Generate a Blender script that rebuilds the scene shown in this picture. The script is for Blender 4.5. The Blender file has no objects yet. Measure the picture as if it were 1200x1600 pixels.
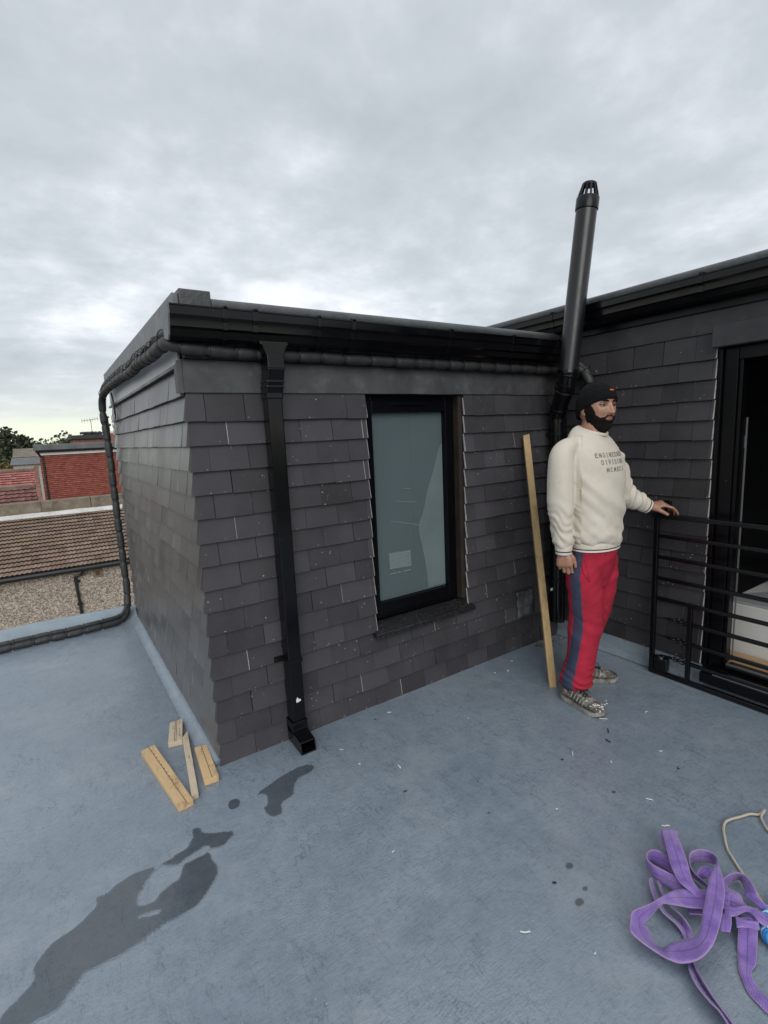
import bpy, bmesh, math, random
import numpy as np
from mathutils import Vector, Matrix, noise
from mathutils.bvhtree import BVHTree
from mathutils.geometry import delaunay_2d_cdt

random.seed(11)
rng = np.random.default_rng(5)
scene = bpy.context.scene
COL = scene.collection
PI = math.pi

# ------------------------------------------------------------------ camera
yaw, pitch, roll = math.radians(33.454), math.radians(-8.806), math.radians(-2.582)
fw = Vector((math.sin(yaw) * math.cos(pitch), math.cos(yaw) * math.cos(pitch), math.sin(pitch)))
rt = Vector((math.cos(yaw), -math.sin(yaw), 0))
up = rt.cross(fw)
rt2 = rt * math.cos(roll) + up * math.sin(roll)
up2 = up * math.cos(roll) - rt * math.sin(roll)
cd = bpy.data.cameras.new("camera")
cam = bpy.data.objects.new("camera", cd)
COL.objects.link(cam)
cam.matrix_world = Matrix(((rt2.x, up2.x, -fw.x, -0.486), (rt2.y, up2.y, -fw.y, -2.151), (rt2.z, up2.z, -fw.z, 1.421), (0, 0, 0, 1)))
cd.sensor_fit = 'VERTICAL'
cd.sensor_height = 24.0
cd.lens = 24.0 * 790.35 / 1600
cd.clip_start = 0.02
cd.clip_end = 4000
scene.camera = cam

# ------------------------------------------------------------------ exposure, sun, sky
scene.view_settings.view_transform = 'Standard'
scene.view_settings.look = 'None'
scene.view_settings.exposure = 0.45
scene.view_settings.gamma = 1.0

SUN_EL, SUN_AZ = math.radians(27), math.radians(-150)      # azimuth from +Y towards +X
sd = bpy.data.lights.new("sun", 'SUN')
sd.energy = 1.2
sd.angle = math.radians(42)
sd.color = (1.0, 0.985, 0.965)
sun = bpy.data.objects.new("sun", sd)
COL.objects.link(sun)
sdir = Vector((math.sin(SUN_AZ) * math.cos(SUN_EL), math.cos(SUN_AZ) * math.cos(SUN_EL), math.sin(SUN_EL)))
sun.rotation_euler = sdir.to_track_quat('Z', 'Y').to_euler()
sun.location = (0, 0, 30)

world = bpy.data.worlds.new("World")
scene.world = world
world.use_nodes = True
wt = world.node_tree
wt.nodes.clear()


def N(t, kind, **kw):
    n = t.nodes.new(kind)
    for k, v in kw.items():
        if k.startswith('i_'):
            n.inputs[k[2:].replace('_', ' ')].default_value = v
        else:
            setattr(n, k, v)
    return n


def ramp(t, fac, stops, interp='LINEAR'):
    r = N(t, 'ShaderNodeValToRGB')
    cr = r.color_ramp
    cr.interpolation = interp
    while len(cr.elements) > 1:
        cr.elements.remove(cr.elements[-1])
    cr.elements[0].position = stops[0][0]
    cr.elements[0].color = tuple(stops[0][1]) + (1,) if not isinstance(stops[0][1], (int, float)) else (stops[0][1],) * 3 + (1,)
    for p, c in stops[1:]:
        e = cr.elements.new(p)
        e.color = tuple(c) + (1,) if not isinstance(c, (int, float)) else (c,) * 3 + (1,)
    if fac is not None:
        t.links.new(fac, r.inputs[0])
    return r


def math_n(t, op, a, b=None, c=None, clamp=False):
    n = N(t, 'ShaderNodeMath', operation=op, use_clamp=clamp)
    for i, v in enumerate((a, b, c)):
        if v is None:
            continue
        if isinstance(v, (int, float)):
            n.inputs[i].default_value = v
        else:
            t.links.new(v, n.inputs[i])
    return n.outputs[0]


def mixc(t, fac, a, b, mode='MIX'):
    n = N(t, 'ShaderNodeMix', data_type='RGBA', blend_type=mode)
    for i, v in ((0, fac), (6, a), (7, b)):
        if isinstance(v, (int, float)):
            n.inputs[i].default_value = v
        elif isinstance(v, tuple):
            n.inputs[i].default_value = v if len(v) == 4 else v + (1,)
        else:
            t.links.new(v, n.inputs[i])
    return n.outputs[2]


# overcast sky: a cloud deck laid out by world direction, with the clear Nishita sky thin behind it
tc = N(wt, 'ShaderNodeTexCoord')
sep = N(wt, 'ShaderNodeSeparateXYZ')
wt.links.new(tc.outputs['Generated'], sep.inputs[0])
zc = math_n(wt, 'MAXIMUM', sep.outputs[2], 0.0)
den = math_n(wt, 'ADD', zc, 0.20)
cmb = N(wt, 'ShaderNodeCombineXYZ')
wt.links.new(math_n(wt, 'DIVIDE', sep.outputs[0], den), cmb.inputs[0])
wt.links.new(math_n(wt, 'DIVIDE', sep.outputs[1], den), cmb.inputs[1])
n1 = N(wt, 'ShaderNodeTexNoise', i_Scale=0.95, i_Detail=8.0, i_Roughness=0.55, i_Distortion=0.0)
n2 = N(wt, 'ShaderNodeTexNoise', i_Scale=4.2, i_Detail=8.0, i_Roughness=0.6, i_Distortion=0.1)
for n_, off in ((n1, (3.1, 8.2, 0.4)), (n2, (7.7, 1.3, 2.0))):
    mp = N(wt, 'ShaderNodeMapping')
    mp.inputs['Location'].default_value = off
    wt.links.new(cmb.outputs[0], mp.inputs[0])
    wt.links.new(mp.outputs[0], n_.inputs['Vector'])
cl = math_n(wt, 'ADD', math_n(wt, 'MULTIPLY', n1.outputs[0], 0.70), math_n(wt, 'MULTIPLY', n2.outputs[0], 0.30))
cloud = ramp(wt, cl, [(0.34, (0.345, 0.376, 0.405)), (0.44, (0.400, 0.432, 0.465)), (0.50, (0.468, 0.502, 0.535)), (0.54, (0.535, 0.567, 0.600)), (0.585, (0.630, 0.655, 0.680)), (0.64, (0.73, 0.745, 0.76))])
# a paler, slightly warm strip low over the horizon where the cloud deck ends
low = ramp(wt, zc, [(0.0, 1.0), (0.035, 1.0), (0.055, 0.62), (0.09, 0.42), (0.15, 0.0)])
band = ramp(wt, zc, [(0.0, (0.64, 0.67, 0.54)), (0.045, (0.63, 0.66, 0.56)), (0.07, (0.54, 0.57, 0.54)), (0.15, (0.42, 0.455, 0.48))])
c1 = mixc(wt, low.outputs[0], cloud.outputs[0], band.outputs[0])
# an overcast sky is brightest overhead
zen = ramp(wt, zc, [(0.0, 0.5), (0.62, 0.5), (0.8, 0.62), (1.0, 0.70)])
c2 = mixc(wt, 1.0, c1, mixc(wt, 1.0, zen.outputs[0], (2, 2, 2), 'MULTIPLY'), 'MULTIPLY')
sky = N(wt, 'ShaderNodeTexSky', sky_type='NISHITA', sun_disc=False)
sky.sun_elevation = SUN_EL
sky.sun_rotation = SUN_AZ
bg1 = N(wt, 'ShaderNodeBackground', i_Strength=1.17)
bg2 = N(wt, 'ShaderNodeBackground', i_Strength=0.06)
wt.links.new(c2, bg1.inputs[0])
wt.links.new(sky.outputs[0], bg2.inputs[0])
mx = N(wt, 'ShaderNodeMixShader')
mx.inputs[0].default_value = 0.06
wt.links.new(bg1.outputs[0], mx.inputs[1])
wt.links.new(bg2.outputs[0], mx.inputs[2])
wo = N(wt, 'ShaderNodeOutputWorld')
wt.links.new(mx.outputs[0], wo.inputs[0])

# ------------------------------------------------------------------ mesh helpers
ORIGIN = {}


class MB:
    def __init__(self):
        self.v, self.f, self.m, self.c = [], [], [], []

    def add(self, verts, faces, mat=0, col=None):
        o = len(self.v)
        self.v += [tuple(v) for v in verts]
        self.f += [tuple(i + o for i in f) for f in faces]
        self.m += [mat] * len(faces)
        self.c += [col] * len(faces)

    def box(self, lo, hi, mat=0, col=None):
        x0, y0, z0 = lo
        x1, y1, z1 = hi
        self.hexa([(x0, y0, z0), (x1, y0, z0), (x1, y1, z0), (x0, y1, z0), (x0, y0, z1), (x1, y0, z1), (x1, y1, z1), (x0, y1, z1)], mat, col)

    def hexa(self, p, mat=0, col=None):
        self.add(p, [(0, 3, 2, 1), (4, 5, 6, 7), (0, 1, 5, 4), (1, 2, 6, 5), (2, 3, 7, 6), (3, 0, 4, 7)], mat, col)

    def obox(self, c, ax, ay, az, mat=0, col=None):
        c, ax, ay, az = Vector(c), Vector(ax), Vector(ay), Vector(az)
        self.hexa([c - ax - ay - az, c + ax - ay - az, c + ax + ay - az, c - ax + ay - az, c - ax - ay + az, c + ax - ay + az, c + ax + ay + az, c - ax + ay + az], mat, col)

    def bar(self, a, b, w, h, mat=0, upv=(0, 0, 1)):
        a, b = Vector(a), Vector(b)
        d = (b - a).normalized()
        s = d.cross(Vector(upv))
        if s.length < 1e-4:
            s = Vector((1, 0, 0))
        s.normalize()
        t = s.cross(d)
        self.obox((a + b) / 2, s * w / 2, (b - a) / 2, t * h / 2, mat)

    def prism(self, poly, p0, ex, ey, ez, mat=0):
        """poly (u, v) in the ex/ey plane at p0, extruded along ez"""
        p0, ex, ey, ez = Vector(p0), Vector(ex), Vector(ey), Vector(ez)
        n = len(poly)
        v = [p0 + ex * a + ey * b for a, b in poly] + [p0 + ex * a + ey * b + ez for a, b in poly]
        f = [tuple(range(n))[::-1], tuple(range(n, 2 * n))] + [(i, (i + 1) % n, (i + 1) % n + n, i + n) for i in range(n)]
        self.add(v, f, mat)

    def tube(self, path, r, n=12, mat=0, cap=True, up0=None):
        path = [Vector(p) for p in path]
        rr = r if isinstance(r, (list, tuple)) else [r] * len(path)
        rings = []
        prev = Vector(up0) if up0 else None
        for i, p in enumerate(path):
            t = (path[min(i + 1, len(path) - 1)] - path[max(i - 1, 0)])
            t.normalize()
            if prev is None:
                prev = t.orthogonal()
            prev = (prev - t * prev.dot(t)).normalized()
            b = t.cross(prev)
            rings.append((p, prev * rr[i], b * rr[i]))
        self.loft(rings, n, mat, cap)

    def loft(self, rings, n=24, mat=0, cap=True, power=1.0):
        v, f = [], []
        for c, a, b in rings:
            c, a, b = Vector(c), Vector(a), Vector(b)
            for k in range(n):
                th = 2 * PI * k / n
                cs, sn = math.cos(th), math.sin(th)
                if power != 1.0:
                    cs = math.copysign(abs(cs) ** power, cs)
                    sn = math.copysign(abs(sn) ** power, sn)
                v.append(c + a * cs + b * sn)
        for i in range(len(rings) - 1):
            for k in range(n):
                k2 = (k + 1) % n
                f.append((i * n + k, i * n + k2, (i + 1) * n + k2, (i + 1) * n + k))
        if cap:
            f.append(tuple(range(n))[::-1])
            f.append(tuple(range((len(rings) - 1) * n, len(rings) * n)))
        self.add(v, f, mat)

    def lathe(self, prof, c, axis=(0, 0, 1), n=24, mat=0):
        axis = Vector(axis).normalized()
        a = axis.orthogonal().normalized()
        b = axis.cross(a)
        self.loft([(Vector(c) + axis * z, a * max(r, 1e-4), b * max(r, 1e-4)) for r, z in prof], n, mat)

    def ball(self, c, r, n=12, mat=0, axes=None):
        rx, ry, rz = (r, r, r) if isinstance(r, (int, float)) else r
        ex, ey, ez = axes or (Vector((1, 0, 0)), Vector((0, 1, 0)), Vector((0, 0, 1)))
        k = max(4, n // 2)
        rings = []
        for i in range(k + 1):
            ph = -PI / 2 + PI * i / k
            s = max(math.cos(ph), 0.02)
            rings.append((Vector(c) + ez * (rz * math.sin(ph)), ex * rx * s, ey * ry * s))
        self.loft(rings, n, mat)

    def build(self, name, mats, parent=None, loc=None, smooth=None, bevel=0, seg=2):
        """links ONE mesh object; verts are given in world space, loc is the object's base"""
        base = ORIGIN[parent.name] if parent else Vector((0, 0, 0))
        org = Vector(loc) if loc is not None else (base.copy() if parent else Vector((0, 0, 0)))
        me = bpy.data.meshes.new(name)
        me.from_pydata([tuple(Vector(p) - org) for p in self.v], [], self.f)
        mats = mats if isinstance(mats, (list, tuple)) else [mats]
        for m in mats:
            me.materials.append(m)
        me.polygons.foreach_set('material_index', self.m)
        if any(c is not None for c in self.c):
            at = me.attributes.new('tone', 'FLOAT', 'FACE')
            at.data.foreach_set('value', [0.5 if c is None else c for c in self.c])
        bm = bmesh.new()
        bm.from_mesh(me)
        bmesh.ops.recalc_face_normals(bm, faces=bm.faces)
        bm.to_mesh(me)
        bm.free()
        if smooth is not None:
            me.polygons.foreach_set('use_smooth', [True] * len(me.polygons))
            me.set_sharp_from_angle(angle=math.radians(smooth))
        o = bpy.data.objects.new(name, me)
        COL.objects.link(o)
        o.location = org - base
        if parent:
            o.parent = parent
        ORIGIN[o.name] = org
        if bevel:
            md = o.modifiers.new('edge', 'BEVEL')
            md.width = bevel
            md.segments = seg
            md.limit_method = 'ANGLE'
            md.angle_limit = math.radians(40)
        return o


def tag(o, label=None, cat=None, group=None, kind=None):
    for k, v in (('label', label), ('category', cat), ('group', group), ('kind', kind)):
        if v:
            o[k] = v
    return o


def thing(name, loc, label, cat, group=None):
    o = bpy.data.objects.new(name, None)
    COL.objects.link(o)
    o.location = loc
    o.empty_display_size = 0.1
    ORIGIN[o.name] = Vector(loc)
    return tag(o, label, cat, group)


def catmull(pts, k=6, closed=False):
    P = [np.array(p, float) for p in pts]
    n = len(P)
    out = []
    rngi = range(n) if closed else range(n - 1)
    for i in rngi:
        p0 = P[(i - 1) % n] if closed or i > 0 else 2 * P[0] - P[1]
        p1 = P[i]
        p2 = P[(i + 1) % n]
        p3 = P[(i + 2) % n] if closed or i + 2 < n else 2 * P[-1] - P[-2]
        for j in range(k):
            t = j / k
            out.append(0.5 * ((2 * p1) + (p2 - p0) * t + (2 * p0 - 5 * p1 + 4 * p2 - p3) * t * t + (3 * p1 - p0 - 3 * p2 + p3) * t ** 3))
    if not closed:
        out.append(P[-1])
    return [tuple(float(c) for c in p) for p in out]


# ------------------------------------------------------------------ materials
def mat(name):
    m = bpy.data.materials.new(name)
    m.use_nodes = True
    t = m.node_tree
    return m, t, t.nodes['Principled BSDF']


def simple(name, col, rough=0.5, metal=0.0, var=0.0, scale=20.0, bump=0.0, bscale=60.0, coat=0.0, spec=0.5, rvar=0.0, sheen=0.0, dirt=None):
    m, t, b = mat(name)
    b.inputs['Base Color'].default_value = col + (1,)
    b.inputs['Roughness'].default_value = rough
    b.inputs['Metallic'].default_value = metal
    b.inputs['Specular IOR Level'].default_value = spec
    b.inputs['Coat Weight'].default_value = coat
    b.inputs['Coat Roughness'].default_value = 0.08
    if sheen:
        b.inputs['Sheen Weight'].default_value = sheen
    co = N(t, 'ShaderNodeTexCoord')
    colout = None
    if var or rvar or dirt:
        n = N(t, 'ShaderNodeTexNoise', i_Scale=scale, i_Detail=6.0, i_Roughness=0.6)
        t.links.new(co.outputs['Object'], n.inputs['Vector'])
        if var:
            r = ramp(t, n.outputs[0], [(0.3, tuple(c * (1 - var) for c in col)), (0.7, tuple(min(1, c * (1 + var)) for c in col))])
            colout = r.outputs[0]
        if rvar:
            rr = ramp(t, n.outputs[0], [(0.3, max(0.02, rough - rvar)), (0.7, min(1, rough + rvar))])
            t.links.new(rr.outputs[0], b.inputs['Roughness'])
        if dirt:
            dcol, dscale, lo, hi, amt = dirt
            dn = N(t, 'ShaderNodeTexNoise', i_Scale=dscale, i_Detail=8.0, i_Roughness=0.7)
            t.links.new(co.outputs['Object'], dn.inputs['Vector'])
            dr = ramp(t, dn.outputs[0], [(lo, 0.0), (hi, amt)])
            colout = mixc(t, dr.outputs[0], colout if colout else col, dcol)
    if colout:
        t.links.new(colout, b.inputs['Base Color'])
    if bump:
        n = N(t, 'ShaderNodeTexNoise', i_Scale=bscale, i_Detail=5.0, i_Roughness=0.6)
        t.links.new(co.outputs['Object'], n.inputs['Vector'])
        bp = N(t, 'ShaderNodeBump', i_Strength=bump, i_Distance=0.01)
        t.links.new(n.outputs[0], bp.inputs['Height'])
        t.links.new(bp.outputs[0], b.inputs['Normal'])
    return m


def deck_material(name, wet=False):
    # wet: the same surface darkened and glossed where the mesh attribute 'wet' says the film of water lies
    m, t, b = mat(name)
    co = N(t, 'ShaderNodeTexCoord')
    big = N(t, 'ShaderNodeTexNoise', i_Scale=1.3, i_Detail=5.0, i_Roughness=0.6, i_Distortion=0.4)
    med = N(t, 'ShaderNodeTexNoise', i_Scale=14.0, i_Detail=6.0, i_Roughness=0.65)
    t.links.new(co.outputs['Object'], big.inputs['Vector'])
    t.links.new(co.outputs['Object'], med.inputs['Vector'])
    f = math_n(t, 'ADD', math_n(t, 'MULTIPLY', big.outputs[0], 0.6), math_n(t, 'MULTIPLY', med.outputs[0], 0.4))
    k = 1.0
    base = ramp(t, f, [(0.34, tuple(c * k for c in (0.150, 0.187, 0.228))), (0.5, tuple(c * k for c in (0.188, 0.231, 0.275))), (0.66, tuple(c * k for c in (0.228, 0.273, 0.316)))]).outputs[0]
    # chopped strand mat under the resin: short crossing fibres; swirled brush marks on top
    hgt = None
    for i, (ang, sx, sy, w) in enumerate(((0.35, 30, 150, 0.36), (1.75, 34, 160, 0.36), (2.7, 26, 140, 0.34))):
        mp = N(t, 'ShaderNodeMapping')
        mp.inputs['Rotation'].default_value = (0, 0, ang)
        mp.inputs['Scale'].default_value = (sx, sy, 1)
        dn = N(t, 'ShaderNodeTexNoise', i_Scale=2.0, i_Detail=2.0)
        dm = N(t, 'ShaderNodeMix', data_type='RGBA', blend_type='ADD')
        dm.inputs[0].default_value = 0.10
        t.links.new(co.outputs['Object'], dn.inputs['Vector'])
        t.links.new(co.outputs['Object'], dm.inputs[6])
        t.links.new(dn.outputs['Color'], dm.inputs[7])
        t.links.new(dm.outputs[2], mp.inputs[0])
        n = N(t, 'ShaderNodeTexNoise', i_Scale=1.0, i_Detail=3.0, i_Roughness=0.55)
        t.links.new(mp.outputs[0], n.inputs['Vector'])
        hgt = math_n(t, 'MULTIPLY', n.outputs[0], w) if hgt is None else math_n(t, 'ADD', hgt, math_n(t, 'MULTIPLY', n.outputs[0], w))
    for sc_, w in ((170.0, 0.55), (60.0, 0.45)):
        n = N(t, 'ShaderNodeTexNoise', i_Scale=sc_, i_Detail=4.0, i_Roughness=0.65)
        t.links.new(co.outputs['Object'], n.inputs['Vector'])
        hgt = math_n(t, 'ADD', hgt, math_n(t, 'MULTIPLY', n.outputs[0], w))
    scr = ramp(t, hgt, [(0.86, 0.0), (1.0, 0.55), (1.10, 0.7), (1.22, 1.0)])
    patch = ramp(t, big.outputs[0], [(0.36, 0.25), (0.6, 1.0)])
    if True:
        base = mixc(t, math_n(t, 'MULTIPLY', math_n(t, 'SUBTRACT', 1.0, scr.outputs[0]), 0.40), base, (0.105, 0.129, 0.153))
        # dark hairline scuffs and drag marks in patches
        for sc_, ang, lo_ in ((9.0, 0.6, 0.010), (16.0, 2.1, 0.012), (5.0, 1.3, 0.006)):
            mp = N(t, 'ShaderNodeMapping')
            mp.inputs['Rotation'].default_value = (0, 0, ang)
            mp.inputs['Scale'].default_value = (1.0, 0.35, 1)
            t.links.new(co.outputs['Object'], mp.inputs[0])
            n = N(t, 'ShaderNodeTexNoise', i_Scale=sc_, i_Detail=5.0, i_Roughness=0.6, i_Distortion=0.3)
            t.links.new(mp.outputs[0], n.inputs['Vector'])
            ln_ = ramp(t, math_n(t, 'ABSOLUTE', math_n(t, 'SUBTRACT', n.outputs[0], 0.5)), [(0.0, 1.0), (lo_, 0.0)])
            gt = ramp(t, N(t, 'ShaderNodeTexNoise', i_Scale=2.2 + sc_ * 0.13, i_Detail=4.0, i_Roughness=0.7).outputs[0], [(0.46, 0.0), (0.60, 0.60)])
            t.links.new(co.outputs['Object'], gt.inputs[0].links[0].from_node.inputs['Vector'])
            base = mixc(t, math_n(t, 'MULTIPLY', ln_.outputs[0], gt.outputs[0]), base, (0.075, 0.092, 0.108))
        # pinkish dusty scuffs and pale dust
        d = N(t, 'ShaderNodeTexNoise', i_Scale=2.6, i_Detail=9.0, i_Roughness=0.75)
        mp = N(t, 'ShaderNodeMapping')
        mp.inputs['Location'].default_value = (4.2, 1.1, 0)
        t.links.new(co.outputs['Object'], mp.inputs[0])
        t.links.new(mp.outputs[0], d.inputs['Vector'])
        dr = ramp(t, d.outputs[0], [(0.50, 0.0), (0.72, 0.7)])
        base = mixc(t, dr.outputs[0], base, (0.275, 0.302, 0.328))
        sp = N(t, 'ShaderNodeTexVoronoi', i_Scale=34.0, i_Randomness=1.0)
        t.links.new(co.outputs['Object'], sp.inputs['Vector'])
        spr = ramp(t, sp.outputs['Distance'], [(0.05, 1.0), (0.075, 0.0)])
        wn = N(t, 'ShaderNodeTexNoise', i_Scale=5.0, i_Detail=2.0)
        t.links.new(co.outputs['Object'], wn.inputs['Vector'])
        gate = ramp(t, wn.outputs[0], [(0.56, 0.0), (0.60, 0.7)])
        base = mixc(t, math_n(t, 'MULTIPLY', spr.outputs[0], gate.outputs[0]), base, (0.42, 0.43, 0.44))
    wetf = None
    if wet:
        wa = N(t, 'ShaderNodeAttribute', attribute_name='wet')
        wn2 = N(t, 'ShaderNodeTexNoise', i_Scale=30.0, i_Detail=5.0, i_Roughness=0.6)
        t.links.new(co.outputs['Object'], wn2.inputs['Vector'])
        wv_ = math_n(t, 'ADD', wa.outputs['Fac'], math_n(t, 'MULTIPLY', math_n(t, 'SUBTRACT', wn2.outputs[0], 0.5), 0.5))
        wetf = ramp(t, wv_, [(0.12, 0.0), (0.34, 0.75), (0.8, 1.0)]).outputs[0]
        base = mixc(t, wetf, base, mixc(t, 1.0, base, (0.35, 0.35, 0.36), 'MULTIPLY'))
    t.links.new(base, b.inputs['Base Color'])
    ro = ramp(t, med.outputs[0], [(0.3, 0.26), (0.7, 0.42)])
    rough = ro.outputs[0]
    if wet:
        rough = math_n(t, 'SUBTRACT', rough, math_n(t, 'MULTIPLY', wetf, 0.20))
    t.links.new(rough, b.inputs['Roughness'])
    b.inputs['Specular IOR Level'].default_value = 0.85
    bp = N(t, 'ShaderNodeBump', i_Strength=0.62, i_Distance=0.004)
    if wet:
        t.links.new(math_n(t, 'SUBTRACT', 0.62, math_n(t, 'MULTIPLY', wetf, 0.42)), bp.inputs['Strength'])
    t.links.new(math_n(t, 'ADD', math_n(t, 'MULTIPLY', hgt, patch.outputs[0]), math_n(t, 'MULTIPLY', big.outputs[0], 1.5)), bp.inputs['Height'])
    t.links.new(bp.outputs[0], b.inputs['Normal'])
    return m


def tile_material(name, base, dusty=0.5, spec=0.28, droughness=0.0):
    m, t, b = mat(name)
    co = N(t, 'ShaderNodeTexCoord')
    at = N(t, 'ShaderNodeAttribute', attribute_name='tone')
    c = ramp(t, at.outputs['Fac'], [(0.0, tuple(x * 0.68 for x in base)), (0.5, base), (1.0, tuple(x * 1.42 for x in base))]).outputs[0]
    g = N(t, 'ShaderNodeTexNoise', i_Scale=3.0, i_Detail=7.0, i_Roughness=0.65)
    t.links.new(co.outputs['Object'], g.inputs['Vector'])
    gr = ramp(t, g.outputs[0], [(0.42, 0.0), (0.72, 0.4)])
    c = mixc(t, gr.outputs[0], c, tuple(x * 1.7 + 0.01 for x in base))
    # pale dry scuffs and splashes of mortar dust
    mp = N(t, 'ShaderNodeMapping')
    mp.inputs['Scale'].default_value = (1, 1, 0.55)
    t.links.new(co.outputs['Object'], mp.inputs[0])
    s = N(t, 'ShaderNodeTexNoise', i_Scale=26.0, i_Detail=9.0, i_Roughness=0.72, i_Distortion=0.6)
    t.links.new(mp.outputs[0], s.inputs['Vector'])
    s2 = N(t, 'ShaderNodeTexNoise', i_Scale=4.5, i_Detail=3.0)
    t.links.new(co.outputs['Object'], s2.inputs['Vector'])
    f = math_n(t, 'MULTIPLY', ramp(t, s.outputs[0], [(0.64, 0.0), (0.70, 1.0)]).outputs[0], ramp(t, s2.outputs[0], [(0.48, 0.0), (0.62, dusty)]).outputs[0])
    c = mixc(t, f, c, (0.30, 0.29, 0.28))
    v = N(t, 'ShaderNodeTexVoronoi', i_Scale=30.0)
    t.links.new(co.outputs['Object'], v.inputs['Vector'])
    vf = math_n(t, 'MULTIPLY', ramp(t, v.outputs['Distance'], [(0.07, 1.0), (0.11, 0.0)]).outputs[0], ramp(t, s2.outputs[0], [(0.50, 0.0), (0.58, 0.8)]).outputs[0])
    c = mixc(t, vf, c, (0.36, 0.35, 0.34))
    t.links.new(c, b.inputs['Base Color'])
    b.inputs['Specular IOR Level'].default_value = spec
    ro = ramp(t, g.outputs[0], [(0.3, 0.36 - droughness), (0.7, 0.52 - droughness)])
    t.links.new(ro.outputs[0], b.inputs['Roughness'])
    fb = N(t, 'ShaderNodeTexNoise', i_Scale=90.0, i_Detail=4.0, i_Roughness=0.7)
    t.links.new(mp.outputs[0], fb.inputs['Vector'])
    bp = N(t, 'ShaderNodeBump', i_Strength=0.35, i_Distance=0.003)
    t.links.new(fb.outputs[0], bp.inputs['Height'])
    t.links.new(bp.outputs[0], b.inputs['Normal'])
    return m


def wood_material(name, c0, c1, axis=(1, 1, 1), dark=(0.16, 0.09, 0.045)):
    m, t, b = mat(name)
    co = N(t, 'ShaderNodeTexCoord')
    mp = N(t, 'ShaderNodeMapping')
    mp.inputs['Scale'].default_value = axis
    t.links.new(co.outputs['Object'], mp.inputs[0])
    n = N(t, 'ShaderNodeTexNoise', i_Scale=1.0, i_Detail=6.0, i_Roughness=0.6, i_Distortion=0.8)
    t.links.new(mp.outputs[0], n.inputs['Vector'])
    c = ramp(t, n.outputs[0], [(0.25, c0), (0.45, c1), (0.55, tuple(x * 0.86 for x in c1)), (0.75, c0)]).outputs[0]
    s = N(t, 'ShaderNodeTexNoise', i_Scale=7.0, i_Detail=6.0, i_Roughness=0.7)
    t.links.new(co.outputs['Object'], s.inputs['Vector'])
    sf = ramp(t, s.outputs[0], [(0.56, 0.0), (0.72, 0.8)])
    c = mixc(t, sf.outputs[0], c, dark)
    t.links.new(c, b.inputs['Base Color'])
    b.inputs['Roughness'].default_value = 0.65
    bp = N(t, 'ShaderNodeBump', i_Strength=0.25, i_Distance=0.002)
    t.links.new(n.outputs[0], bp.inputs['Height'])
    t.links.new(bp.outputs[0], b.inputs['Normal'])
    return m


M = {}
M['deck'] = deck_material('grey_fibreglass_roofing')
M['wet'] = deck_material('wet_fibreglass_roofing', True)
M['cove'] = M['deck']
M['edge'] = simple('resin_edge_trim', (0.225, 0.275, 0.315), 0.38, var=0.16, scale=6, bump=0.3, bscale=14)
M['tile'] = tile_material('fibre_slate_tiles', (0.0425, 0.0398, 0.0445))
M['tile_side'] = tile_material('sheen_toned_dusty_slate', (0.080, 0.077, 0.079), 0.9, 0.55, 0.10)  # base lightened to paint in grazing sky sheen; the heavier scuffs are dust
M['tile_dark'] = tile_material('fibre_slate_tiles_darker', (0.0335, 0.0320, 0.0345), 0.8)  # same slate tile on a darker base with more pale scuffs
M['tile_cut'] = simple('cut_tile_edge', (0.34, 0.32, 0.30), 0.8, var=0.3, scale=30)
M['felt'] = simple('dark_backing_felt', (0.008, 0.008, 0.009), 0.9)
M['pvc'] = simple('black_gloss_plastic', (0.0025, 0.0025, 0.0035), 0.15, spec=0.3, rvar=0.06, scale=9, bump=0.012, bscale=30, dirt=((0.10, 0.10, 0.10), 16, 0.66, 0.8, 0.35))
M['pvc_matt'] = simple('black_satin_plastic', (0.0035, 0.0035, 0.0045), 0.32, spec=0.25, rvar=0.08, scale=12, dirt=((0.10, 0.10, 0.10), 18, 0.62, 0.8, 0.3))
M['flue'] = simple('black_flue_pipe_paint', (0.0085, 0.0088, 0.010), 0.30, rvar=0.05, scale=14)
M['lead'] = simple('dark_lead_flashing', (0.050, 0.050, 0.053), 0.55, var=0.35, scale=7, bump=0.2, bscale=18, dirt=((0.16, 0.155, 0.15), 9, 0.52, 0.74, 0.5))
M['lead_dark'] = simple('dark_lead_apron', (0.027, 0.0275, 0.030), 0.6, var=0.3, scale=7, bump=0.2, bscale=18, dirt=((0.09, 0.09, 0.09), 9, 0.56, 0.74, 0.4))
M['fascia'] = simple('grey_resin_fascia', (0.118, 0.122, 0.125), 0.5, var=0.25, scale=9, bump=0.25, bscale=24, dirt=((0.26, 0.26, 0.26), 11, 0.52, 0.74, 0.5))
M['kerb'] = simple('dark_roof_kerb', (0.047, 0.050, 0.052), 0.45, var=0.25, scale=16, bump=0.45, bscale=46, dirt=((0.14, 0.15, 0.14), 28, 0.58, 0.76, 0.5))
M['frieze'] = simple('pale_frieze_board', (0.42, 0.43, 0.46), 0.4, var=0.05, scale=4)
M['foam'] = simple('black_pipe_insulation', (0.026, 0.026, 0.027), 0.55, var=0.25, scale=24, bump=0.4, bscale=30, dirt=((0.085, 0.085, 0.085), 20, 0.58, 0.78, 0.4))
M['tie'] = simple('cable_tie', (0.006, 0.006, 0.006), 0.3)
M['tie_end'] = simple('cable_tie_tail', (0.42, 0.42, 0.42), 0.4)
M['wire'] = simple('grey_wire', (0.36, 0.36, 0.37), 0.5)
M['frame'] = simple('black_window_frame', (0.0022, 0.0023, 0.0032), 0.26, spec=0.2, dirt=((0.12, 0.12, 0.12), 30, 0.66, 0.78, 0.4))
M['sill'] = simple('black_dusty_sill', (0.010, 0.010, 0.011), 0.28, dirt=((0.13, 0.13, 0.13), 90, 0.50, 0.75, 0.5))
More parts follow.
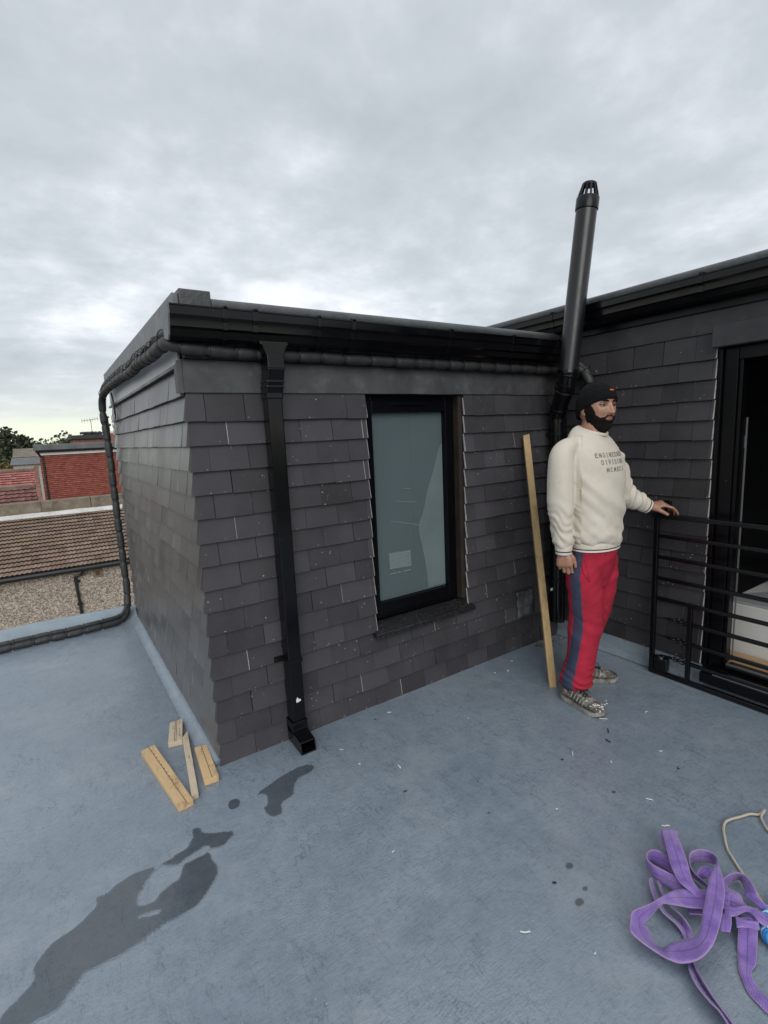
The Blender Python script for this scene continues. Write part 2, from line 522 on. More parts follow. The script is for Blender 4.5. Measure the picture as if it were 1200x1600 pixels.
M['reveal'] = simple('dark_stained_timber', (0.016, 0.011, 0.007), 0.7, var=0.5, scale=14)
M['iron'] = simple('black_painted_steel', (0.0030, 0.0031, 0.0040), 0.22, spec=0.4, bump=0.1, bscale=70, dirt=((0.30, 0.29, 0.27), 46, 0.70, 0.76, 0.7))
M['white'] = simple('off_white_plastic', (0.66, 0.65, 0.62), 0.5)
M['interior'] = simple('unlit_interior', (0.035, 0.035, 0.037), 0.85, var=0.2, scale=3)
M['panel'] = simple('off_white_board', (0.62, 0.61, 0.58), 0.55, var=0.06, scale=5)
M['board_shaded'] = simple('shaded_white_board', (0.30, 0.30, 0.30), 0.6)  # off white board greyed in colour for the weaker light on the unit's top
M['alu'] = simple('brushed_threshold_strip', (0.30, 0.30, 0.31), 0.35, metal=0.8)
M['chip'] = simple('white_plastic_sliver', (0.62, 0.63, 0.62), 0.45)
M['chip_dark'] = simple('black_plastic_sliver', (0.012, 0.012, 0.013), 0.35)
M['foil'] = simple('scuffed_foil_patch', (0.13, 0.135, 0.14), 0.45, metal=0.3, var=0.55, scale=18, bump=0.6, bscale=24, dirt=((0.03, 0.03, 0.03), 12, 0.45, 0.6, 0.8))
M['rubble'] = simple('grey_mortar', (0.16, 0.155, 0.15), 0.9, var=0.4, scale=60, bump=0.6, bscale=90)

# measured outlines, metres on the roof
STAIN = [(-0.7795,-0.7412),(-0.7518,-0.6813),(-0.7196,-0.6556),(-0.6854,-0.6241),(-0.68,-0.5767),(-0.642,-0.5308),(-0.595,-0.5158),(-0.545,-0.4898),(-0.5214,-0.4629),(-0.5268,-0.4361),(-0.489,-0.4346),(-0.4483,-0.4158),(-0.3908,-0.4072),(-0.3433,-0.4226),(-0.3089,-0.4211),(-0.2336,-0.3994),(-0.2076,-0.3665),(-0.1982,-0.3266),(-0.1705,-0.3313),(-0.1651,-0.3672),(-0.1202,-0.3976),(-0.0781,-0.4212),(-0.0808,-0.4457),(-0.1327,-0.4745),(-0.166,-0.4599),(-0.1733,-0.4871),(-0.1655,-0.5409),(-0.171,-0.5761),(-0.1971,-0.6072),(-0.2514,-0.6553),(-0.3009,-0.663),(-0.3697,-0.6651),(-0.4229,-0.6806),(-0.4795,-0.6909),(-0.5574,-0.6829),(-0.5838,-0.7058),(-0.6329,-0.7484),(-0.6781,-0.7487),(-0.705,-0.7678),(-0.7351,-0.7988)]
HOLE1 = [(-0.4097,-0.5392),(-0.4009,-0.5052),(-0.3657,-0.4579),(-0.3283,-0.4337),(-0.2749,-0.4665),(-0.2548,-0.4544),(-0.1792,-0.4399),(-0.1762,-0.4638),(-0.2143,-0.4707),(-0.2587,-0.4718),(-0.2855,-0.5171),(-0.3301,-0.5336),(-0.3743,-0.5595),(-0.404,-0.5524)]
HOLE2 = [(-0.4134,-0.5914),(-0.3879,-0.5961),(-0.3631,-0.6067),(-0.3718,-0.6132),(-0.4035,-0.5997)]
PUDDLE = [(0.332,-0.2723),(0.2985,-0.302),(0.2391,-0.3099),(0.2052,-0.3453),(0.1814,-0.3857),(0.129,-0.4019),(0.1093,-0.4492),(0.0754,-0.4528),(0.0583,-0.4281),(0.0569,-0.3836),(0.075,-0.3703),(0.0915,-0.3272),(0.0823,-0.3069),(0.0566,-0.3008),(0.0808,-0.2806),(0.1267,-0.2656),(0.1946,-0.2444),(0.2602,-0.2354),(0.3078,-0.2425)]
DROP = [(-0.0514,-0.2841),(-0.0372,-0.2618),(-0.0129,-0.2634),(-0.0033,-0.2837),(-0.0146,-0.3118),(-0.0359,-0.319),(-0.0516,-0.3089)]
SPOTS = [(0.6895,-1.3424,0.014),(0.7439,-1.325,0.009),(0.7752,-1.2451,0.012),(1.1992,-1.1356,0.009),(0.7343,-0.9235,0.006)]
CHIPS = [(0.8281,-0.1248,0.012),(1.6379,-0.1863,0.012),(1.1071,-0.4133,0.006),(0.6214,-0.5045,0.014),(0.7383,-0.1341,0.005),(0.48,-0.2457,0.012),(0.4937,-0.3853,0.005),(1.2732,-0.8951,0.02),(1.5447,-0.8919,0.018),(1.4752,-0.9341,0.014),(1.5859,-1.1133,0.008),(1.8328,-0.9098,0.01),(1.2673,-1.2394,0.012),(1.1853,-1.344,0.014),(0.4871,-1.3121,0.014),(1.6195,-0.8194,0.018),(1.3521,-1.0285,0.006),(1.5284,-1.2152,0.006),(1.2046,-0.894,0.006),(0.5521,-0.6426,0.008),(1.7545,-0.1138,0.006),(1.5604,-0.1582,0.006),(0.948,-1.0626,0.004),(0.344,-0.8571,0.005),(0.5908,-1.4611,0.004),(0.6832,-1.2579,0.006)]
SLING = [[[1.0662,-1.4139,0.02,1.0015,-1.4625,0.02],[1.0403,-1.4153,0.03,1.0496,-1.4218,0.035],[1.0634,-1.3871,0.045,1.0623,-1.4007,0.05],[1.0774,-1.3743,0.06,1.0862,-1.3806,0.062],[1.0827,-1.3775,0.066,1.1156,-1.4084,0.066],[1.0589,-1.3981,0.066,1.0951,-1.4251,0.066],[1.0099,-1.4341,0.066,1.0578,-1.4591,0.066],[0.9578,-1.4761,0.066,1.0124,-1.497,0.066],[0.9293,-1.5114,0.066,0.971,-1.5275,0.064],[0.927,-1.5412,0.06,0.9588,-1.5503,0.058],[0.9338,-1.5741,0.045,0.9564,-1.5794,0.045],[0.9431,-1.6049,0.03,0.97,-1.5971,0.03]],[[1.0258,-1.5092,0.012,0.9741,-1.5254,0.006],[1.0285,-1.4485,0.03,1.0026,-1.4692,0.004],[1.0158,-1.4159,0.045,1.0004,-1.4347,0.004],[1.0012,-1.4002,0.052,0.9944,-1.4056,0.006],[0.9728,-1.3945,0.056,0.9882,-1.3924,0.01],[0.9484,-1.4028,0.056,0.9625,-1.3948,0.008],[0.9379,-1.4229,0.054,0.938,-1.4426,0.008],[0.9475,-1.4602,0.052,0.9368,-1.4718,0.012],[0.9568,-1.4901,0.05,0.9355,-1.502,0.02],[0.9666,-1.519,0.045,0.9475,-1.5288,0.03],[0.9771,-1.5508,0.04,0.958,-1.5599,0.03],[0.9994,-1.5845,0.03,0.9724,-1.5928,0.02]],[[1.0207,-1.6125,0.05,0.9684,-1.6302,0.05],[0.9766,-1.5662,0.052,0.9157,-1.5916,0.05],[0.9429,-1.5379,0.054,0.8843,-1.5658,0.05],[0.8995,-1.5143,0.056,0.8633,-1.5387,0.048],[0.8559,-1.5056,0.058,0.8407,-1.512,0.044],[0.7994,-1.4963,0.058,0.8221,-1.5056,0.035],[0.7572,-1.4824,0.056,0.7999,-1.4995,0.02],[0.7365,-1.4784,0.054,0.7749,-1.4951,0.006],[0.7107,-1.4894,0.05,0.7723,-1.5041,0.004],[0.6856,-1.5055,0.048,0.7588,-1.5226,0.004],[0.6893,-1.5378,0.04,0.742,-1.5476,0.004],[0.7035,-1.5729,0.03,0.7469,-1.5605,0.006],[0.7098,-1.5957,0.03,0.7614,-1.5735,0.022],[0.7239,-1.6212,0.034,0.7938,-1.591,0.03],[0.756,-1.6475,0.05,0.8187,-1.6102,0.04],[0.8043,-1.6562,0.064,0.8373,-1.6134,0.06],[0.8672,-1.6462,0.07,0.8854,-1.5978,0.07],[0.9309,-1.6282,0.072,0.9304,-1.5839,0.072],[0.988,-1.6092,0.072,0.983,-1.567,0.074],[1.0372,-1.5838,0.07,1.0127,-1.5597,0.075],[1.0851,-1.5522,0.062,1.043,-1.5539,0.07],[1.1193,-1.5351,0.055,1.1051,-1.5382,0.05],[1.1293,-1.515,0.055,1.1414,-1.5184,0.008],[1.1227,-1.4946,0.055,1.1302,-1.4979,0.006],[1.0969,-1.4783,0.055,1.1066,-1.4804,0.006],[1.0677,-1.4756,0.052,1.0778,-1.4742,0.006],[1.0274,-1.5006,0.045,1.0385,-1.5033,0.01],[1.0217,-1.5348,0.035,1.0293,-1.5405,0.015],[1.025,-1.5738,0.025,1.0101,-1.5805,0.02]],[[1.0236,-1.5172,0.04,1.0433,-1.5257,0.02],[1.0472,-1.5184,0.05,1.0444,-1.5391,0.03],[1.0701,-1.5288,0.05,1.0529,-1.5453,0.035],[1.0822,-1.5606,0.04,1.0041,-1.5823,0.035],[1.0439,-1.5881,0.045,0.9572,-1.621,0.035],[1.0459,-1.6251,0.045,0.9679,-1.6345,0.04],[1.0291,-1.6465,0.04,0.9977,-1.6449,0.03],[1.0541,-1.6698,0.03,1.0259,-1.6703,0.02]],[[1.0661,-1.5738,0.03,1.0334,-1.5976,0.02],[1.0727,-1.5725,0.04,1.0897,-1.5789,0.01],[1.1015,-1.5818,0.048,1.1204,-1.5803,0.008],[1.119,-1.5979,0.052,1.1392,-1.5904,0.01],[1.1157,-1.6199,0.055,1.1105,-1.6126,0.02],[1.0953,-1.6442,0.055,1.0811,-1.6271,0.03],[1.075,-1.661,0.05,1.0674,-1.6287,0.03],[1.0723,-1.6838,0.04,1.0646,-1.6553,0.03],[1.0656,-1.7107,0.03,1.0595,-1.6895,0.02]],[[0.9748,-1.6128,0.05,0.9293,-1.6336,0.05],[0.9806,-1.636,0.052,0.9591,-1.6501,0.05],[1.012,-1.6559,0.054,1.0001,-1.6642,0.05],[1.024,-1.6863,0.054,0.9887,-1.6926,0.05],[1.0406,-1.6984,0.04,0.9993,-1.7095,0.04]],[[0.9345,-1.5822,0.03,0.9105,-1.5892,0.03],[0.9083,-1.5517,0.025,0.889,-1.564,0.025],[0.9107,-1.5487,0.02,0.8917,-1.5613,0.02]],[[0.9352,-1.6221,0.05,0.9527,-1.6402,0.05],[0.9023,-1.6345,0.05,0.9268,-1.6525,0.05],[0.8832,-1.6429,0.045,0.9,-1.6601,0.045]],[[0.9575,-1.6489,0.05,0.9241,-1.6657,0.05],[0.9601,-1.6722,0.055,0.9456,-1.6814,0.05],[0.9887,-1.6926,0.05,0.9747,-1.7016,0.04]],[[0.9728,-1.6541,0.04,1.0106,-1.6817,0.04],[0.9484,-1.6614,0.03,0.9852,-1.6933,0.03],[0.9159,-1.6728,0.012,0.9584,-1.7038,0.012],[0.8882,-1.6845,0.006,0.9286,-1.7138,0.006],[0.8495,-1.7018,0.006,0.895,-1.7236,0.006],[0.8291,-1.7173,0.006,0.8681,-1.7239,0.006],[0.8069,-1.7385,0.006,0.8474,-1.7389,0.006],[0.7979,-1.7618,0.006,0.8361,-1.7555,0.006],[0.7922,-1.7865,0.006,0.8311,-1.774,0.006],[0.7926,-1.8161,0.006,0.825,-1.8025,0.006]],[[0.8941,-1.4407,0.04,0.9261,-1.4329,0.02],[0.8718,-1.4552,0.04,0.9093,-1.4522,0.01],[0.838,-1.4894,0.04,0.8799,-1.4823,0.008],[0.8174,-1.5243,0.04,0.8605,-1.5114,0.006],[0.8225,-1.5539,0.03,0.8564,-1.5439,0.006],[0.8257,-1.5725,0.012,0.8504,-1.5762,0.006],[0.8032,-1.5942,0.006,0.8193,-1.6059,0.006],[0.7544,-1.621,0.012,0.7737,-1.6244,0.006],[0.7009,-1.6544,0.045,0.7485,-1.6461,0.006],[0.6854,-1.68,0.045,0.7307,-1.6713,0.006],[0.676,-1.7084,0.045,0.7214,-1.6969,0.006],[0.6727,-1.7285,0.045,0.7172,-1.7211,0.006],[0.6582,-1.7541,0.045,0.7033,-1.7484,0.006],[0.6376,-1.777,0.045,0.6862,-1.7715,0.006]],[[0.9183,-1.4523,0.03,0.9349,-1.4599,0.006],[0.8703,-1.5013,0.03,0.8964,-1.495,0.006],[0.8552,-1.5571,0.035,0.8792,-1.5306,0.006],[0.8456,-1.5812,0.03,0.8558,-1.562,0.006],[0.8425,-1.5948,0.012,0.8277,-1.5869,0.01],[0.8012,-1.6161,0.01,0.7945,-1.6064,0.01],[0.769,-1.6291,0.014,0.7653,-1.6246,0.01],[0.7194,-1.6678,0.045,0.7472,-1.6494,0.006],[0.6968,-1.704,0.045,0.7239,-1.6827,0.006],[0.6827,-1.732,0.045,0.7114,-1.7093,0.006],[0.6687,-1.7617,0.045,0.6971,-1.7403,0.006],[0.6504,-1.7861,0.045,0.6756,-1.7639,0.006]]]
ROPE = [(1.4171,-1.6012),(1.4339,-1.5608),(1.4659,-1.534),(1.4886,-1.5214),(1.5288,-1.5168),(1.4943,-1.5128),(1.4669,-1.4939),(1.4269,-1.4777),(1.3829,-1.4634),(1.3514,-1.4608),(1.3168,-1.4716),(1.2855,-1.4878),(1.241,-1.5149),(1.2091,-1.5448),(1.1782,-1.5794),(1.1458,-1.619),(1.1082,-1.6625),(1.0818,-1.693)]
BLUE = [(1.133,-1.7161),(1.1008,-1.6925),(1.0595,-1.6895),(1.0161,-1.6997),(0.9868,-1.7185),(0.9767,-1.7447),(0.9729,-1.7741)]
WOOD = []
WOODTOP = [[(-0.2796,0.2838),(-0.2189,0.2974),(-0.1603,-0.1974),(-0.2178,-0.2051)],[(-0.1207,0.4513),(-0.0587,0.452),(-0.1032,0.2553),(-0.1647,0.2689)],[(-0.0984,0.2775),(-0.0656,0.318),(-0.133,-0.1661),(-0.1604,-0.1698)],[(-0.072,0.1559),(-0.0189,0.1461),(-0.0367,-0.1162),(-0.0966,-0.1108)]]
GUTCLIPS = [(0.14,1.878),(0.267,1.888),(0.547,1.859),(0.715,1.87),(1.283,1.847),(2.17,1.859)]
PATCH = [(1.901,0.384),(2.066,0.379),(2.072,0.215),(1.918,0.196)]
PAPER = [(0.998,0.78),(1.144,0.77),(1.149,0.681),(1.002,0.691)]

# ------------------------------------------------------------------ the flat roof
W = 2.345          # the main wall stands on x = W, the dormer fills x 0..W, y 0..YB
YB = 2.45
mb = MB()
mb.box((-4.5, -6.0, -0.25), (W + 0.35, 2.33, 0.0))
roof = tag(mb.build('flat_roof', M['deck'], loc=(0, 0, 0)), kind='structure')
roof['label'] = 'blue grey resin flat roof'
# rolled kerb along the far edge, left of the dormer
mb = MB()
prof = [(2.30, 0.002), (2.335, 0.012), (2.365, 0.035), (2.39, 0.062), (2.42, 0.078), (2.47, 0.082), (2.53, 0.078), (2.565, 0.06), (2.575, 0.02), (2.575, -0.25), (2.30, -0.25)]
xs = np.linspace(-4.5, -0.004, 60)
rings = []
for x in xs:
    w = 0.010 * noise.noise((x * 2.1, 3.3, 0)) + 0.005 * noise.noise((x * 7, 1.3, 0))
    rings.append([(x, y + w * (z > 0.005) * 1.5, z + (w * 0.9 if z > 0.03 else 0)) for y, z in prof])
n = len(prof)
vs = [p for r in rings for p in r]
fs = [(i * n + k, i * n + (k + 1) % n, (i + 1) * n + (k + 1) % n, (i + 1) * n + k) for i in range(len(xs) - 1) for k in range(n)]
fs += [tuple(range(n)), tuple(range((len(xs) - 1) * n, len(xs) * n))]
mb.add(vs, fs)
kerb = mb.build('roof_edge_kerb', M['edge'], smooth=50)
tag(kerb, 'pale rolled resin kerb along the far left edge of the flat roof', 'roof edge')


# ------------------------------------------------------------------ tile hanging
def hang(mb, origin, along, out, length, z_low, courses, gauge=0.1, wid=0.165, top_z=None, holes=(), flip=False, seed=1, cut_ends=(), jit=1.0, kick=0.0185, th=0.0105, corner=0.0):
    """rows of plain tiles on a wall; along / out are unit vectors; holes are (s0, s1, z0, z1); material 1 is the pale cut edge"""
    R = random.Random(seed)
    o, al, ou = Vector(origin), Vector(along), Vector(out)
    for k in range(courses):
        zb = z_low + k * gauge
        zt = zb + gauge + 0.012
        if k == courses - 1 and top_z:
            zt = top_z
        s = 0.0 if (k % 2) == (1 if flip else 0) else -wid / 2
        wob = R.uniform(-0.0015, 0.0015)
        while s < length:
            s0, s1 = max(s, 0.0), min(s + wid, length)
            segs = [(s0, s1, False, False)]
            for (h0, h1, hz0, hz1) in holes:
                if zb + 0.02 < hz1 and zt - 0.03 > hz0:
                    ns = []
                    for a, b, ca, cb in segs:
                        if b <= h0 or a >= h1:
                            ns.append((a, b, ca, cb))
                        else:
                            if a < h0:
                                ns.append((a, h0, ca, True))
                            if b > h1:
                                ns.append((h1, b, True, cb))
                    segs = ns
            for a, b, ca, cb in segs:
                if b - a < 0.012:
                    continue
                g = R.choice((0.0004, 0.0008, 0.0012, 0.0026)) if b - a > 0.1 else 0.0006
                a2, b2 = a + g, b - g * 0.5
                dz0, dz1 = wob + R.uniform(-0.0022, 0.0022) * jit, R.uniform(-0.0012, 0.0012) * jit
                lift = kick + R.uniform(-0.002, 0.0035) * jit
                skew = R.uniform(-0.0018, 0.0018) * jit
                tone = min(1, max(0, 0.5 + R.gauss(0, 0.2)))
                # front face leans out towards its foot
                a3 = a2 + (corner if a == 0.0 else 0.0)
                p = []
                for (q, z, d) in ((a2, zb + dz0, lift - th), (b2, zb + dz0 + dz1, lift - th + skew), (b2, zb + dz0 + dz1, lift + skew), (a2, zb + dz0, lift),
                                  (a3, zt, 0.0), (b2, zt, 0.0), (b2, zt, 0.004), (a3, zt, 0.004)):
                    p.append(o + al * q + ou * d + Vector((0, 0, z)))
                mb.hexa(p, 0, tone)
                for _ in range(R.choice((0, 0, 0, 1, 1, 2))):
                    # chipped pale bits along the foot of the tile
                    q, e, hh = R.uniform(a2 + 0.006, b2 - 0.008), R.uniform(0.0012, 0.0045), R.uniform(0.001, 0.0028)
                    zq = zb + dz0 + 0.003 + abs(R.gauss(0, 0.006))
                    c0 = o + al * q + ou * (lift + 0.0008 + min(0, skew) - (zq - zb) * 0.12 + max(0, skew)) + Vector((0, 0, zq))
                    mb.add([c0 - al * e, c0 + al * e * 0.7 - Vector((0, 0, hh * 0.6)), c0 + al * e + Vector((0, 0, hh)), c0 - al * e * 0.4 + Vector((0, 0, hh * 0.8))], [(0, 1, 2, 3)], 1, 0.5)
                if R.random() < 0.16 and b - a > 0.1:
                    cb = True
                for cut, q in ((ca, a2), (cb, b2)):
                    if cut:
                        e = 0.0024
                        sg = -1 if q == a2 else 1
                        c0 = o + al * (q + sg * e * 0.6) + Vector((0, 0, zb + dz0 + 0.003))
                        c1_ = o + al * (q + sg * e * 0.6) + Vector((0, 0, zb + gauge * 0.97))
                        mb.hexa([c0 - al * e * .5 + ou * (lift - th), c0 + al * e * .5 + ou * (lift - th), c0 + al * e * .5 + ou * lift, c0 - al * e * .5 + ou * lift,
                                 c1_ - al * e * .5 + ou * 0.001, c1_ + al * e * .5 + ou * 0.001, c1_ + al * e * .5 + ou * 0.006, c1_ - al * e * .5 + ou * 0.006], 1, 0.5)
            s += wid


# ------------------------------------------------------------------ the tiled dormer
dorm = thing('tiled_dormer', (0, 0, 0), 'flat roofed dormer hung with dark grey slate tiles, frosted window in its front', 'dormer')
WX0, WX1, WZ0, WZ1 = 0.848, 1.492, 0.40, 1.615
mb = MB()
hang(mb, (-0.0040, 0, 0), (1, 0, 0), (0, -1, 0), W, 0.001, 16, top_z=1.66, holes=((WX0 + 0.0040, WX1 + 0.0040, WZ0, WZ1),), seed=3, kick=0.020, corner=0.0190)
mb.build('tile_cladding', [M['tile'], M['tile_cut']], dorm)
mb = MB()
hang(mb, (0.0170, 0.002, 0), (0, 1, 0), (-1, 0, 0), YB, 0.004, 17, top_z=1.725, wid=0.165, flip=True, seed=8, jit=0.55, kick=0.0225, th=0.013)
tag(mb.build('tile_cladding', [M['tile_side'], M['tile_cut']], dorm), 'dusty slate tile side wall, its grey lightened for grazing sky sheen')
# core walls behind the tiles, with the window opening left out
mb = MB()
T0 = 0.004
mb.box((0.0185, T0, 0.0), (WX0, 0.20, 1.83))
mb.box((WX1, T0, 0.0), (W, 0.20, 1.83))
mb.box((WX0, T0, 0.0), (WX1, 0.20, WZ0))
mb.box((WX0, T0, WZ1), (WX1, 0.20, 1.83))
mb.box((0.0185, 0.20, 0.0), (0.16, YB, 1.83))
mb.box((0.16, YB - 0.15, -0.25), (W, YB, 1.83))
mb.build('core_wall', M['felt'], dorm)
# flashing band over the top course, folded round the corner
mb = MB()
pts = [(-0.0, -0.0125, 1.630), (-0.0, -0.0125, 1.728)]
xs = np.linspace(0.004, W - 0.002, 40)
vs = []
for x in xs:
    j = 0.002 * noise.noise((x * 5, 0.2, 1)) - 0.002
    vs += [(x, -0.0155 + j, 1.618 + j), (x, -0.012 + j, 1.745), (x, -0.001, 1.745), (x, -0.001, 1.618)]
fs = []
for i in range(len(xs) - 1):
    for k in range(4):
        fs.append((i * 4 + k, i * 4 + (k + 1) % 4, i * 4 + 4 + (k + 1) % 4, i * 4 + 4 + k))
fs += [(3, 2, 1, 0), tuple(len(vs) - 4 + k for k in range(4))]
mb.add(vs, fs)
mb.prism([(0, 0), (0.045, 0.004), (0.042, 0.105), (0.0, 0.12)], (-0.0125, -0.0165, 1.612), (0, 1, 0), (0, 0, 1), (-0.0035, 0, 0))
mb.prism([(0, 0), (0.020, 0), (0.020, 0.127), (0.0, 0.127)], (-0.016, -0.0185, 1.612), (1, 0, 0), (0, 0, 1), (0, -0.003, 0))
mb.build('lead_flashing', M['lead'], dorm, bevel=0.001)
# frieze board, soffit, fascias and kerb
mb = MB()
mb.box((0.003, 0.03, 1.728), (0.012, YB, 1.85))
mb.build('frieze_board', M['frieze'], dorm)
mb = MB()
mb.box((-0.012, 0.0, 1.715), (0.003, YB, 1.728))
mb.build('frieze_trim', M['pvc_matt'], dorm)
mb = MB()
mb.box((-0.012, -0.045, 1.846), (0.012, YB + 0.08, 1.984))
o = mb.build('fascia', M['fascia'], dorm, bevel=0.003)
o['label'] = 'mottled grey side fascia'
mb = MB()
mb.box((0.012, -0.045, 1.745), (W - 0.02, -0.016, 1.955))
mb.build('fascia', M['pvc_matt'], dorm, bevel=0.002)
mb = MB()
mb.box((0.0125, -0.056, 1.905), (0.132, YB + 0.08, 2.0))
mb.box((0.132, 0.05, 1.84), (W - 0.02, YB + 0.08, 1.962))
mb.tube([(0.133, -0.025, 1.949), (1.2, -0.025, 1.954), (W - 0.03, -0.025, 1.958)], [0.030] * 3, 16)
mb.box((0.135, -0.02, 1.925), (W - 0.03, 0.06, 1.975))
mb.build('roof_kerb', M['kerb'], dorm, smooth=40, bevel=0.004)
# gutter
GY0, GZ0 = -0.046, 1.800
gp = [(0, 0.015), (-0.012, 0.004), (-0.035, 0.0), (-0.060, 0.0), (-0.074, 0.010), (-0.078, 0.030), (-0.079, 0.036), (-0.091, 0.044), (-0.093, 0.070), (-0.094, 0.076), (-0.102, 0.084), (-0.104, 0.112), (-0.107, 0.114), (-0.107, 0.119), (-0.100, 0.119), (-0.098, 0.090), (-0.088, 0.080), (-0.086, 0.050), (-0.073, 0.040), (-0.068, 0.014), (-0.035, 0.006), (-0.008, 0.018), (-0.006, 0.110), (0, 0.110)]


def slope(x):
    return 0.0


mb = MB()
mb.prism(gp, (-0.048, GY0, GZ0), (0, 1, 0), (0, 0, 1), (W - 0.09 + 0.048, 0, 0))
gut = mb.build('gutter', M['pvc'], dorm, smooth=30)
mb = MB()
mb.prism([(0, 0.012), (-0.060, -0.003), (-0.079, 0.012), (-0.095, 0.045), (-0.108, 0.085), (-0.109, 0.121), (0, 0.121)], (-0.048, GY0, GZ0), (0, 1, 0), (0, 0, 1), (-0.006, 0, 0))
o = mb.build('gutter_end_cap', M['fascia'], gut, bevel=0.001)
o['label'] = 'pale grey gutter end cap'
outer = gp[:14]


def clip(x, w, parent, mtl=None):
    mb = MB()
    poly = [(a - 0.003 * (a < -0.01), b + (0.003 if b > 0.1 else -0.0035)) for a, b in outer] + [(0, 0.113)]
    mb.prism(poly, (x, GY0, GZ0), (0, 1, 0), (0, 0, 1), (w, 0, 0))
    mb.box((x + 0.002, GY0 - 0.110, GZ0 + 0.117), (x + w - 0.002, GY0 - 0.02, GZ0 + 0.127))
    return mb.build('gutter_bracket', mtl or M['pvc'], parent, bevel=0.001)


for x, w in ((0.145, 0.018), (0.262, 0.022), (0.545, 0.016), (0.712, 0.020), (1.283, 0.020), (1.74, 0.018), (2.12, 0.020)):
    clip(x, w, gut)
# downpipe with its hopper outlet, offset, clip and shoe
px, pw = 0.352, 0.036
mb = MB()
mb.hexa([(px - pw, -0.125, 1.755), (px + pw, -0.125, 1.755), (px + pw, -0.055, 1.755), (px - pw, -0.055, 1.755),
         (px - 0.056, -0.128, 1.802), (px + 0.056, -0.128, 1.802), (px + 0.056, -0.052, 1.802), (px - 0.056, -0.052, 1.802)])
mb.box((px - 0.060, -0.1245, 1.799), (px + 0.060, -0.05, 1.812))
outl = mb.build('outlet', M['pvc'], gut, bevel=0.002)
mb = MB()
mb.box((px - pw, -0.131, 1.700), (px + pw, -0.055, 1.758))
mb.hexa([(px - pw, -0.098, 1.610), (px + pw, -0.098, 1.610), (px + pw, -0.024, 1.610), (px - pw, -0.024, 1.610),
         (px - pw, -0.1305, 1.702), (px + pw, -0.1305, 1.702), (px + pw, -0.0555, 1.702), (px - pw, -0.0555, 1.702)])
mb.box((px - pw - 0.003, -0.1345, 1.706), (px + pw + 0.003, -0.054, 1.714))
for k in (0.28, 0.5):
    z = 1.61 + 0.092 * k
    y = -0.098 - 0.0325 * k
    mb.obox((px, y + 0.037, z), (pw + 0.003, 0, 0), (0, 0.040, 0), (0, 0.0015, 0.005))
dp = thing('downpipe', (px, -0.06, 0), 'square black downpipe dropping from the dormer gutter beside the frosted window', 'downpipe')
mb.build('offset_bend', M['pvc'], dp, bevel=0.002)
mb = MB()
p2 = 0.0325
mb.box((px - p2, -0.092, 0.045), (px + p2, -0.028, 1.618))
mb.box((px - p2 - 0.004, -0.0955, 1.585), (px + p2 + 0.004, -0.0245, 1.616))
mb.build('pipe', M['pvc'], dp, bevel=0.005, seg=3)
mb = MB()
mb.box((px - p2 - 0.004, -0.096, 0.405), (px + p2 + 0.004, -0.016, 0.423))
mb.box((px - p2 - 0.040, -0.026, 0.402), (px - p2, -0.018, 0.428))
mb.box((px + p2, -0.026, 0.402), (px + p2 + 0.012, -0.018, 0.428))
mb.ball((px - p2 - 0.030, -0.029, 0.415), 0.006, 8)
mb.build('pipe_clip', M['pvc_matt'], dp, bevel=0.001)
mb = MB()
mb.box((px - p2 - 0.004, -0.097, 0.060), (px + p2 + 0.004, -0.024, 0.120))
mb.box((px - p2 - 0.0055, -0.0985, 0.112), (px + p2 + 0.0055, -0.0225, 0.120))
mb.box((px - p2 - 0.0055, -0.0985, 0.078), (px + p2 + 0.0055, -0.0225, 0.085))
# kicked-out spout: four walls round an open mouth
for sx in (-1, 1):
    x0, x1 = sorted((px + sx * (p2 + 0.004), px + sx * (p2 - 0.001)))
    mb.hexa([(x0, -0.178, 0.003), (x1, -0.178, 0.003), (x1, -0.030, 0.012), (x0, -0.030, 0.012),
             (x0, -0.170, 0.058), (x1, -0.170, 0.058), (x1, -0.026, 0.082), (x0, -0.026, 0.082)])
mb.hexa([(px - p2 + 0.001, -0.170, 0.052), (px + p2 - 0.001, -0.170, 0.052), (px + p2 - 0.001, -0.09, 0.068), (px - p2 + 0.001, -0.09, 0.068),
         (px - p2 + 0.001, -0.170, 0.058), (px + p2 - 0.001, -0.170, 0.058), (px + p2 - 0.001, -0.09, 0.074), (px - p2 + 0.001, -0.09, 0.074)])
mb.hexa([(px - p2 + 0.001, -0.178, 0.003), (px + p2 - 0.001, -0.178, 0.003), (px + p2 - 0.001, -0.03, 0.012), (px - p2 + 0.001, -0.03, 0.012),
         (px - p2 + 0.001, -0.178, 0.008), (px + p2 - 0.001, -0.178, 0.008), (px + p2 - 0.001, -0.03, 0.017), (px - p2 + 0.001, -0.03, 0.017)])
mb.box((px - p2 + 0.001, -0.036, 0.018), (px + p2 - 0.001, -0.030, 0.070))
mb.build('shoe', M['pvc'], dp, bevel=0.0015)
mb = MB()
mb.prism([(-0.008, 0.0), (0.012, 0.004), (0.014, 0.012), (0.003, 0.016), (-0.003, 0.026), (-0.010, 0.012)], (px + 0.0, -0.0925, 0.212), (1, 0, 0), (0, 0, 1), (0, -0.001, 0))
mb.build('paint_chip', M['white'], dp)

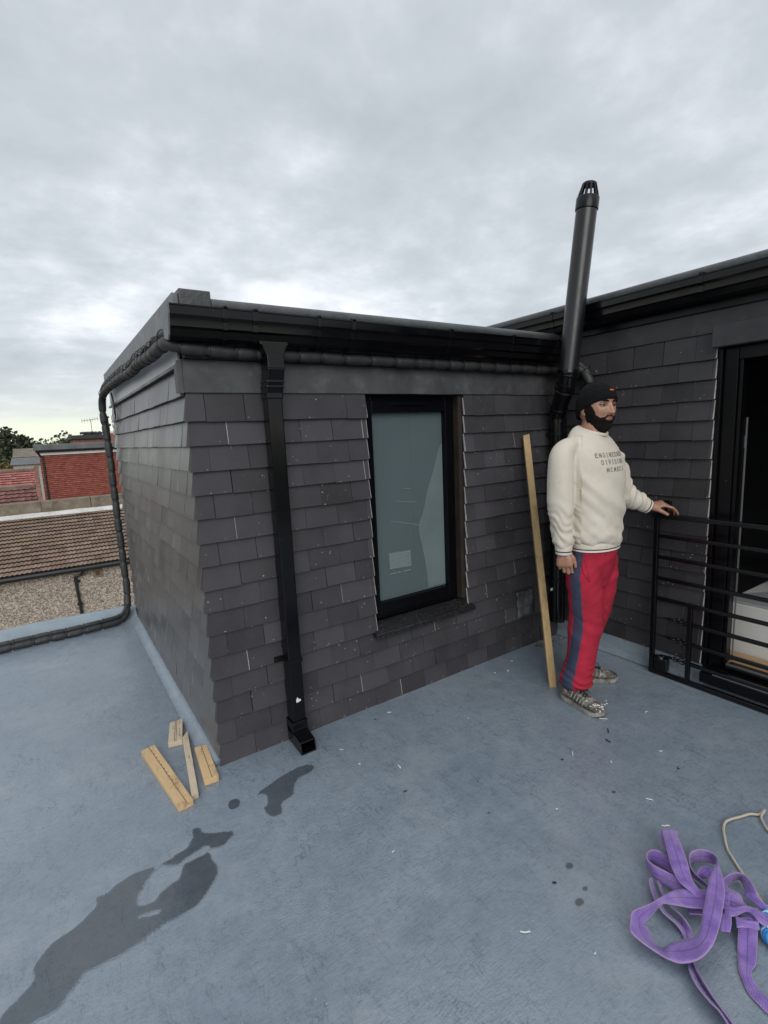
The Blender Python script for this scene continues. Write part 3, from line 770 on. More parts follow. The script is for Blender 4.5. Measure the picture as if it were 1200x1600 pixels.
# ------------------------------------------------------------------ the window
FY = 0.045                      # face of the frame, set back behind the tiles
win = bpy.data.objects.new('window', None)
COL.objects.link(win)
win.parent = dorm
ORIGIN[win.name] = Vector((0, 0, 0))
gx0, gx1, gz0, gz1 = 0.910, 1.392, 0.526, 1.527
fx0, fx1, fz0, fz1 = 0.852, 1.462, 0.440, 1.612
mb = MB()
mb.box((fx0, FY, fz0), (gx0 - 0.002, FY + 0.07, fz1))
mb.box((gx1 + 0.002, FY, fz0), (fx1, FY + 0.07, fz1))
mb.box((gx0 - 0.002, FY, fz0), (gx1 + 0.002, FY + 0.07, gz0 - 0.002))
mb.box((gx0 - 0.002, FY, gz1 + 0.002), (gx1 + 0.002, FY + 0.07, fz1))
# sash a few mm proud with the bead round the glass
s = 0.022
mb.box((fx0 + s, FY - 0.012, fz0 + s), (gx0, FY, fz1 - s))
mb.box((gx1, FY - 0.012, fz0 + s), (fx1 - s, FY, fz1 - s))
mb.box((gx0, FY - 0.012, fz0 + s), (gx1, FY, gz0))
mb.box((gx0, FY - 0.012, gz1), (gx1, FY, fz1 - s))
mb.build('frame', M['frame'], win, bevel=0.003)
mb = MB()
mb.box((1.03, FY - 0.020, 1.560), (1.255, FY - 0.0125, 1.572))
mb.build('trickle_vent', M['pvc'], win, bevel=0.002)
mb = MB()
mb.box((gx0, FY + 0.022, gz0), (gx1, FY + 0.034, gz1))
m, t, b = mat('frosted_glass')
nd = t.nodes
b.inputs['Base Color'].default_value = (0.108, 0.142, 0.150, 1)
b.inputs['Roughness'].default_value = 0.22
b.inputs['Specular IOR Level'].default_value = 0.55
co = N(t, 'ShaderNodeTexCoord')
nn = N(t, 'ShaderNodeTexNoise', i_Scale=300.0, i_Detail=2.0)
t.links.new(co.outputs['Object'], nn.inputs['Vector'])
bp = N(t, 'ShaderNodeBump', i_Strength=0.03, i_Distance=0.001)
t.links.new(nn.outputs[0], bp.inputs['Height'])
t.links.new(bp.outputs[0], b.inputs['Normal'])
tr = N(t, 'ShaderNodeBsdfRefraction', i_Roughness=0.16, i_IOR=1.02)
tr.inputs[0].default_value = (0.80, 0.93, 0.92, 1)
ms = N(t, 'ShaderNodeMixShader')
ms.inputs[0].default_value = 0.30
t.links.new(b.outputs[0], ms.inputs[1])
t.links.new(tr.outputs[0], ms.inputs[2])
t.links.new(ms.outputs[0], nd['Material Output'].inputs[0])
M['glass'] = m
mb.build('pane', M['glass'], win)
mb = MB()
mb.hexa([(0.826, -0.052, 0.372), (1.520, -0.052, 0.372), (1.520, FY - 0.002, 0.372), (0.826, FY - 0.002, 0.372),
         (0.826, -0.052, 0.396), (1.520, -0.052, 0.396), (1.520, FY - 0.002, 0.432), (0.826, FY - 0.002, 0.432)])
mb.build('sill', M['sill'], win, bevel=0.003)
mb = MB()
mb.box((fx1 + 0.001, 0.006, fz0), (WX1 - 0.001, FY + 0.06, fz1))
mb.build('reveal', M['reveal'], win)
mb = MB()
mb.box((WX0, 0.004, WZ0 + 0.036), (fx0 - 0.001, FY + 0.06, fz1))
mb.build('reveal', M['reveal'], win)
# paper notice and a sheet painting the pane's reflection
mb = MB()
mb.hexa([(1.000, FY + 0.0200, 0.690), (1.147, FY + 0.0200, 0.684), (1.147, FY + 0.0214, 0.684), (1.000, FY + 0.0214, 0.690),
         (0.998, FY + 0.0200, 0.782), (1.144, FY + 0.0200, 0.776), (1.144, FY + 0.0214, 0.776), (0.998, FY + 0.0214, 0.782)])
ln = MB()
for i, z in enumerate((0.770, 0.757, 0.745, 0.732, 0.719, 0.707, 0.696)):
    ln.box((1.003, FY + 0.0188, z - 0.0035), (1.141 - 0.016 * (i % 3), FY + 0.0199, z + 0.0015))
for a, b_ in ((1.002, 1.045), (1.052, 1.075), (1.09, 1.14)):
    ln.box((a, FY + 0.0200, 0.661), (b_, FY + 0.0214, 0.666))
pl = mb.build('glass_label', simple('pale_paper_label', (0.122, 0.156, 0.162), 0.6), win)
ln.build('glass_label', simple('label_print', (0.17, 0.205, 0.205), 0.6), win)
room = MB()
room.box((0.17, 1.6, 0.05), (W - 0.05, 1.62, 1.8))
room.box((0.162, 0.202, 0.0), (W, 1.62, 0.02))
room.box((0.162, 0.202, 1.80), (W, 1.62, 1.826))
room.box((0.164, 0.204, 0.02), (0.180, 1.6, 1.8))
room.box((W - 0.02, 0.204, 0.02), (W - 0.004, 1.6, 1.8))
room.build('bathroom_wall', simple('bathroom_paint', (0.5, 0.52, 0.52), 0.7), dorm)
sh = MB()  # pale sheet just before the glass, painting its soft diagonal reflection
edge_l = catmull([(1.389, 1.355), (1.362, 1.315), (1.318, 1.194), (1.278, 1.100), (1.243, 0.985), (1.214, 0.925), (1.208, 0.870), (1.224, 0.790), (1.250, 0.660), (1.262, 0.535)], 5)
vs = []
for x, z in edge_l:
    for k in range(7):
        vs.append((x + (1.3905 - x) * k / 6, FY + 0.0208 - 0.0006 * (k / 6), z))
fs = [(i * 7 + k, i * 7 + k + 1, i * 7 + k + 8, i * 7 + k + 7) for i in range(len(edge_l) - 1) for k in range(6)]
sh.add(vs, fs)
sheen_sheet = sh.build('pane_reflection', simple('pale_pane_reflection', (0.120, 0.155, 0.157), 0.26, var=0.10, scale=5, bump=0.15, bscale=14), win, smooth=60)
sc_ = MB()
for (x0, z0, x1, z1) in ((1.115, 1.122, 1.165, 1.115), (1.06, 1.058, 1.20, 1.038), (1.02, 0.955, 1.22, 0.905)):
    sc_.bar((x0, FY + 0.0212, z0), (x1, FY + 0.0212, z1), 0.0012, 0.0028)
sc_.build('scratch', simple('dry_scratch', (0.145, 0.18, 0.18), 0.5), win)

# foil patch and small tags by the corner
mb = MB()
pq = PATCH
vs = []
n = 8
for j in range(n):
    for i in range(n):
        u, v = i / (n - 1), j / (n - 1)
        a = Vector((pq[0][0], 0, pq[0][1])).lerp(Vector((pq[1][0], 0, pq[1][1])), u)
        c = Vector((pq[3][0], 0, pq[3][1])).lerp(Vector((pq[2][0], 0, pq[2][1])), u)
        p = a.lerp(c, v)
        edge = 0.008 * noise.noise((u * 5, v * 5, 2.2)) if i in (0, n - 1) or j in (0, n - 1) else 0
        vs.append((p.x + edge, -0.0205 + 0.0035 * noise.noise((u * 4, v * 4, 0)), p.z + edge))
fs = [(j * n + i, j * n + i + 1, (j + 1) * n + i + 1, (j + 1) * n + i) for j in range(n - 1) for i in range(n - 1)]
mb.add(vs, fs)
o = mb.build('repair_patch', M['foil'], dorm, smooth=60)
md = o.modifiers.new('thick', 'SOLIDIFY')
md.thickness = 0.002

# ------------------------------------------------------------------ the main building with the doorway
main = thing('main_house', (W, 0, 0), 'taller slate hung house wall on the right with open black framed doorway', 'house')
DY0, DY1, DZ0, DZ1 = -0.922, -2.75, 0.09, 1.775
mb = MB()
hang(mb, (W, -0.004, 0), (0, -1, 0), (-1, 0, 0), -DY0 + 0.1, 0.115, 17, top_z=1.87, holes=((-DY0, -DY0 + 0.2, 0.0, 1.86),), seed=21)
mb.build('tile_cladding', [M['tile_dark'], M['tile_cut']], main)
mb = MB()
hang(mb, (W, DY1, 0), (0, -1, 0), (-1, 0, 0), 1.15, 0.115, 17, top_z=1.87, seed=22)
mb.build('tile_cladding', [M['tile_dark'], M['tile_cut']], main)
mb = MB()
X1 = W + 0.16
mb.box((W + 0.004, DY0, 0.0), (X1, 4.5, 2.02))
mb.box((W + 0.004, -3.9, 0.0), (X1, DY1, 2.02))
mb.box((W + 0.004, DY1, DZ1), (X1, DY0, 2.02))
mb.box((W + 0.004, DY1, -0.25), (X1, DY0, DZ0))
mb.build('core_wall', M['felt'], main)
mb = MB()
ys = np.linspace(0, -3.9, 50)
vs = []
for y in ys:
    j = 0.002 * noise.noise((y * 4, 0.9, 1))
    vs += [(W - 0.0155 + j, y, 1.840 + j), (W - 0.012 + j, y, 1.965), (W - 0.001, y, 1.965), (W - 0.001, y, 1.84)]
fs = []
for i in range(len(ys) - 1):
    for k in range(4):
        fs.append((i * 4 + k, i * 4 + (k + 1) % 4, i * 4 + 4 + (k + 1) % 4, i * 4 + 4 + k))
fs += [(3, 2, 1, 0), tuple(len(vs) - 4 + k for k in range(4))]
mb.add(vs, fs)
mb.build('lead_flashing', M['lead_dark'], main)
mb = MB()
mb.box((W - 0.026, -3.9, 1.945), (W + 0.03, 4.5, 2.035))
mb.build('fascia', M['pvc_matt'], main, bevel=0.003)
mb = MB()
gy = [(a, b) for a, b in gp]
mb.prism(gy, (W - 0.027, 4.5, 1.983), (1, 0, 0), (0, 0, 1), (0, -8.4, 0))
mg = mb.build('gutter', M['pvc'], main, smooth=30)
for y in (-0.88, -0.02, -1.8, -2.7, 1.0):
    q = MB()
    poly = [(a - 0.003 * (a < -0.01), b + (0.003 if b > 0.1 else -0.0035)) for a, b in outer] + [(0, 0.113)]
    q.prism(poly, (W - 0.027, y, 1.983), (1, 0, 0), (0, 0, 1), (0, -0.020, 0))
    q.box((W - 0.136, y - 0.018, 2.100), (W - 0.05, y - 0.002, 2.113))
    q.build('gutter_bracket', M['pvc'], mg, bevel=0.001)
mb = MB()
mb.tube([(W - 0.072, 4.5, 2.118), (W - 0.072, -3.9, 2.118)], 0.030, 18)
mb.box((W - 0.072, -3.9, 2.06), (W + 1.6, 4.5, 2.146))
mb.build('roof_kerb', M['kerb'], main, smooth=40)
# upstand where the deck turns up the wall
mb = MB()
mb.prism([(0, 0.004), (-0.05, 0.004), (-0.036, 0.010), (-0.024, 0.024), (-0.019, 0.045), (-0.018, 0.110), (0, 0.110)], (W + 0.002, -0.0, 0), (1, 0, 0), (0, 0, 1), (0, DY0 - 0.01, 0))
mb.prism([(0, 0.004), (-0.05, 0.004), (-0.036, 0.010), (-0.024, 0.024), (-0.019, 0.045), (-0.018, 0.090), (0, 0.090)], (W + 0.002, DY0 - 0.011, 0), (1, 0, 0), (0, 0, 1), (0, -2.9, 0))
o = mb.build('upstand', M['cove'], main, smooth=60)
mb = MB()
mb.prism([(0.01, 0.003), (-0.055, 0.003), (-0.036, 0.006), (-0.022, 0.014), (-0.0145, 0.024), (0.01, 0.024)], (-0.006, -0.004, 0), (1, 0, 0), (0, 0, 1), (0, 2.32, 0))
mb.build('cove_fillet', M['cove'], dorm, smooth=60)

# door frame, threshold, and what shows through the doorway
door = bpy.data.objects.new('door_frame', None)
COL.objects.link(door)
door.parent = main
ORIGIN[door.name] = ORIGIN[main.name]
mb = MB()
mb.box((W - 0.055, DY1, DZ1 - 0.012), (W - 0.004, DY0 + 0.004, 1.865))
mb.build('lintel_board', M['lead_dark'], door, bevel=0.004)
mb = MB()
mb.box((W - 0.004, DY0 - 0.028, DZ0 + 0.01), (W + 0.12, DY0 - 0.001, DZ1 - 0.013))
mb.box((W + 0.018, DY0 - 0.090, DZ0 + 0.01), (W + 0.10, DY0 - 0.029, DZ1 - 0.013))
mb.box((W + 0.030, DY0 - 0.108, DZ0 + 0.05), (W + 0.085, DY0 - 0.091, DZ1 - 0.075))
mb.box((W + 0.018, DY1, DZ1 - 0.075), (W + 0.10, DY0 - 0.091, DZ1 - 0.013))
mb.box((W + 0.018, DY1, DZ0 + 0.012), (W + 0.10, DY1 + 0.07, DZ1 - 0.076))
mb.build('jamb', M['frame'], door, bevel=0.003)
mb = MB()
mb.box((W - 0.075, DY1, DZ0 - 0.05), (W + 0.017, DY0 - 0.029, DZ0 + 0.006))
mb.box((W + 0.018, DY1 + 0.071, DZ0 + 0.010), (W + 0.10, DY0 - 0.109, DZ0 + 0.040))
mb.build('threshold', M['frame'], door, bevel=0.004)
mb = MB()
mb.box((W + 0.030, DY1 + 0.071, DZ0 + 0.041), (W + 0.036, DY0 - 0.11, DZ0 + 0.050))
mb.box((W - 0.070, DY1, DZ0 + 0.0065), (W - 0.064, DY0 - 0.09, DZ0 + 0.012))
mb.build('threshold_strip', M['alu'], door)
mb = MB()
mb.box((W + 0.101, DY1, DZ0 + 0.01), (W + 0.22, DY0 - 0.05, DZ0 + 0.052))
mb.build('timber_lining', wood_material('oak_lining', (0.42, 0.25, 0.12), (0.52, 0.33, 0.17), (40, 2, 40)), door)
mb = MB()
mb.box((W + 0.092, DY0 - 0.114, DZ0 + 0.05), (W + 0.104, DY0 - 0.110, 1.42))
mb.build('trim_strip', simple('pale_seal', (0.12, 0.12, 0.118), 0.5), door)
mb = MB()
mb.box((W + 0.088, DY0 - 0.1115, 1.27), (W + 0.103, DY0 - 0.1085, 1.33))
mb.build('keep_plate', M['alu'], door)
# the room
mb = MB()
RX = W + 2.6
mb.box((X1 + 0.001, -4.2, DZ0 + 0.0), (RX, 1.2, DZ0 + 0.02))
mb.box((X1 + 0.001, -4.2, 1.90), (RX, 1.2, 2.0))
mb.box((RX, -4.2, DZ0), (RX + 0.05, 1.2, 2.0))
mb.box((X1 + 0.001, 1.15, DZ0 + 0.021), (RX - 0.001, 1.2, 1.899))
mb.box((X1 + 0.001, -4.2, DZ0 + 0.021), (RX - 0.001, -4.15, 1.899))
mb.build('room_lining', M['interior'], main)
box = thing('white_unit', (W + 0.60, -1.9, DZ0 + 0.02), 'low off white boarded unit with top greyed for shade inside the open doorway', 'cabinet')
bx0 = W + 0.235
mb = MB()
mb.box((bx0, -3.2, DZ0 + 0.021), (bx0 + 0.75, -0.93, 0.412))
mb.build('front_panel', M['panel'], box, bevel=0.004)
mb = MB()
mb.prism([(bx0 + 0.006, -3.2), (bx0 + 0.006, -0.935), (2.72, -0.935), (3.35, -1.30), (3.35, -3.2)], (0, 0, 0.4125), (1, 0, 0), (0, 1, 0), (0, 0, 0.012))
mb.build('top', M['board_shaded'], box, bevel=0.004)
bag = MB()
for k in range(16):
    pass
rings = []
for k in range(7):
    a = k / 6
    r = 0.07 * math.sin(PI * (0.12 + 0.8 * a)) ** 0.6
    rings.append((Vector((bx0 + 0.30 + 0.01 * math.sin(k * 2), -1.27 + 0.012 * math.cos(k * 3), 0.695 + 0.11 * a)), Vector((r * 0.7, 0.01, 0)), Vector((0, r * (1.3 + 0.2 * math.sin(k * 1.7)), 0.012))))
bag.loft(rings, 14, 0)
tag(bag.build('crumpled_cloth', simple('grey_brown_cloth', (0.14, 0.11, 0.09), 0.9, var=0.3, scale=18, bump=0.6, bscale=16), loc=(bx0 + 0.3, -1.27, 0.69), smooth=60), 'small crumpled brown cloth lying on the unit inside the doorway', 'cloth')
# ------------------------------------------------------------------ flue
fl = thing('flue_pipe', (2.16, -0.15, 0.1), 'tall black flue pipe leaning out above both gutters with slotted top', 'flue')
U0 = Vector((0.556, -0.831, 0))
b0 = Vector((2.115, -0.225, 1.70))
t0 = b0 + Vector((0, 0, 1.030)) + U0 * 0.104 + Vector((0.012, 0.008, 0))
ax = (t0 - b0).normalized()
R0 = 0.056
mb = MB()
L_ = (t0 - b0).length
mb.lathe([(R0 + .001, 0.0), (R0, 0.02), (R0, L_ - 0.14)], b0, ax, 40)
mb.build('pipe', M['flue'], fl, smooth=40)
mb = MB()
mb.lathe([(R0, -0.004), (R0 + 0.004, 0.002), (R0 + 0.0045, 0.03), (R0 + 0.002, 0.034)], b0 + ax * 0.005, ax, 40)
mb.build('collar', M['pvc'], fl, smooth=40)
# terminal: ring, tapering bars and a cap, hollow between the bars
tb = b0 + ax * (L_ - 0.142)
mb = MB()
mb.lathe([(R0 + .001, 0.0), (R0 + 0.005, 0.004), (R0 + 0.005, 0.062), (R0 + 0.001, 0.068), (R0 - 0.008, 0.07), (R0 - 0.010, 0.03)], tb, ax, 40)
term = mb.build('terminal', M['pvc_matt'], fl, smooth=40)
A = ax.orthogonal().normalized()
B = ax.cross(A)
mb = MB()
for k in range(12):
    th = 2 * PI * k / 12 + 0.1
    d = A * math.cos(th) + B * math.sin(th)
    p0 = tb + ax * 0.066 + d * (R0 - 0.001)
    p1 = tb + ax * 0.132 + d * (R0 - 0.020)
    mb.bar(p0, p1, 0.0085, 0.006, 0, tuple(d))
mb.lathe([(R0 - 0.016, 0.128), (R0 - 0.017, 0.137), (R0 - 0.022, 0.142), (0.002, 0.146)], tb, ax, 32)
mb.build('cage', M['pvc_matt'], term, smooth=40)
# offset elbows down to the lower pipe in the corner
e0 = b0 + ax * 0.01
lo = Vector((2.195, -0.095, 1.47))
mid0 = b0 + Vector((0.012, 0.02, -0.055))
mid1 = lo + Vector((-0.012, -0.02, 0.05))
path = catmull([e0, mid0, b0.lerp(lo, 0.5) + Vector((0, 0, 0.0)), mid1, lo], 8)
mb = MB()
mb.tube(path, [0.056 - 0.010 * (i / (len(path) - 1)) for i in range(len(path))], 32)
mb.build('offset_elbow', M['pvc'], fl, smooth=50)
for i, (t_, rr) in enumerate(((0.20, 0.0595), (0.32, 0.0590), (0.72, 0.0535), (0.84, 0.0525))):
    k = int(t_ * (len(path) - 1))
    p = Vector(path[k])
    d = (Vector(path[k + 1]) - p).normalized()
    mb = MB()
    mb.lathe([(rr - 0.006, -0.008), (rr, -0.005), (rr, 0.005), (rr - 0.006, 0.008)], p, d, 32)
    mb.build('socket_ring', M['pvc'], fl, smooth=40)
mb = MB()
mb.lathe([(0.046, 0.0), (0.046, 0.02), (0.041, 0.022)], lo - Vector((0, 0, 0.03)), (0, 0, 1), 32)
mb.lathe([(0.040, 0.0), (0.040, 1.30)], Vector((lo.x, lo.y, 0.15)), (0, 0, 1), 32)
mb.build('lower_pipe', M['pvc'], fl, smooth=40)
for z in (1.36, 0.93, 0.42):
    mb = MB()
    mb.lathe([(0.0405, 0.0), (0.044, 0.001), (0.044, 0.021), (0.0405, 0.022)], (lo.x, lo.y, z), (0, 0, 1), 28)
    mb.box((lo.x - 0.008, lo.y + 0.035, z + 0.002), (lo.x + 0.008, -0.018, z + 0.020))
    mb.build('pipe_clip', M['pvc_matt'], fl, smooth=40)
for x, z in ((lo.x - 0.043, 0.985), (lo.x - 0.046, 0.365)):
    mb = MB()
    mb.box((x - 0.012, lo.y - 0.006, z), (x + 0.012, lo.y - 0.002, z + 0.017))
    mb.build('sticker', M['white'], fl, bevel=0.001)
# second, thinner waste pipe right in the corner and the mortar crumbs at their foot
mb = MB()
mb.tube([(2.285, -0.065, 0.11), (2.285, -0.065, 1.60)], 0.027, 20)
mb.lathe([(0.029, 0), (0.032, 0.003), (0.032, 0.05), (0.029, 0.053)], (2.285, -0.065, 0.62), (0, 0, 1), 20)
tag(mb.build('waste_pipe', M['pvc'], loc=(2.285, -0.065, 0.11), smooth=40), 'thin black waste pipe tucked into the wall corner behind the flue', 'pipe')
mb = MB()
R = random.Random(4)
for k in range(130):
    x, y = 2.02 + abs(R.gauss(0, 0.11)), -0.045 - abs(R.gauss(0, 0.05))
    r = R.uniform(0.002, 0.008) * (1 if R.random() < 0.9 else 1.8)
    mb.obox((min(x, W - 0.06), y, 0.004 + r * 0.4), Vector((R.gauss(0, 1), R.gauss(0, 1), R.gauss(0, .4))).normalized() * r, Vector((R.gauss(0, 1), R.gauss(0, 1), R.gauss(0, .4))).normalized() * r * 0.7, Vector((R.gauss(0, .5), R.gauss(0, .5), 1)).normalized() * r * 0.5)
tag(mb.build('mortar_rubble', M['rubble'], loc=(2.1, -0.08, 0)), 'grey crumbs of mortar and debris at the foot of the corner pipes', 'rubble', kind='stuff')


# ------------------------------------------------------------------ lagged pipe runs with cable ties
def lagged(name, path, r, label, tie_step, wob=0.004, r2=None, off2=(0, 0, 0), seed=2, group='insulated pipe runs along the roof'):
    R = random.Random(seed)
    P = [Vector(p) for p in catmull(path, 14)]
    ds = [0]
    for i in range(1, len(P)):
        ds.append(ds[-1] + (P[i] - P[i - 1]).length)
    th = thing(name, P[0], label, 'insulated pipe')
    # resample evenly
    step = 0.012
    q, rad = [], []
    j = 0
    nS = int(ds[-1] / step)
    ties = []
    nxt = tie_step * 0.6
    while nxt < ds[-1] - 0.03:
        ties.append(nxt)
        nxt += tie_step * R.uniform(0.75, 1.25)
    for k in range(nS + 1):
        s = k * step
        while j < len(ds) - 2 and ds[j + 1] < s:
            j += 1
        f = (s - ds[j]) / max(1e-6, ds[j + 1] - ds[j])
        p = P[j].lerp(P[j + 1], min(1, f))
        nv = Vector((noise.noise((s * 6, seed, 0)), noise.noise((s * 6, seed, 5)), noise.noise((s * 6, seed, 9)))) * wob
        near = min([abs(s - t_) for t_ in ties] + [1])
        pinch = 1 - 0.24 * math.exp(-(near / 0.011) ** 2)
        q.append(p + nv)
        rad.append(r * pinch * (1 + 0.03 * noise.noise((s * 14, seed, 3))))
    mb = MB()
    mb.tube(q, rad, 16)
    mb.build('insulation', M['foam'], th, smooth=60)
    if r2:
        mb = MB()
        mb.tube([p + Vector(off2) for p in q], [x / r * r2 for x in rad], 14)
        mb.build('insulation', M['foam'], th, smooth=60)
        mb = MB()
        mb.tube([p + Vector(off2) * 0.55 + Vector((0, -0.012, 0.004)) for p in q[::3]], 0.004, 8)
        mb.build('cable', M['tie'], th, smooth=60)
    for s in ties:
        k = min(len(q) - 2, max(1, int(s / step)))
        d = (q[k + 1] - q[k - 1]).normalized()
        c = q[k] + Vector(off2) * (0.4 if r2 else 0)
        a = Vector(off2).normalized() if r2 else d.orthogonal().normalized()
        a = (a - d * a.dot(d)).normalized()
        bb = d.cross(a)
        ra = r * 0.94 + (Vector(off2).length * 0.5 if r2 else 0)
        rings = []
        m_ = 20
        for i in range(m_ + 1):
            t_ = 2 * PI * i / m_
            rings.append(c + a * (ra * math.cos(t_)) + bb * (r * 0.93 * math.sin(t_)))
        mt = MB()
        mt.tube(rings, 0.0022, 6)
        mt.build('cable_tie', M['tie'], th, smooth=60)
    return th, q


front_run = [(2.285, -0.262, 1.30), (2.285, -0.262, 1.62), (2.283, -0.245, 1.70), (2.27, -0.19, 1.752), (2.235, -0.10, 1.762), (2.12, -0.052, 1.763), (1.7, -0.048, 1.765), (1.2, -0.049, 1.768), (0.7, -0.048, 1.770), (0.30, -0.050, 1.772), (0.08, -0.052, 1.776), (0.0, -0.052, 1.782), (-0.035, -0.035, 1.795), (-0.044, 0.02, 1.803),
             (-0.045, 0.30, 1.800), (-0.045, 0.62, 1.812), (-0.043, 0.9, 1.808), (-0.045, 1.3, 1.822), (-0.045, 1.75, 1.828), (-0.05, 2.15, 1.822), (-0.056, 2.30, 1.80), (-0.062, 2.37, 1.745), (-0.060, 2.39, 1.62),
             (-0.052, 2.39, 1.3), (-0.054, 2.39, 0.9), (-0.052, 2.385, 0.5), (-0.055, 2.375, 0.20), (-0.075, 2.34, 0.085), (-0.13, 2.29, 0.036), (-0.25, 2.26, 0.028), (-0.45, 2.235, 0.028), (-0.75, 2.225, 0.028), (-1.1, 2.20, 0.028), (-1.8, 2.14, 0.028), (-3.0, 2.1, 0.028)]
lg, q = lagged('insulated_pipe', front_run, 0.0265, 'black insulated pipe bundle tied under the dormer gutter and down its far corner', 0.115, wob=0.004, r2=0.017, off2=(0.0, 0.008, 0.036))
mb = MB()
ring = [Vector((-0.02 + 0.006 * math.sin(3 * a), 2.10 + 0.075 * math.cos(a), 1.66 + 0.085 * math.sin(a))) for a in np.linspace(0, 2 * PI, 28)]
mb.tube(ring, 0.0028, 6)
ring = [Vector((-0.022, 2.20 + 0.05 * math.cos(a), 1.60 + 0.045 * math.sin(a))) for a in np.linspace(0.5, 6.0, 22)]
mb.tube(ring, 0.0035, 6)
mb.build('loose_wire', M['wire'], lg, smooth=60)
mb = MB()
mb.tube(catmull([(-0.025, 2.06, 1.80), (-0.022, 2.02, 1.72), (-0.02, 2.03, 1.64), (-0.022, 2.1, 1.60)], 6), 0.006, 8)
mb.build('loose_cable', M['tie'], lg, smooth=60)
mb = MB()
R = random.Random(9)
prev = [Vector((-0.058 + 0.004 * R.uniform(-1, 1), y, 1.838 + 0.006 * R.uniform(-1, 1))) for y in np.linspace(0.03, 2.1, 30)]
mb.tube(catmull(prev, 3), 0.0042, 6)
prev = [Vector((-0.066 + 0.004 * R.uniform(-1, 1), y, 1.829 + 0.008 * R.uniform(-1, 1))) for y in np.linspace(0.2, 2.0, 26)]
mb.tube(catmull(prev, 3), 0.0035, 6)
mb.build('cable', M['lead'], lg, smooth=60)

# ------------------------------------------------------------------ steel railing
RX0 = 2.262
rail = thing('metal_railing', (RX0, -1.3, 0), 'black painted steel balcony railing standing against the doorway, held by the man', 'railing')
yA, yB, yE = -0.703, -0.897, -2.62
s_ = 0.0115


def rbar(name, p0, p1, w=0.021, h=0.021, parent=rail):
    q_ = MB()
    q_.bar(p0, p1, w, h, 0, (1, 0, 0) if abs(p0[2] - p1[2]) > 0.3 else (0, 0, 1))
    return q_.build(name, M['iron'], parent, bevel=0.003)


rbar('post', (RX0, yA, 0.004), (RX0, yA, 0.899), 0.024, 0.024)
rbar('post', (RX0, yB, 0.024), (RX0, yB, 0.437), 0.022, 0.022)
rbar('post', (RX0, yE, 0.004), (RX0, yE, 0.899), 0.024, 0.024)
rbar('top_rail', (RX0, yA + 0.018, 0.912), (RX0, yE, 0.912), 0.040, 0.024)
for z in (0.801, 0.683, 0.563, 0.448):
    rbar('rail', (RX0, yA - 0.0125, z), (RX0, yE + 0.013, z), 0.019, 0.019)
for z in (0.343, 0.232, 0.122):
    rbar('rail', (RX0, yB - 0.0115, z), (RX0, yE + 0.013, z), 0.019, 0.019)
rbar('bottom_rail', (RX0, yA - 0.0125, 0.016), (RX0, yE + 0.013, 0.016), 0.024, 0.024)
for z in (0.343, 0.232, 0.122):
    q_ = MB()
    q_.tube([(RX0, yB + 0.012, z), (RX0, yB + 0.10, z + 0.003)], 0.004, 8)
    # scrolled heart of two small curls, a collar ball and the pointed end
    for sg in (-1, 1):
        curl = [(RX0, yB + 0.030 + 0.017 * math.cos(a) * (1 - a / 9), z + sg * (0.008 + 0.009 * math.sin(a) * (1 - a / 9))) for a in np.linspace(-2.6, 4.2, 16)]
        q_.tube(curl, 0.0036, 6)
        curl = [(RX0, yB + 0.062 + 0.013 * math.cos(a) * (1 - a / 9), z + sg * (0.007 + 0.007 * math.sin(a) * (1 - a / 9))) for a in np.linspace(-2.6, 4.2, 16)]
        q_.tube(curl, 0.0033, 6)
    q_.ball((RX0, yB + 0.018, z), 0.0085, 10)
    q_.ball((RX0, yB + 0.046, z), 0.0075, 10)
    q_.ball((RX0, yB + 0.082, z), 0.0085, 10)
    q_.lathe([(0.007, 0), (0.0085, 0.014), (0.004, 0.034), (0.0008, 0.062)], (RX0, yB + 0.086, z), (0, 1, 0.03), 10)
    q_.build('finial', M['iron'], rail, smooth=50)
q_ = MB()
q_.box((RX0 - 0.012, yA - 0.085, 0.028), (RX0 + 0.028, yA - 0.018, 0.105))
q_.ball((RX0 - 0.004, yA - 0.04, 0.10), (0.018, 0.03, 0.02), 12)
q_.box((RX0 - 0.010, yA - 0.068, 0.10), (RX0 + 0.012, yA - 0.042, 0.122))
q_.build('hinge_lug', M['iron'], rail, smooth=40, bevel=0.003)
q_ = MB()
q_.box((RX0 - 0.012, yA - 0.075, 0.9245), (RX0 + 0.018, yA - 0.020, 0.940))
q_.build('latch', M['iron'], rail, bevel=0.002)
# wall bracket near the hand
q_ = MB()
q_.box((W - 0.034, -0.745, 0.925), (W - 0.016, -0.705, 0.990))
q_.box((W - 0.050, -0.735, 0.955), (W - 0.034, -0.715, 0.985))
tag(q_.build('wall_bracket', M['iron'], loc=(W - 0.02, -0.725, 0.92), bevel=0.003), 'small black metal bracket fixed to the tiles just above the railing end', 'bracket')

# ------------------------------------------------------------------ timber
M['batten'] = wood_material('treated_batten', (0.30, 0.195, 0.085), (0.42, 0.29, 0.135), (26, 26, 1.6), dark=(0.13, 0.085, 0.04))
M['offcut'] = wood_material('fresh_pine', (0.44, 0.28, 0.135), (0.58, 0.40, 0.215), (30, 3, 30))
M['offcut_pale'] = wood_material('weathered_pine', (0.42, 0.33, 0.23), (0.54, 0.44, 0.32), (24, 3, 24), dark=(0.20, 0.16, 0.12))
M['groove'] = simple('dark_groove', (0.055, 0.028, 0.012), 0.8)
M['nail'] = simple('dark_nail_head', (0.03, 0.02, 0.015), 0.6)
mb = MB()
bt0, bt1 = Vector((1.690, -0.466, 0.0)), Vector((1.966, -0.044, 1.372))
d = (bt1 - bt0).normalized()
sx = Vector((0.80, -0.60, 0))
sx = (sx - d * sx.dot(d)).normalized()
sy = d.cross(sx)
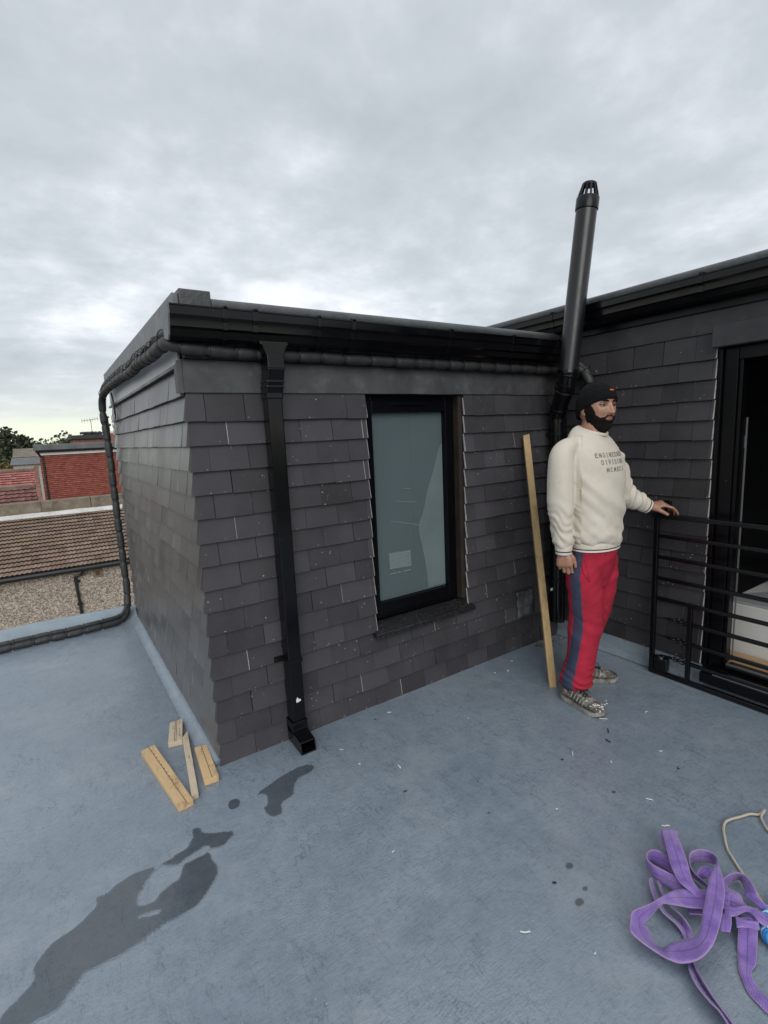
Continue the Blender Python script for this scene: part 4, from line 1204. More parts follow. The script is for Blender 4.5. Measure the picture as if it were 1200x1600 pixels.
lo8 = []
for sgx, sgy in ((-1, -1), (1, -1), (1, 1), (-1, 1)):
    off = sx * sgx * 0.0195 + sy * sgy * 0.0125
    p = bt0 + off
    p = p - d * (p.z / d.z) + d * 0.001
    lo8.append(p)
hi8 = [bt1 + sx * sgx * 0.0195 + sy * sgy * 0.0125 + d * (0.004 * sgx) for sgx, sgy in ((-1, -1), (1, -1), (1, 1), (-1, 1))]
mb.hexa(lo8 + hi8)
o = mb.build('timber_batten', M['batten'], loc=tuple(bt0), bevel=0.0015)
tag(o, 'long thin timber batten leaning against the tiles beside the man', 'batten')
for i, (nm, lab, mt_) in enumerate((('timber_offcut', 'longest pine offcut lying flat, with a grooved face, leftmost of the four', 'offcut'),
                                    ('timber_offcut', 'short pale grooved offcut with dark nail marks, farthest from the camera', 'offcut_pale'),
                                    ('timber_offcut', 'weathered grey pine offcut with mitred tip, between the two yellow ones', 'offcut_pale'),
                                    ('timber_offcut', 'short yellow pine offcut closest to the dormer corner', 'offcut'))):
    tp = [Vector((a, b_, 0.026)) for a, b_ in WOODTOP[i]]
    bt = [Vector((p.x, p.y, 0.0005)) for p in tp]
    c0 = sum(tp, Vector()) / 4
    mb = MB()
    mb.hexa([bt[0], bt[1], bt[2], bt[3], tp[0], tp[1], tp[2], tp[3]])
    o = mb.build(nm, M[mt_], loc=(c0.x, c0.y, 0), bevel=0.0012)
    tag(o, lab, 'offcut', 'timber offcuts by the dormer corner')
    a, b_ = (tp[0] + tp[1]) / 2, (tp[3] + tp[2]) / 2
    e0_, e1_ = tp[1] - tp[0], tp[2] - tp[3]
    gm = MB()
    if i != 2:
        for f in ((0.06,) if i != 1 else (-0.06, 0.05)):
            p, q2 = a + e0_ * f, b_ + e1_ * f
            w_ = e0_.normalized() * 0.0010
            gm.add([p - w_ + Vector((0, 0, .0006)), p + w_ + Vector((0, 0, .0006)), q2 + w_ + Vector((0, 0, .0006)), q2 - w_ + Vector((0, 0, .0006))], [(0, 1, 2, 3)])
        gm.build('groove', M['groove'], o)
    R = random.Random(40 + i)
    for k in range({0: 9, 1: 9, 2: 2, 3: 3}[i]):
        f = {0: 0.08 + 0.07 * k, 1: 0.1 + 0.09 * k, 2: 0.42 + 0.03 * k, 3: 0.12 + 0.07 * k}[i]
        g = {0: 0.10, 1: R.choice((-0.2, 0.28, 0.32)), 2: 0.05 + 0.02 * k, 3: -0.05}[i]
        p = a.lerp(b_, f) + e0_ * g
        nm_ = MB()
        nm_.lathe([(0.0028, 0), (0.0026, 0.001)], p, (0, 0, 1), 8)
        nm_.build('nail', M['nail'], o)

# ------------------------------------------------------------------ wet patches and drops
def flat_patch(name, outer_, holes, z, material, jit=0.004, seed=1, k=6, soft=0.010):
    loops = [catmull(outer_, k, True)] + [catmull(h, k, True) for h in holes]
    co, ed = [], []
    polys = []
    for lp in loops:
        b_ = len(co)
        pl_ = []
        for (x, y) in lp:
            nx = noise.noise((x * 40, y * 40, seed)) * jit + noise.noise((x * 130, y * 130, seed)) * jit * 0.5
            ny = noise.noise((x * 40, y * 40, seed + 7)) * jit + noise.noise((x * 130, y * 130, seed + 9)) * jit * 0.5
            co.append(Vector((x + nx, y + ny)))
            pl_.append((x + nx, y + ny))
        n_ = len(lp)
        ed += [(b_ + i, b_ + (i + 1) % n_) for i in range(n_)]
        polys.append(pl_)

    def inside(p, poly):
        c = False
        j = len(poly) - 1
        for i in range(len(poly)):
            xi, yi = poly[i]
            xj, yj = poly[j]
            if (yi > p[1]) != (yj > p[1]) and p[0] < (xj - xi) * (p[1] - yi) / (yj - yi) + xi:
                c = not c
            j = i
        return c
    bx = [p[0] for p in polys[0]]
    by = [p[1] for p in polys[0]]
    st = max(0.006, min(0.012, (max(bx) - min(bx)) / 24))
    for gx in np.arange(min(bx), max(bx), st):
        for gy_ in np.arange(min(by), max(by), st):
            if inside((gx, gy_), polys[0]) and not any(inside((gx, gy_), h) for h in polys[1:]):
                co.append(Vector((float(gx) + 0.0007 * math.sin(gy_ * 900), float(gy_) + 0.0007 * math.cos(gx * 900))))
    v, e, f, *_ = delaunay_2d_cdt(co, ed, [], 0, 1e-6)
    keep = []
    for t_ in f:
        cx = sum(v[i][0] for i in t_) / len(t_)
        cy = sum(v[i][1] for i in t_) / len(t_)
        if inside((cx, cy), polys[0]) and not any(inside((cx, cy), h) for h in polys[1:]):
            keep.append(tuple(t_))
    q_ = MB()
    q_.add([(a[0], a[1], z) for a in v], keep)
    ob = q_.build(name, material, loc=(0, 0, 0))
    allb = np.array([p for pl_ in polys for p in pl_])
    wet = [min(1.0, float(np.min(np.hypot(allb[:, 0] - a[0], allb[:, 1] - a[1]))) / soft) for a in v]
    at_ = ob.data.attributes.new('wet', 'FLOAT', 'POINT')
    at_.data.foreach_set('value', wet)
    return tag(ob, kind='structure')


flat_patch('water_stain', STAIN, [HOLE1, HOLE2], 0.0012, M['wet'], 0.004, 1)
flat_patch('water_puddle', PUDDLE, [], 0.0012, M['wet'], 0.003, 2)
flat_patch('water_drop', DROP, [], 0.0012, M['wet'], 0.001, 3, soft=0.006)
for x, y, r in SPOTS:
    flat_patch('water_drop', [(x + r * math.cos(a) * 1.25, y + r * math.sin(a) * 0.9) for a in np.linspace(0, 2 * PI, 9)[:-1]], [], 0.0012, M['wet'], 0.0015, 4, soft=0.005)

# ------------------------------------------------------------------ slivers of trimmed plastic scattered on the deck
R = random.Random(77)
near_w = ['near the wall foot', 'near the boot', 'in open deck', 'toward the purple strap']
for i, (x, y, l) in enumerate(CHIPS):
    a = R.uniform(0, PI)
    mb = MB()
    pts = [Vector((x, y, 0.003)) + Vector((math.cos(a + 0.5 * k * R.uniform(-.4, .4)), math.sin(a + 0.4 * k * R.uniform(-.5, .5)), 0)) * l * (k - 1.5) * 0.6 + Vector((0, 0, 0.002 * R.random())) for k in range(4)]
    w_ = R.uniform(0.0012, 0.0028)
    for k in range(3):
        mb.bar(pts[k], pts[k + 1], w_ * 2, 0.0016)
    dark = i in (4, 8, 9, 17, 18, 19, 25)
    o = mb.build('plastic_sliver', M['chip_dark'] if dark else M['chip'], loc=(x, y, 0))
    tag(o, 'tiny black sliver of trimmed plastic on the grey roof' if dark else 'tiny white sliver of trimmed plastic on the grey roof', 'sliver', 'black plastic slivers on the roof' if dark else 'white plastic slivers on the roof')

# ------------------------------------------------------------------ purple sling
m, t, b = mat('purple_webbing')
at = N(t, 'ShaderNodeUVMap')
sp = N(t, 'ShaderNodeSeparateXYZ')
t.links.new(at.outputs[0], sp.inputs[0])
co = N(t, 'ShaderNodeTexCoord')
nz = N(t, 'ShaderNodeTexNoise', i_Scale=22.0, i_Detail=5.0, i_Roughness=0.6)
t.links.new(co.outputs['Object'], nz.inputs['Vector'])
c = ramp(t, nz.outputs[0], [(0.28, (0.125, 0.062, 0.27)), (0.5, (0.205, 0.115, 0.40)), (0.72, (0.29, 0.185, 0.47))]).outputs[0]
ctr = math_n(t, 'ABSOLUTE', math_n(t, 'SUBTRACT', sp.outputs[0], 0.5))
line = ramp(t, ctr, [(0.018, 1.0), (0.03, 0.0)])
c = mixc(t, math_n(t, 'MULTIPLY', line.outputs[0], 0.75), c, (0.06, 0.025, 0.14))
edge = ramp(t, ctr, [(0.44, 0.0), (0.475, 0.75)])
c = mixc(t, math_n(t, 'MULTIPLY', edge.outputs[0], 0.8), c, (0.34, 0.25, 0.34))
d2 = N(t, 'ShaderNodeTexNoise', i_Scale=9.0, i_Detail=7.0, i_Roughness=0.7)
t.links.new(co.outputs['Object'], d2.inputs['Vector'])
c = mixc(t, ramp(t, d2.outputs[0], [(0.50, 0.0), (0.72, 0.6)]).outputs[0], c, (0.25, 0.19, 0.25))
t.links.new(c, b.inputs['Base Color'])
b.inputs['Roughness'].default_value = 0.7
b.inputs['Sheen Weight'].default_value = 0.25
wv = math_n(t, 'SINE', math_n(t, 'MULTIPLY', sp.outputs[1], 1250.0))
wv2 = math_n(t, 'SINE', math_n(t, 'MULTIPLY', sp.outputs[0], 120.0))
bp = N(t, 'ShaderNodeBump', i_Strength=0.32, i_Distance=0.0014)
t.links.new(math_n(t, 'ADD', wv, math_n(t, 'MULTIPLY', wv2, 0.5)), bp.inputs['Height'])
t.links.new(bp.outputs[0], b.inputs['Normal'])
M['sling'] = m
sl = bpy.data.meshes.new('lifting_strap')
vs, fs, uvs = [], [], []
for ri, rows in enumerate(SLING):
    rr = catmull([tuple(r) for r in rows], 7)
    b_ = len(vs)
    ln = 0.0
    mw = 6
    prevm = None
    for r in rr:
        L3, R3 = Vector(r[:3]), Vector(r[3:])
        L3.z = max(L3.z, 0.0055)
        R3.z = max(R3.z, 0.0055)
        mid_ = (L3 + R3) / 2
        if prevm is not None:
            ln += (mid_ - prevm).length
        prevm = mid_
        for k in range(mw + 1):
            vs.append(L3.lerp(R3, k / mw))
            uvs.append((k / mw, ln))
    for i in range(len(rr) - 1):
        for k in range(mw):
            fs.append((b_ + i * (mw + 1) + k, b_ + i * (mw + 1) + k + 1, b_ + (i + 1) * (mw + 1) + k + 1, b_ + (i + 1) * (mw + 1) + k))
so = Vector((1.1, -1.55, 0))
sl.from_pydata([tuple(v - so) for v in vs], [], fs)
uvl = sl.uv_layers.new(name='UVMap')
for lp in sl.loops:
    uvl.data[lp.index].uv = uvs[lp.vertex_index]
sl.polygons.foreach_set('use_smooth', [True] * len(sl.polygons))
sl.materials.append(M['sling'])
o = bpy.data.objects.new('lifting_strap', sl)
COL.objects.link(o)
o.location = so
md = o.modifiers.new('thick', 'SOLIDIFY')
md.thickness = 0.0026
md.offset = 0
tag(o, 'purple webbing lifting strap in a tangled heap on the roof', 'strap')

# ------------------------------------------------------------------ cords
M['cord'] = simple('cream_cord', (0.50, 0.45, 0.35), 0.8, bump=0.6, bscale=400)
mb = MB()
mb.tube(catmull([(x, y, 0.006 + 0.004 * abs(math.sin(i * 1.3))) for i, (x, y) in enumerate(ROPE)], 8), 0.0042, 10)
tag(mb.build('cord', M['cord'], loc=(1.2, -1.5, 0), smooth=60), 'thin cream cord looping out from under the purple strap', 'cord')


def twisted_rope(name, path, r, strands, mats_, label, cat):
    P = [Vector(p) for p in catmull(path, 20)]
    root = thing(name, P[0], label, cat)
    for s in range(strands):
        pts = []
        ln = 0
        for i, p in enumerate(P):
            if i:
                ln += (p - P[i - 1]).length
            d = (P[min(i + 1, len(P) - 1)] - P[max(i - 1, 0)]).normalized()
            a = d.cross(Vector((0, 0, 1))).normalized()
            bb = d.cross(a)
            th = ln * 110 + 2 * PI * s / strands
            pts.append(p + (a * math.cos(th) + bb * math.sin(th)) * r * 0.55)
        q_ = MB()
        q_.tube(pts, r * 0.52, 8)
        q_.build('strand', mats_[s % len(mats_)], root, smooth=60)
    return root


M['blue'] = simple('blue_rope_yarn', (0.02, 0.20, 0.52), 0.55, var=0.3, scale=90)
M['blue2'] = simple('pale_rope_yarn', (0.40, 0.55, 0.66), 0.6, var=0.2, scale=90)
twisted_rope('blue_rope', [(x, y, 0.022) for x, y in BLUE], 0.0135, 6, [M['blue'], M['blue'], M['blue2']], 'bright blue and white twisted rope curling in by the purple strap', 'rope')
# ------------------------------------------------------------------ the man
MO = Vector((1.80, -0.62, 0))
UA, DA, ZA = Vector((0.556, -0.831, 0)), Vector((0.831, 0.556, 0)), Vector((0, 0, 1))     # across, away, up
FA, LA = UA * 0.866 - DA * 0.5, UA * 0.5 + DA * 0.866                                      # his front, his left


def P(u, w, z):
    return MO + UA * u + DA * w + ZA * z


def sstep(a, b, x):
    t_ = min(1, max(0, (x - a) / (b - a)))
    return t_ * t_ * (3 - 2 * t_)


def remeshed(mb, voxel, smooth=2):
    me = bpy.data.meshes.new('tmp')
    me.from_pydata([tuple(v) for v in mb.v], [], mb.f)
    bm = bmesh.new()
    bm.from_mesh(me)
    bmesh.ops.recalc_face_normals(bm, faces=bm.faces)
    bm.to_mesh(me)
    bm.free()
    o = bpy.data.objects.new('tmp', me)
    COL.objects.link(o)
    md = o.modifiers.new('r', 'REMESH')
    md.mode = 'VOXEL'
    md.voxel_size = voxel
    dg = bpy.context.evaluated_depsgraph_get()
    ev = bpy.data.meshes.new_from_object(o.evaluated_get(dg))
    nv = len(ev.vertices)
    co = np.empty(nv * 3)
    ev.vertices.foreach_get('co', co)
    co = co.reshape(-1, 3)
    ne = len(ev.edges)
    ed = np.empty(ne * 2, int)
    ev.edges.foreach_get('vertices', ed)
    ed = ed.reshape(-1, 2)
    deg = np.bincount(ed.ravel(), minlength=nv)[:, None]
    for _ in range(smooth):
        for lam in (0.5, -0.3):
            s = np.zeros_like(co)
            for k in range(3):
                s[:, k] = np.bincount(ed[:, 0], co[ed[:, 1], k], nv) + np.bincount(ed[:, 1], co[ed[:, 0], k], nv)
            co = co + lam * (s / np.maximum(deg, 1) - co)
    faces = [tuple(p.vertices) for p in ev.polygons]
    bpy.data.objects.remove(o)
    bpy.data.meshes.remove(ev)
    return co, faces


def normals(co, faces):
    me = bpy.data.meshes.new('tmp')
    me.from_pydata(co.tolist(), [], faces)
    n = np.empty(len(co) * 3)
    me.vertices.foreach_get('normal', n) if hasattr(me.vertices[0], 'normal') else None
    bpy.data.meshes.remove(me)
    return n.reshape(-1, 3)


def mesh_obj(name, co, faces, mats, parent=None, loc=None, mi=None):
    q_ = MB()
    q_.add([tuple(c) for c in co], faces)
    if mi is not None:
        q_.m = list(mi)
    return q_.build(name, mats, parent, loc, smooth=180)


# ---- head
HT = math.radians(43)
HF, HL = UA * math.sin(HT) - DA * math.cos(HT), UA * math.cos(HT) + DA * math.sin(HT)
HC = P(0.006, 0.0, 1.503)


def hw(p):
    return HC + HL * p[0] + HF * p[1] + ZA * p[2]


def g2(x, z, cx, cz, sx, sz):
    return math.exp(-((x - cx) / sx) ** 2 - ((z - cz) / sz) ** 2)


def head_pt(az, el, plain=False):
    """az 0 = straight ahead, + to his left"""
    ce = math.cos(el)
    nx, ny, nz = math.sin(az) * ce, math.cos(az) * ce, math.sin(el)
    y0 = math.copysign(abs(ny) ** 0.88, ny)
    x0 = math.copysign(abs(nx) ** 0.92, nx)
    x, y, z = x0 * 0.075, y0 * 0.093, nz * (0.113 if nz > 0 else 0.121)
    t_ = sstep(-0.015, -0.105, z)
    if plain:
        return [x, y, z]
    x *= 1 - 0.24 * t_
    if y < 0:
        y *= 1 - 0.35 * t_
    elif z < 0:
        y *= 1 + 0.10 * t_
    if y > 0.02:
        k = sstep(0.02, 0.06, y)
        ax_ = abs(x)
        y += k * (0.005 * g2(ax_, z, 0.028, 0.030, 0.028, 0.009) - 0.014 * g2(ax_, z, 0.032, 0.009, 0.018, 0.011)
                  + 0.004 * g2(ax_, z, 0.045, -0.020, 0.018, 0.016) + 0.011 * g2(x, z, 0, -0.103, 0.024, 0.019))
        # nose: bridge growing to the tip, then the base and wings
        if -0.048 < z < 0.024:
            f = min(1, max(0, (0.020 - z) / 0.050))
            h = 0.005 + 0.023 * f ** 1.2
            h *= sstep(-0.044, -0.033, z) * (1 - 0.6 * sstep(0.008, 0.024, z))
            sx = 0.0065 + 0.0045 * f
            y += k * h * math.exp(-(x / sx) ** 2)
        y += k * 0.009 * g2(ax_, z, 0.0135, -0.031, 0.0055, 0.007)
        # mouth
        y += k * (0.006 * g2(x, z, 0, -0.057, 0.024, 0.012) - 0.005 * g2(x, z, 0, -0.0575, 0.020, 0.0024) - 0.004 * g2(x, z, 0, -0.076, 0.018, 0.006))
    return [x, y, z]


body = MB()
NA, NE = 120, 90
vs = [hw(head_pt(2 * PI * i / NA, -PI / 2 + PI * (j + 0.5) / NE)) for j in range(NE) for i in range(NA)]
fs = [(j * NA + i, j * NA + (i + 1) % NA, (j + 1) * NA + (i + 1) % NA, (j + 1) * NA + i) for j in range(NE - 1) for i in range(NA)]
fs += [tuple(range(NA))[::-1], tuple(range((NE - 1) * NA, NE * NA))]
body.add(vs, fs)
for sg in (-1, 1):
    body.ball(hw((sg * 0.075, -0.008, -0.012)), (0.007, 0.018, 0.030), 14, axes=(HL, HF * 0.97 + ZA * 0.2, ZA))
    body.ball(hw((sg * 0.074, 0.0, -0.034)), (0.006, 0.008, 0.009), 10, axes=(HL, HF, ZA))
# neck, trunk and limbs under the clothes
body.loft([(P(-0.022, 0.0, 1.30), LA * 0.075, FA * 0.07), (P(-0.012, 0.0, 1.37), LA * 0.060, FA * 0.060), (P(-0.004, 0.0, 1.43), LA * 0.054, FA * 0.056), (P(0.0, 0.0, 1.47), LA * 0.052, FA * 0.055)], 24)
body.loft([(P(0.005, 0, 0.70), LA * 0.10, FA * 0.07), (P(0.01, 0, 0.86), LA * 0.135, FA * 0.09), (P(0.01, 0, 1.05), LA * 0.14, FA * 0.09), (P(0.0, 0, 1.22), LA * 0.15, FA * 0.08), (P(-0.012, 0, 1.31), LA * 0.12, FA * 0.06), (P(-0.014, 0, 1.34), LA * 0.06, FA * 0.05)], 24)
RS, RE_, RW = P(-0.125, -0.155, 1.295), P(-0.146, -0.172, 1.08), P(-0.131, -0.168, 0.815)
LS, LE, LW = P(0.070, 0.150, 1.290), P(0.150, 0.225, 1.045), P(0.280, 0.312, 0.968)
for a_, b_, c_ in ((RS, RE_, RW), (LS, LE, LW)):
    body.tube([a_, b_, c_], [0.042, 0.036, 0.024], 14)
NK, NAK, NHIP = P(-0.026, -0.098, 0.42), P(-0.078, -0.135, 0.085), P(-0.030, -0.070, 0.74)
FK, FAK, FHIP = P(0.030, 0.095, 0.42), P(-0.040, 0.120, 0.085), P(0.045, 0.075, 0.74)
for a_, b_, c_ in ((NHIP, NK, NAK), (FHIP, FK, FAK)):
    body.tube([a_, b_, c_], [0.060, 0.045, 0.033], 14)


def hand(mb, wrist, d, back, thumb, curls, tspec, s=0.93, spread=0.0):
    """d: wrist to knuckles, back: out of the back of the hand, thumb: towards the thumb side"""
    d = Vector(d).normalized()
    back = Vector(back)
    back = (back - d * back.dot(d)).normalized()
    th = Vector(thumb)
    th = (th - d * th.dot(d) - back * th.dot(back)).normalized()
    sec = [(-0.020, 0.022, 0.018, 0), (0.0, 0.024, 0.0175, 0), (0.022, 0.031, 0.0175, 0.001), (0.05, 0.039, 0.0155, 0.002), (0.074, 0.041, 0.0130, 0.002), (0.086, 0.037, 0.0095, 0)]
    mb.loft([(wrist + d * (q_ * s) + back * (o_ * s), th * (w_ * s), back * (t_ * s)) for q_, w_, t_, o_ in sec], 22, power=0.8)
    for i in range(4):
        off = (0.0295, 0.0100, -0.0098, -0.0285)[i]
        ln = ((0.043, 0.026, 0.021), (0.047, 0.029, 0.022), (0.044, 0.027, 0.021), (0.034, 0.020, 0.019))[i]
        base_z = (0.079, 0.083, 0.079, 0.071)[i]
        r = (0.0083, 0.0086, 0.0082, 0.0072)[i] * s
        p = wrist + d * ((base_z - 0.012) * s) + th * (off * s)
        ang = 0.0
        dirn = (d + th * (spread * (1.5 - i))).normalized()
        pts, rad = [p], [r * 1.15]
        p = p + dirn * 0.012 * s
        pts.append(p)
        rad.append(r * 1.12)
        for k in range(3):
            ang += curls[i][k]
            q_ = dirn * math.cos(ang) - back * math.sin(ang)
            n_ = 3
            for m_ in range(1, n_ + 1):
                pts.append(p + q_ * (ln[k] * s * m_ / n_))
                taper = 1.0 - 0.07 * (k + m_ / n_)
                rad.append(r * taper * (1.06 if m_ == n_ and k < 2 else 1.0))
            p = pts[-1]
        pts.append(p + q_ * r * 0.7)
        rad.append(r * 0.45)
        mb.tube(pts, rad, 12, up0=back)
    # thumb leaves the side of the palm near its base
    b0_ = wrist + d * (0.018 * s) + th * (0.022 * s) - back * 0.004 * s
    pts = [b0_]
    rad = [0.0145 * s]
    p = b0_
    for (dt, dd, db, l_, r_) in tspec:
        q_ = (th * dt + d * dd + back * db).normalized()
        for m_ in (0.5, 1.0):
            pts.append(p + q_ * l_ * s * m_)
            rad.append(r_ * s * (1.0 if m_ == 1.0 else 1.05))
        p = pts[-1]
    pts.append(p + q_ * 0.006 * s)
    rad.append(0.005 * s)
    mb.tube(pts, rad, 12)


hand(body, P(-0.131, -0.170, 0.815), -ZA + FA * 0.10, -LA * 0.75 - DA * 0.5 + FA * 0.25, FA,
     [(0.42, 0.95, 0.6), (0.48, 1.05, 0.6), (0.52, 1.10, 0.6), (0.58, 1.10, 0.6)],
     [(0.55, 0.8, -0.25, 0.036, 0.0115), (0.12, 0.95, -0.25, 0.028, 0.0098), (0.0, 0.95, -0.35, 0.021, 0.0085)], s=0.98)
hd_ = P(0.353, 0.322, 0.978) - P(0.284, 0.312, 0.962)
hand(body, P(0.278, 0.312, 0.962), hd_, ZA - DA * 0.25 - UA * 0.15, -DA - ZA * 0.2,
     [(0.55, 0.45, 0.25), (0.75, 0.62, 0.40), (0.90, 0.75, 0.5), (1.0, 0.85, 0.5)],
     [(0.62, 0.75, -0.30, 0.034, 0.0125), (0.20, 0.72, -0.62, 0.030, 0.0108), (0.02, 0.72, -0.68, 0.022, 0.0092)], s=0.95, spread=0.05)
bco, bfc = remeshed(body, 0.0034, 1)
# materials by place: lips, dusty hands
lipc = [hw((0, 0.1, -0.057))]
mi = []
hcn, hl_, hf_ = np.array(HC), np.array(HL), np.array(HF)
cen = np.array([np.mean([bco[i] for i in f], axis=0) for f in bfc])
rel = cen - hcn
lx, ly, lz = rel @ hl_, rel @ hf_, rel[:, 2]
lips = (np.abs(lx) < 0.0215) & (ly > 0.05) & (lz > -0.0655 + 12 * lx ** 2) & (lz < -0.0505 - 14 * lx ** 2)
eyesk = (ly > 0.05) & ((((np.abs(lx) - 0.032) / 0.019) ** 2 + ((lz - 0.007) / 0.010) ** 2) < 1)
mi = np.where(lips, 1, np.where(eyesk, 2, 0))
m, t, b = mat('skin')
co = N(t, 'ShaderNodeTexCoord')
nz = N(t, 'ShaderNodeTexNoise', i_Scale=38.0, i_Detail=6.0, i_Roughness=0.6)
t.links.new(co.outputs['Object'], nz.inputs['Vector'])
c = ramp(t, nz.outputs[0], [(0.3, (0.25, 0.122, 0.076)), (0.5, (0.335, 0.175, 0.114)), (0.7, (0.42, 0.24, 0.168))])
t.links.new(c.outputs[0], b.inputs['Base Color'])
b.inputs['Roughness'].default_value = 0.48
b.inputs['Subsurface Weight'].default_value = 0.12
b.inputs['Subsurface Radius'].default_value = (0.01, 0.004, 0.002)
b.inputs['Subsurface Scale'].default_value = 0.4
M['skin'] = m
M['lip'] = simple('lips', (0.30, 0.125, 0.095), 0.42)
M['eyeskin'] = simple('skin_round_eyes', (0.155, 0.080, 0.052), 0.5)
man = mesh_obj('person', bco, bfc, [M['skin'], M['lip'], M['eyeskin']], None, MO, mi)
tag(man, 'bearded man in black beanie, cream jumper and red trousers resting a hand on the railing', 'person')

M['eye_white'] = simple('eye_white', (0.36, 0.31, 0.28), 0.3)
M['iris'] = simple('dark_iris', (0.02, 0.012, 0.008), 0.12)
for sg in (-1, 1):
    ec = (sg * 0.0315, 0.0705, 0.0085)
    q_ = MB()
    q_.ball(hw(ec), 0.0112, 20, axes=(HL, HF, ZA))
    eye = q_.build('eye', M['eye_white'], man, smooth=180)
    q_ = MB()
    gd = (HF + HL * 0.10).normalized()
    q_.lathe([(0.0066, 0.0094), (0.0060, 0.0103), (0.0034, 0.0112), (0.0004, 0.0115)], hw(ec), gd, 16)
    q_.build('iris', M['iris'], eye, smooth=180)
    # upper lid and brow
    q_ = MB()
    pts = [hw((sg * (0.0315 + 0.0150 * f), 0.0705 + 0.0125 * math.cos(f * 1.25) + 0.001, 0.0118 + 0.0026 * math.cos(f * 1.5) - 0.0028)) for f in np.linspace(-1, 1, 11)]
    q_.tube(pts, [0.0010 + 0.0030 * math.cos(f * 1.4) for f in np.linspace(-1, 1, 11)], 8)
    q_.build('eyelid', M['eyeskin'], man, smooth=180)

M['hair'] = simple('black_brown_hair', (0.0085, 0.0052, 0.0036), 0.8, spec=0.2, var=0.4, scale=200, bump=0.9, bscale=420)
# beard: a shell a few mm off the face over jaw, cheeks and upper lip
def beard_top(ax_):
    xs_ = [0, 0.010, 0.022, 0.030, 0.042, 0.055, 0.063, 0.070, 0.09]
    zs_ = [-0.0415, -0.0395, -0.043, -0.049, -0.050, -0.037, -0.018, 0.012, 0.02]
    return float(np.interp(ax_, xs_, zs_))


NA2, NE2 = 150, 80
vs = []
for j in range(NE2):
    for i in range(NA2 + 1):
        az = -1.75 + 3.5 * i / NA2
        el = -1.45 + 1.65 * j / (NE2 - 1)
        p = head_pt(az, el)
        p2_ = head_pt(az + 0.01, el)
        p3_ = head_pt(az, el + 0.01)
        nrm = (Vector(p2_) - Vector(p)).cross(Vector(p3_) - Vector(p))
        nrm = nrm.normalized()
        if nrm.dot(Vector((p[0], p[1], p[2]))) < 0:
            nrm = -nrm
        ax_ = abs(p[0])
        k = sstep(-0.003, 0.009, beard_top(ax_) - p[2] + 0.005 * noise.noise((p[0] * 220, p[2] * 220, p[1] * 220)))
        e = ((p[0] / 0.0215) ** 2 + ((p[2] + 0.058) / 0.0095) ** 2)
        if p[1] > 0.04:
            k *= sstep(0.8, 1.25, e)
        k *= sstep(-0.012, 0.004, p[1]) if p[2] > -0.07 else sstep(-0.03, 0.0, p[1])
        if p[2] > -0.066 and ax_ < 0.024 and p[1] > 0.05 and p[2] < -0.05:
            k *= 0.9
        th_ = 0.0045 + 0.0023 * sstep(-0.04, -0.06, p[2]) + 0.0055 * sstep(-0.07, -0.10, p[2])
        off = -0.005 + (0.005 + th_ + 0.0022 * noise.noise((p[0] * 160, p[1] * 160, p[2] * 160))) * k
        vs.append(hw(Vector(p) + nrm * off))
fs = [(j * (NA2 + 1) + i, j * (NA2 + 1) + i + 1, (j + 1) * (NA2 + 1) + i + 1, (j + 1) * (NA2 + 1) + i) for j in range(NE2 - 1) for i in range(NA2)]
q_ = MB()
q_.add(vs, fs)
q_.build('beard', M['hair'], man, smooth=180)
for sg in (-1, 1):
    q_ = MB()
    pts, rad = [], []
    for f in np.linspace(0, 1, 12):
        x_ = 0.012 + 0.036 * f
        z_ = 0.0225 + 0.007 * math.sin(f * 2.2)
        az = math.asin(min(0.98, (x_ / 0.075) ** (1 / 0.92)))
        p = head_pt(sg * az * 1.0, math.asin(z_ / 0.113))
        pts.append(hw((sg * x_, p[1] + 0.0012, z_)))
        rad.append(0.0016 + 0.0036 * math.sin(PI * (0.12 + 0.8 * f)))
    q_.tube(pts, rad, 8)
    q_.build('eyebrow', M['hair'], man, smooth=180)

# ---- beanie
M['knit'] = simple('black_knit', (0.0050, 0.0050, 0.0056), 0.95, var=0.3, scale=120, bump=0.8, bscale=260, spec=0.2)
NB, NT = 96, 46
rings = []
for i in range(NB):
    az = 2 * PI * i / NB
    e = -0.5
    for _ in range(300):
        p = head_pt(az, e, True)
        if p[2] > -0.016 + 0.56 * p[1] - 0.004 * math.cos(2 * az):
            break
        e += 0.006
    col = []
    for k in range(NT):
        f = k / (NT - 1)
        ee = e + (PI / 2 - e) * f
        p = Vector(head_pt(az, ee, True))
        n_ = p.normalized()
        off = 0.0085
        off += 0.0035 * (sstep(0.0, 0.05, f) - sstep(0.36, 0.42, f))
        off += 0.0012 * math.sin(az * 44) * (1 - f)
        off += 0.004 * noise.noise((math.sin(az) * 1.6, math.cos(az) * 1.6, f * 5)) * sstep(0.3, 0.7, f)
        if k == 0:
            off = 0.001
        q3 = p + n_ * off
        q3.y -= 0.010 * sstep(0.5, 1.0, f) + 0.006 * sstep(0.3, 0.8, f) * max(0, -math.cos(az))
        q3.z += 0.003 * sstep(0.6, 1.0, f)
        col.append(hw(q3))
    rings.append(col)
q_ = MB()
vs = [rings[i][k] for k in range(NT) for i in range(NB)]
fs = [(k * NB + i, k * NB + (i + 1) % NB, (k + 1) * NB + (i + 1) % NB, (k + 1) * NB + i) for k in range(NT - 1) for i in range(NB)]
q_.add(vs, fs)
bn = q_.build('beanie', M['knit'], man, smooth=180)
q_ = MB()
ia = [int(NB * a / (2 * PI)) % NB for a in (-0.02, 0.10, 0.22, 0.34)]
tv = []
for i in ia:
    for k in (12, 14):
        tv.append(rings[i][k] + HF * 0.0016)
tb_ = []
for i in (0, 1, 2):
    tb_.append((i * 2, i * 2 + 2, i * 2 + 3, i * 2 + 1))
q_.add(tv, tb_)
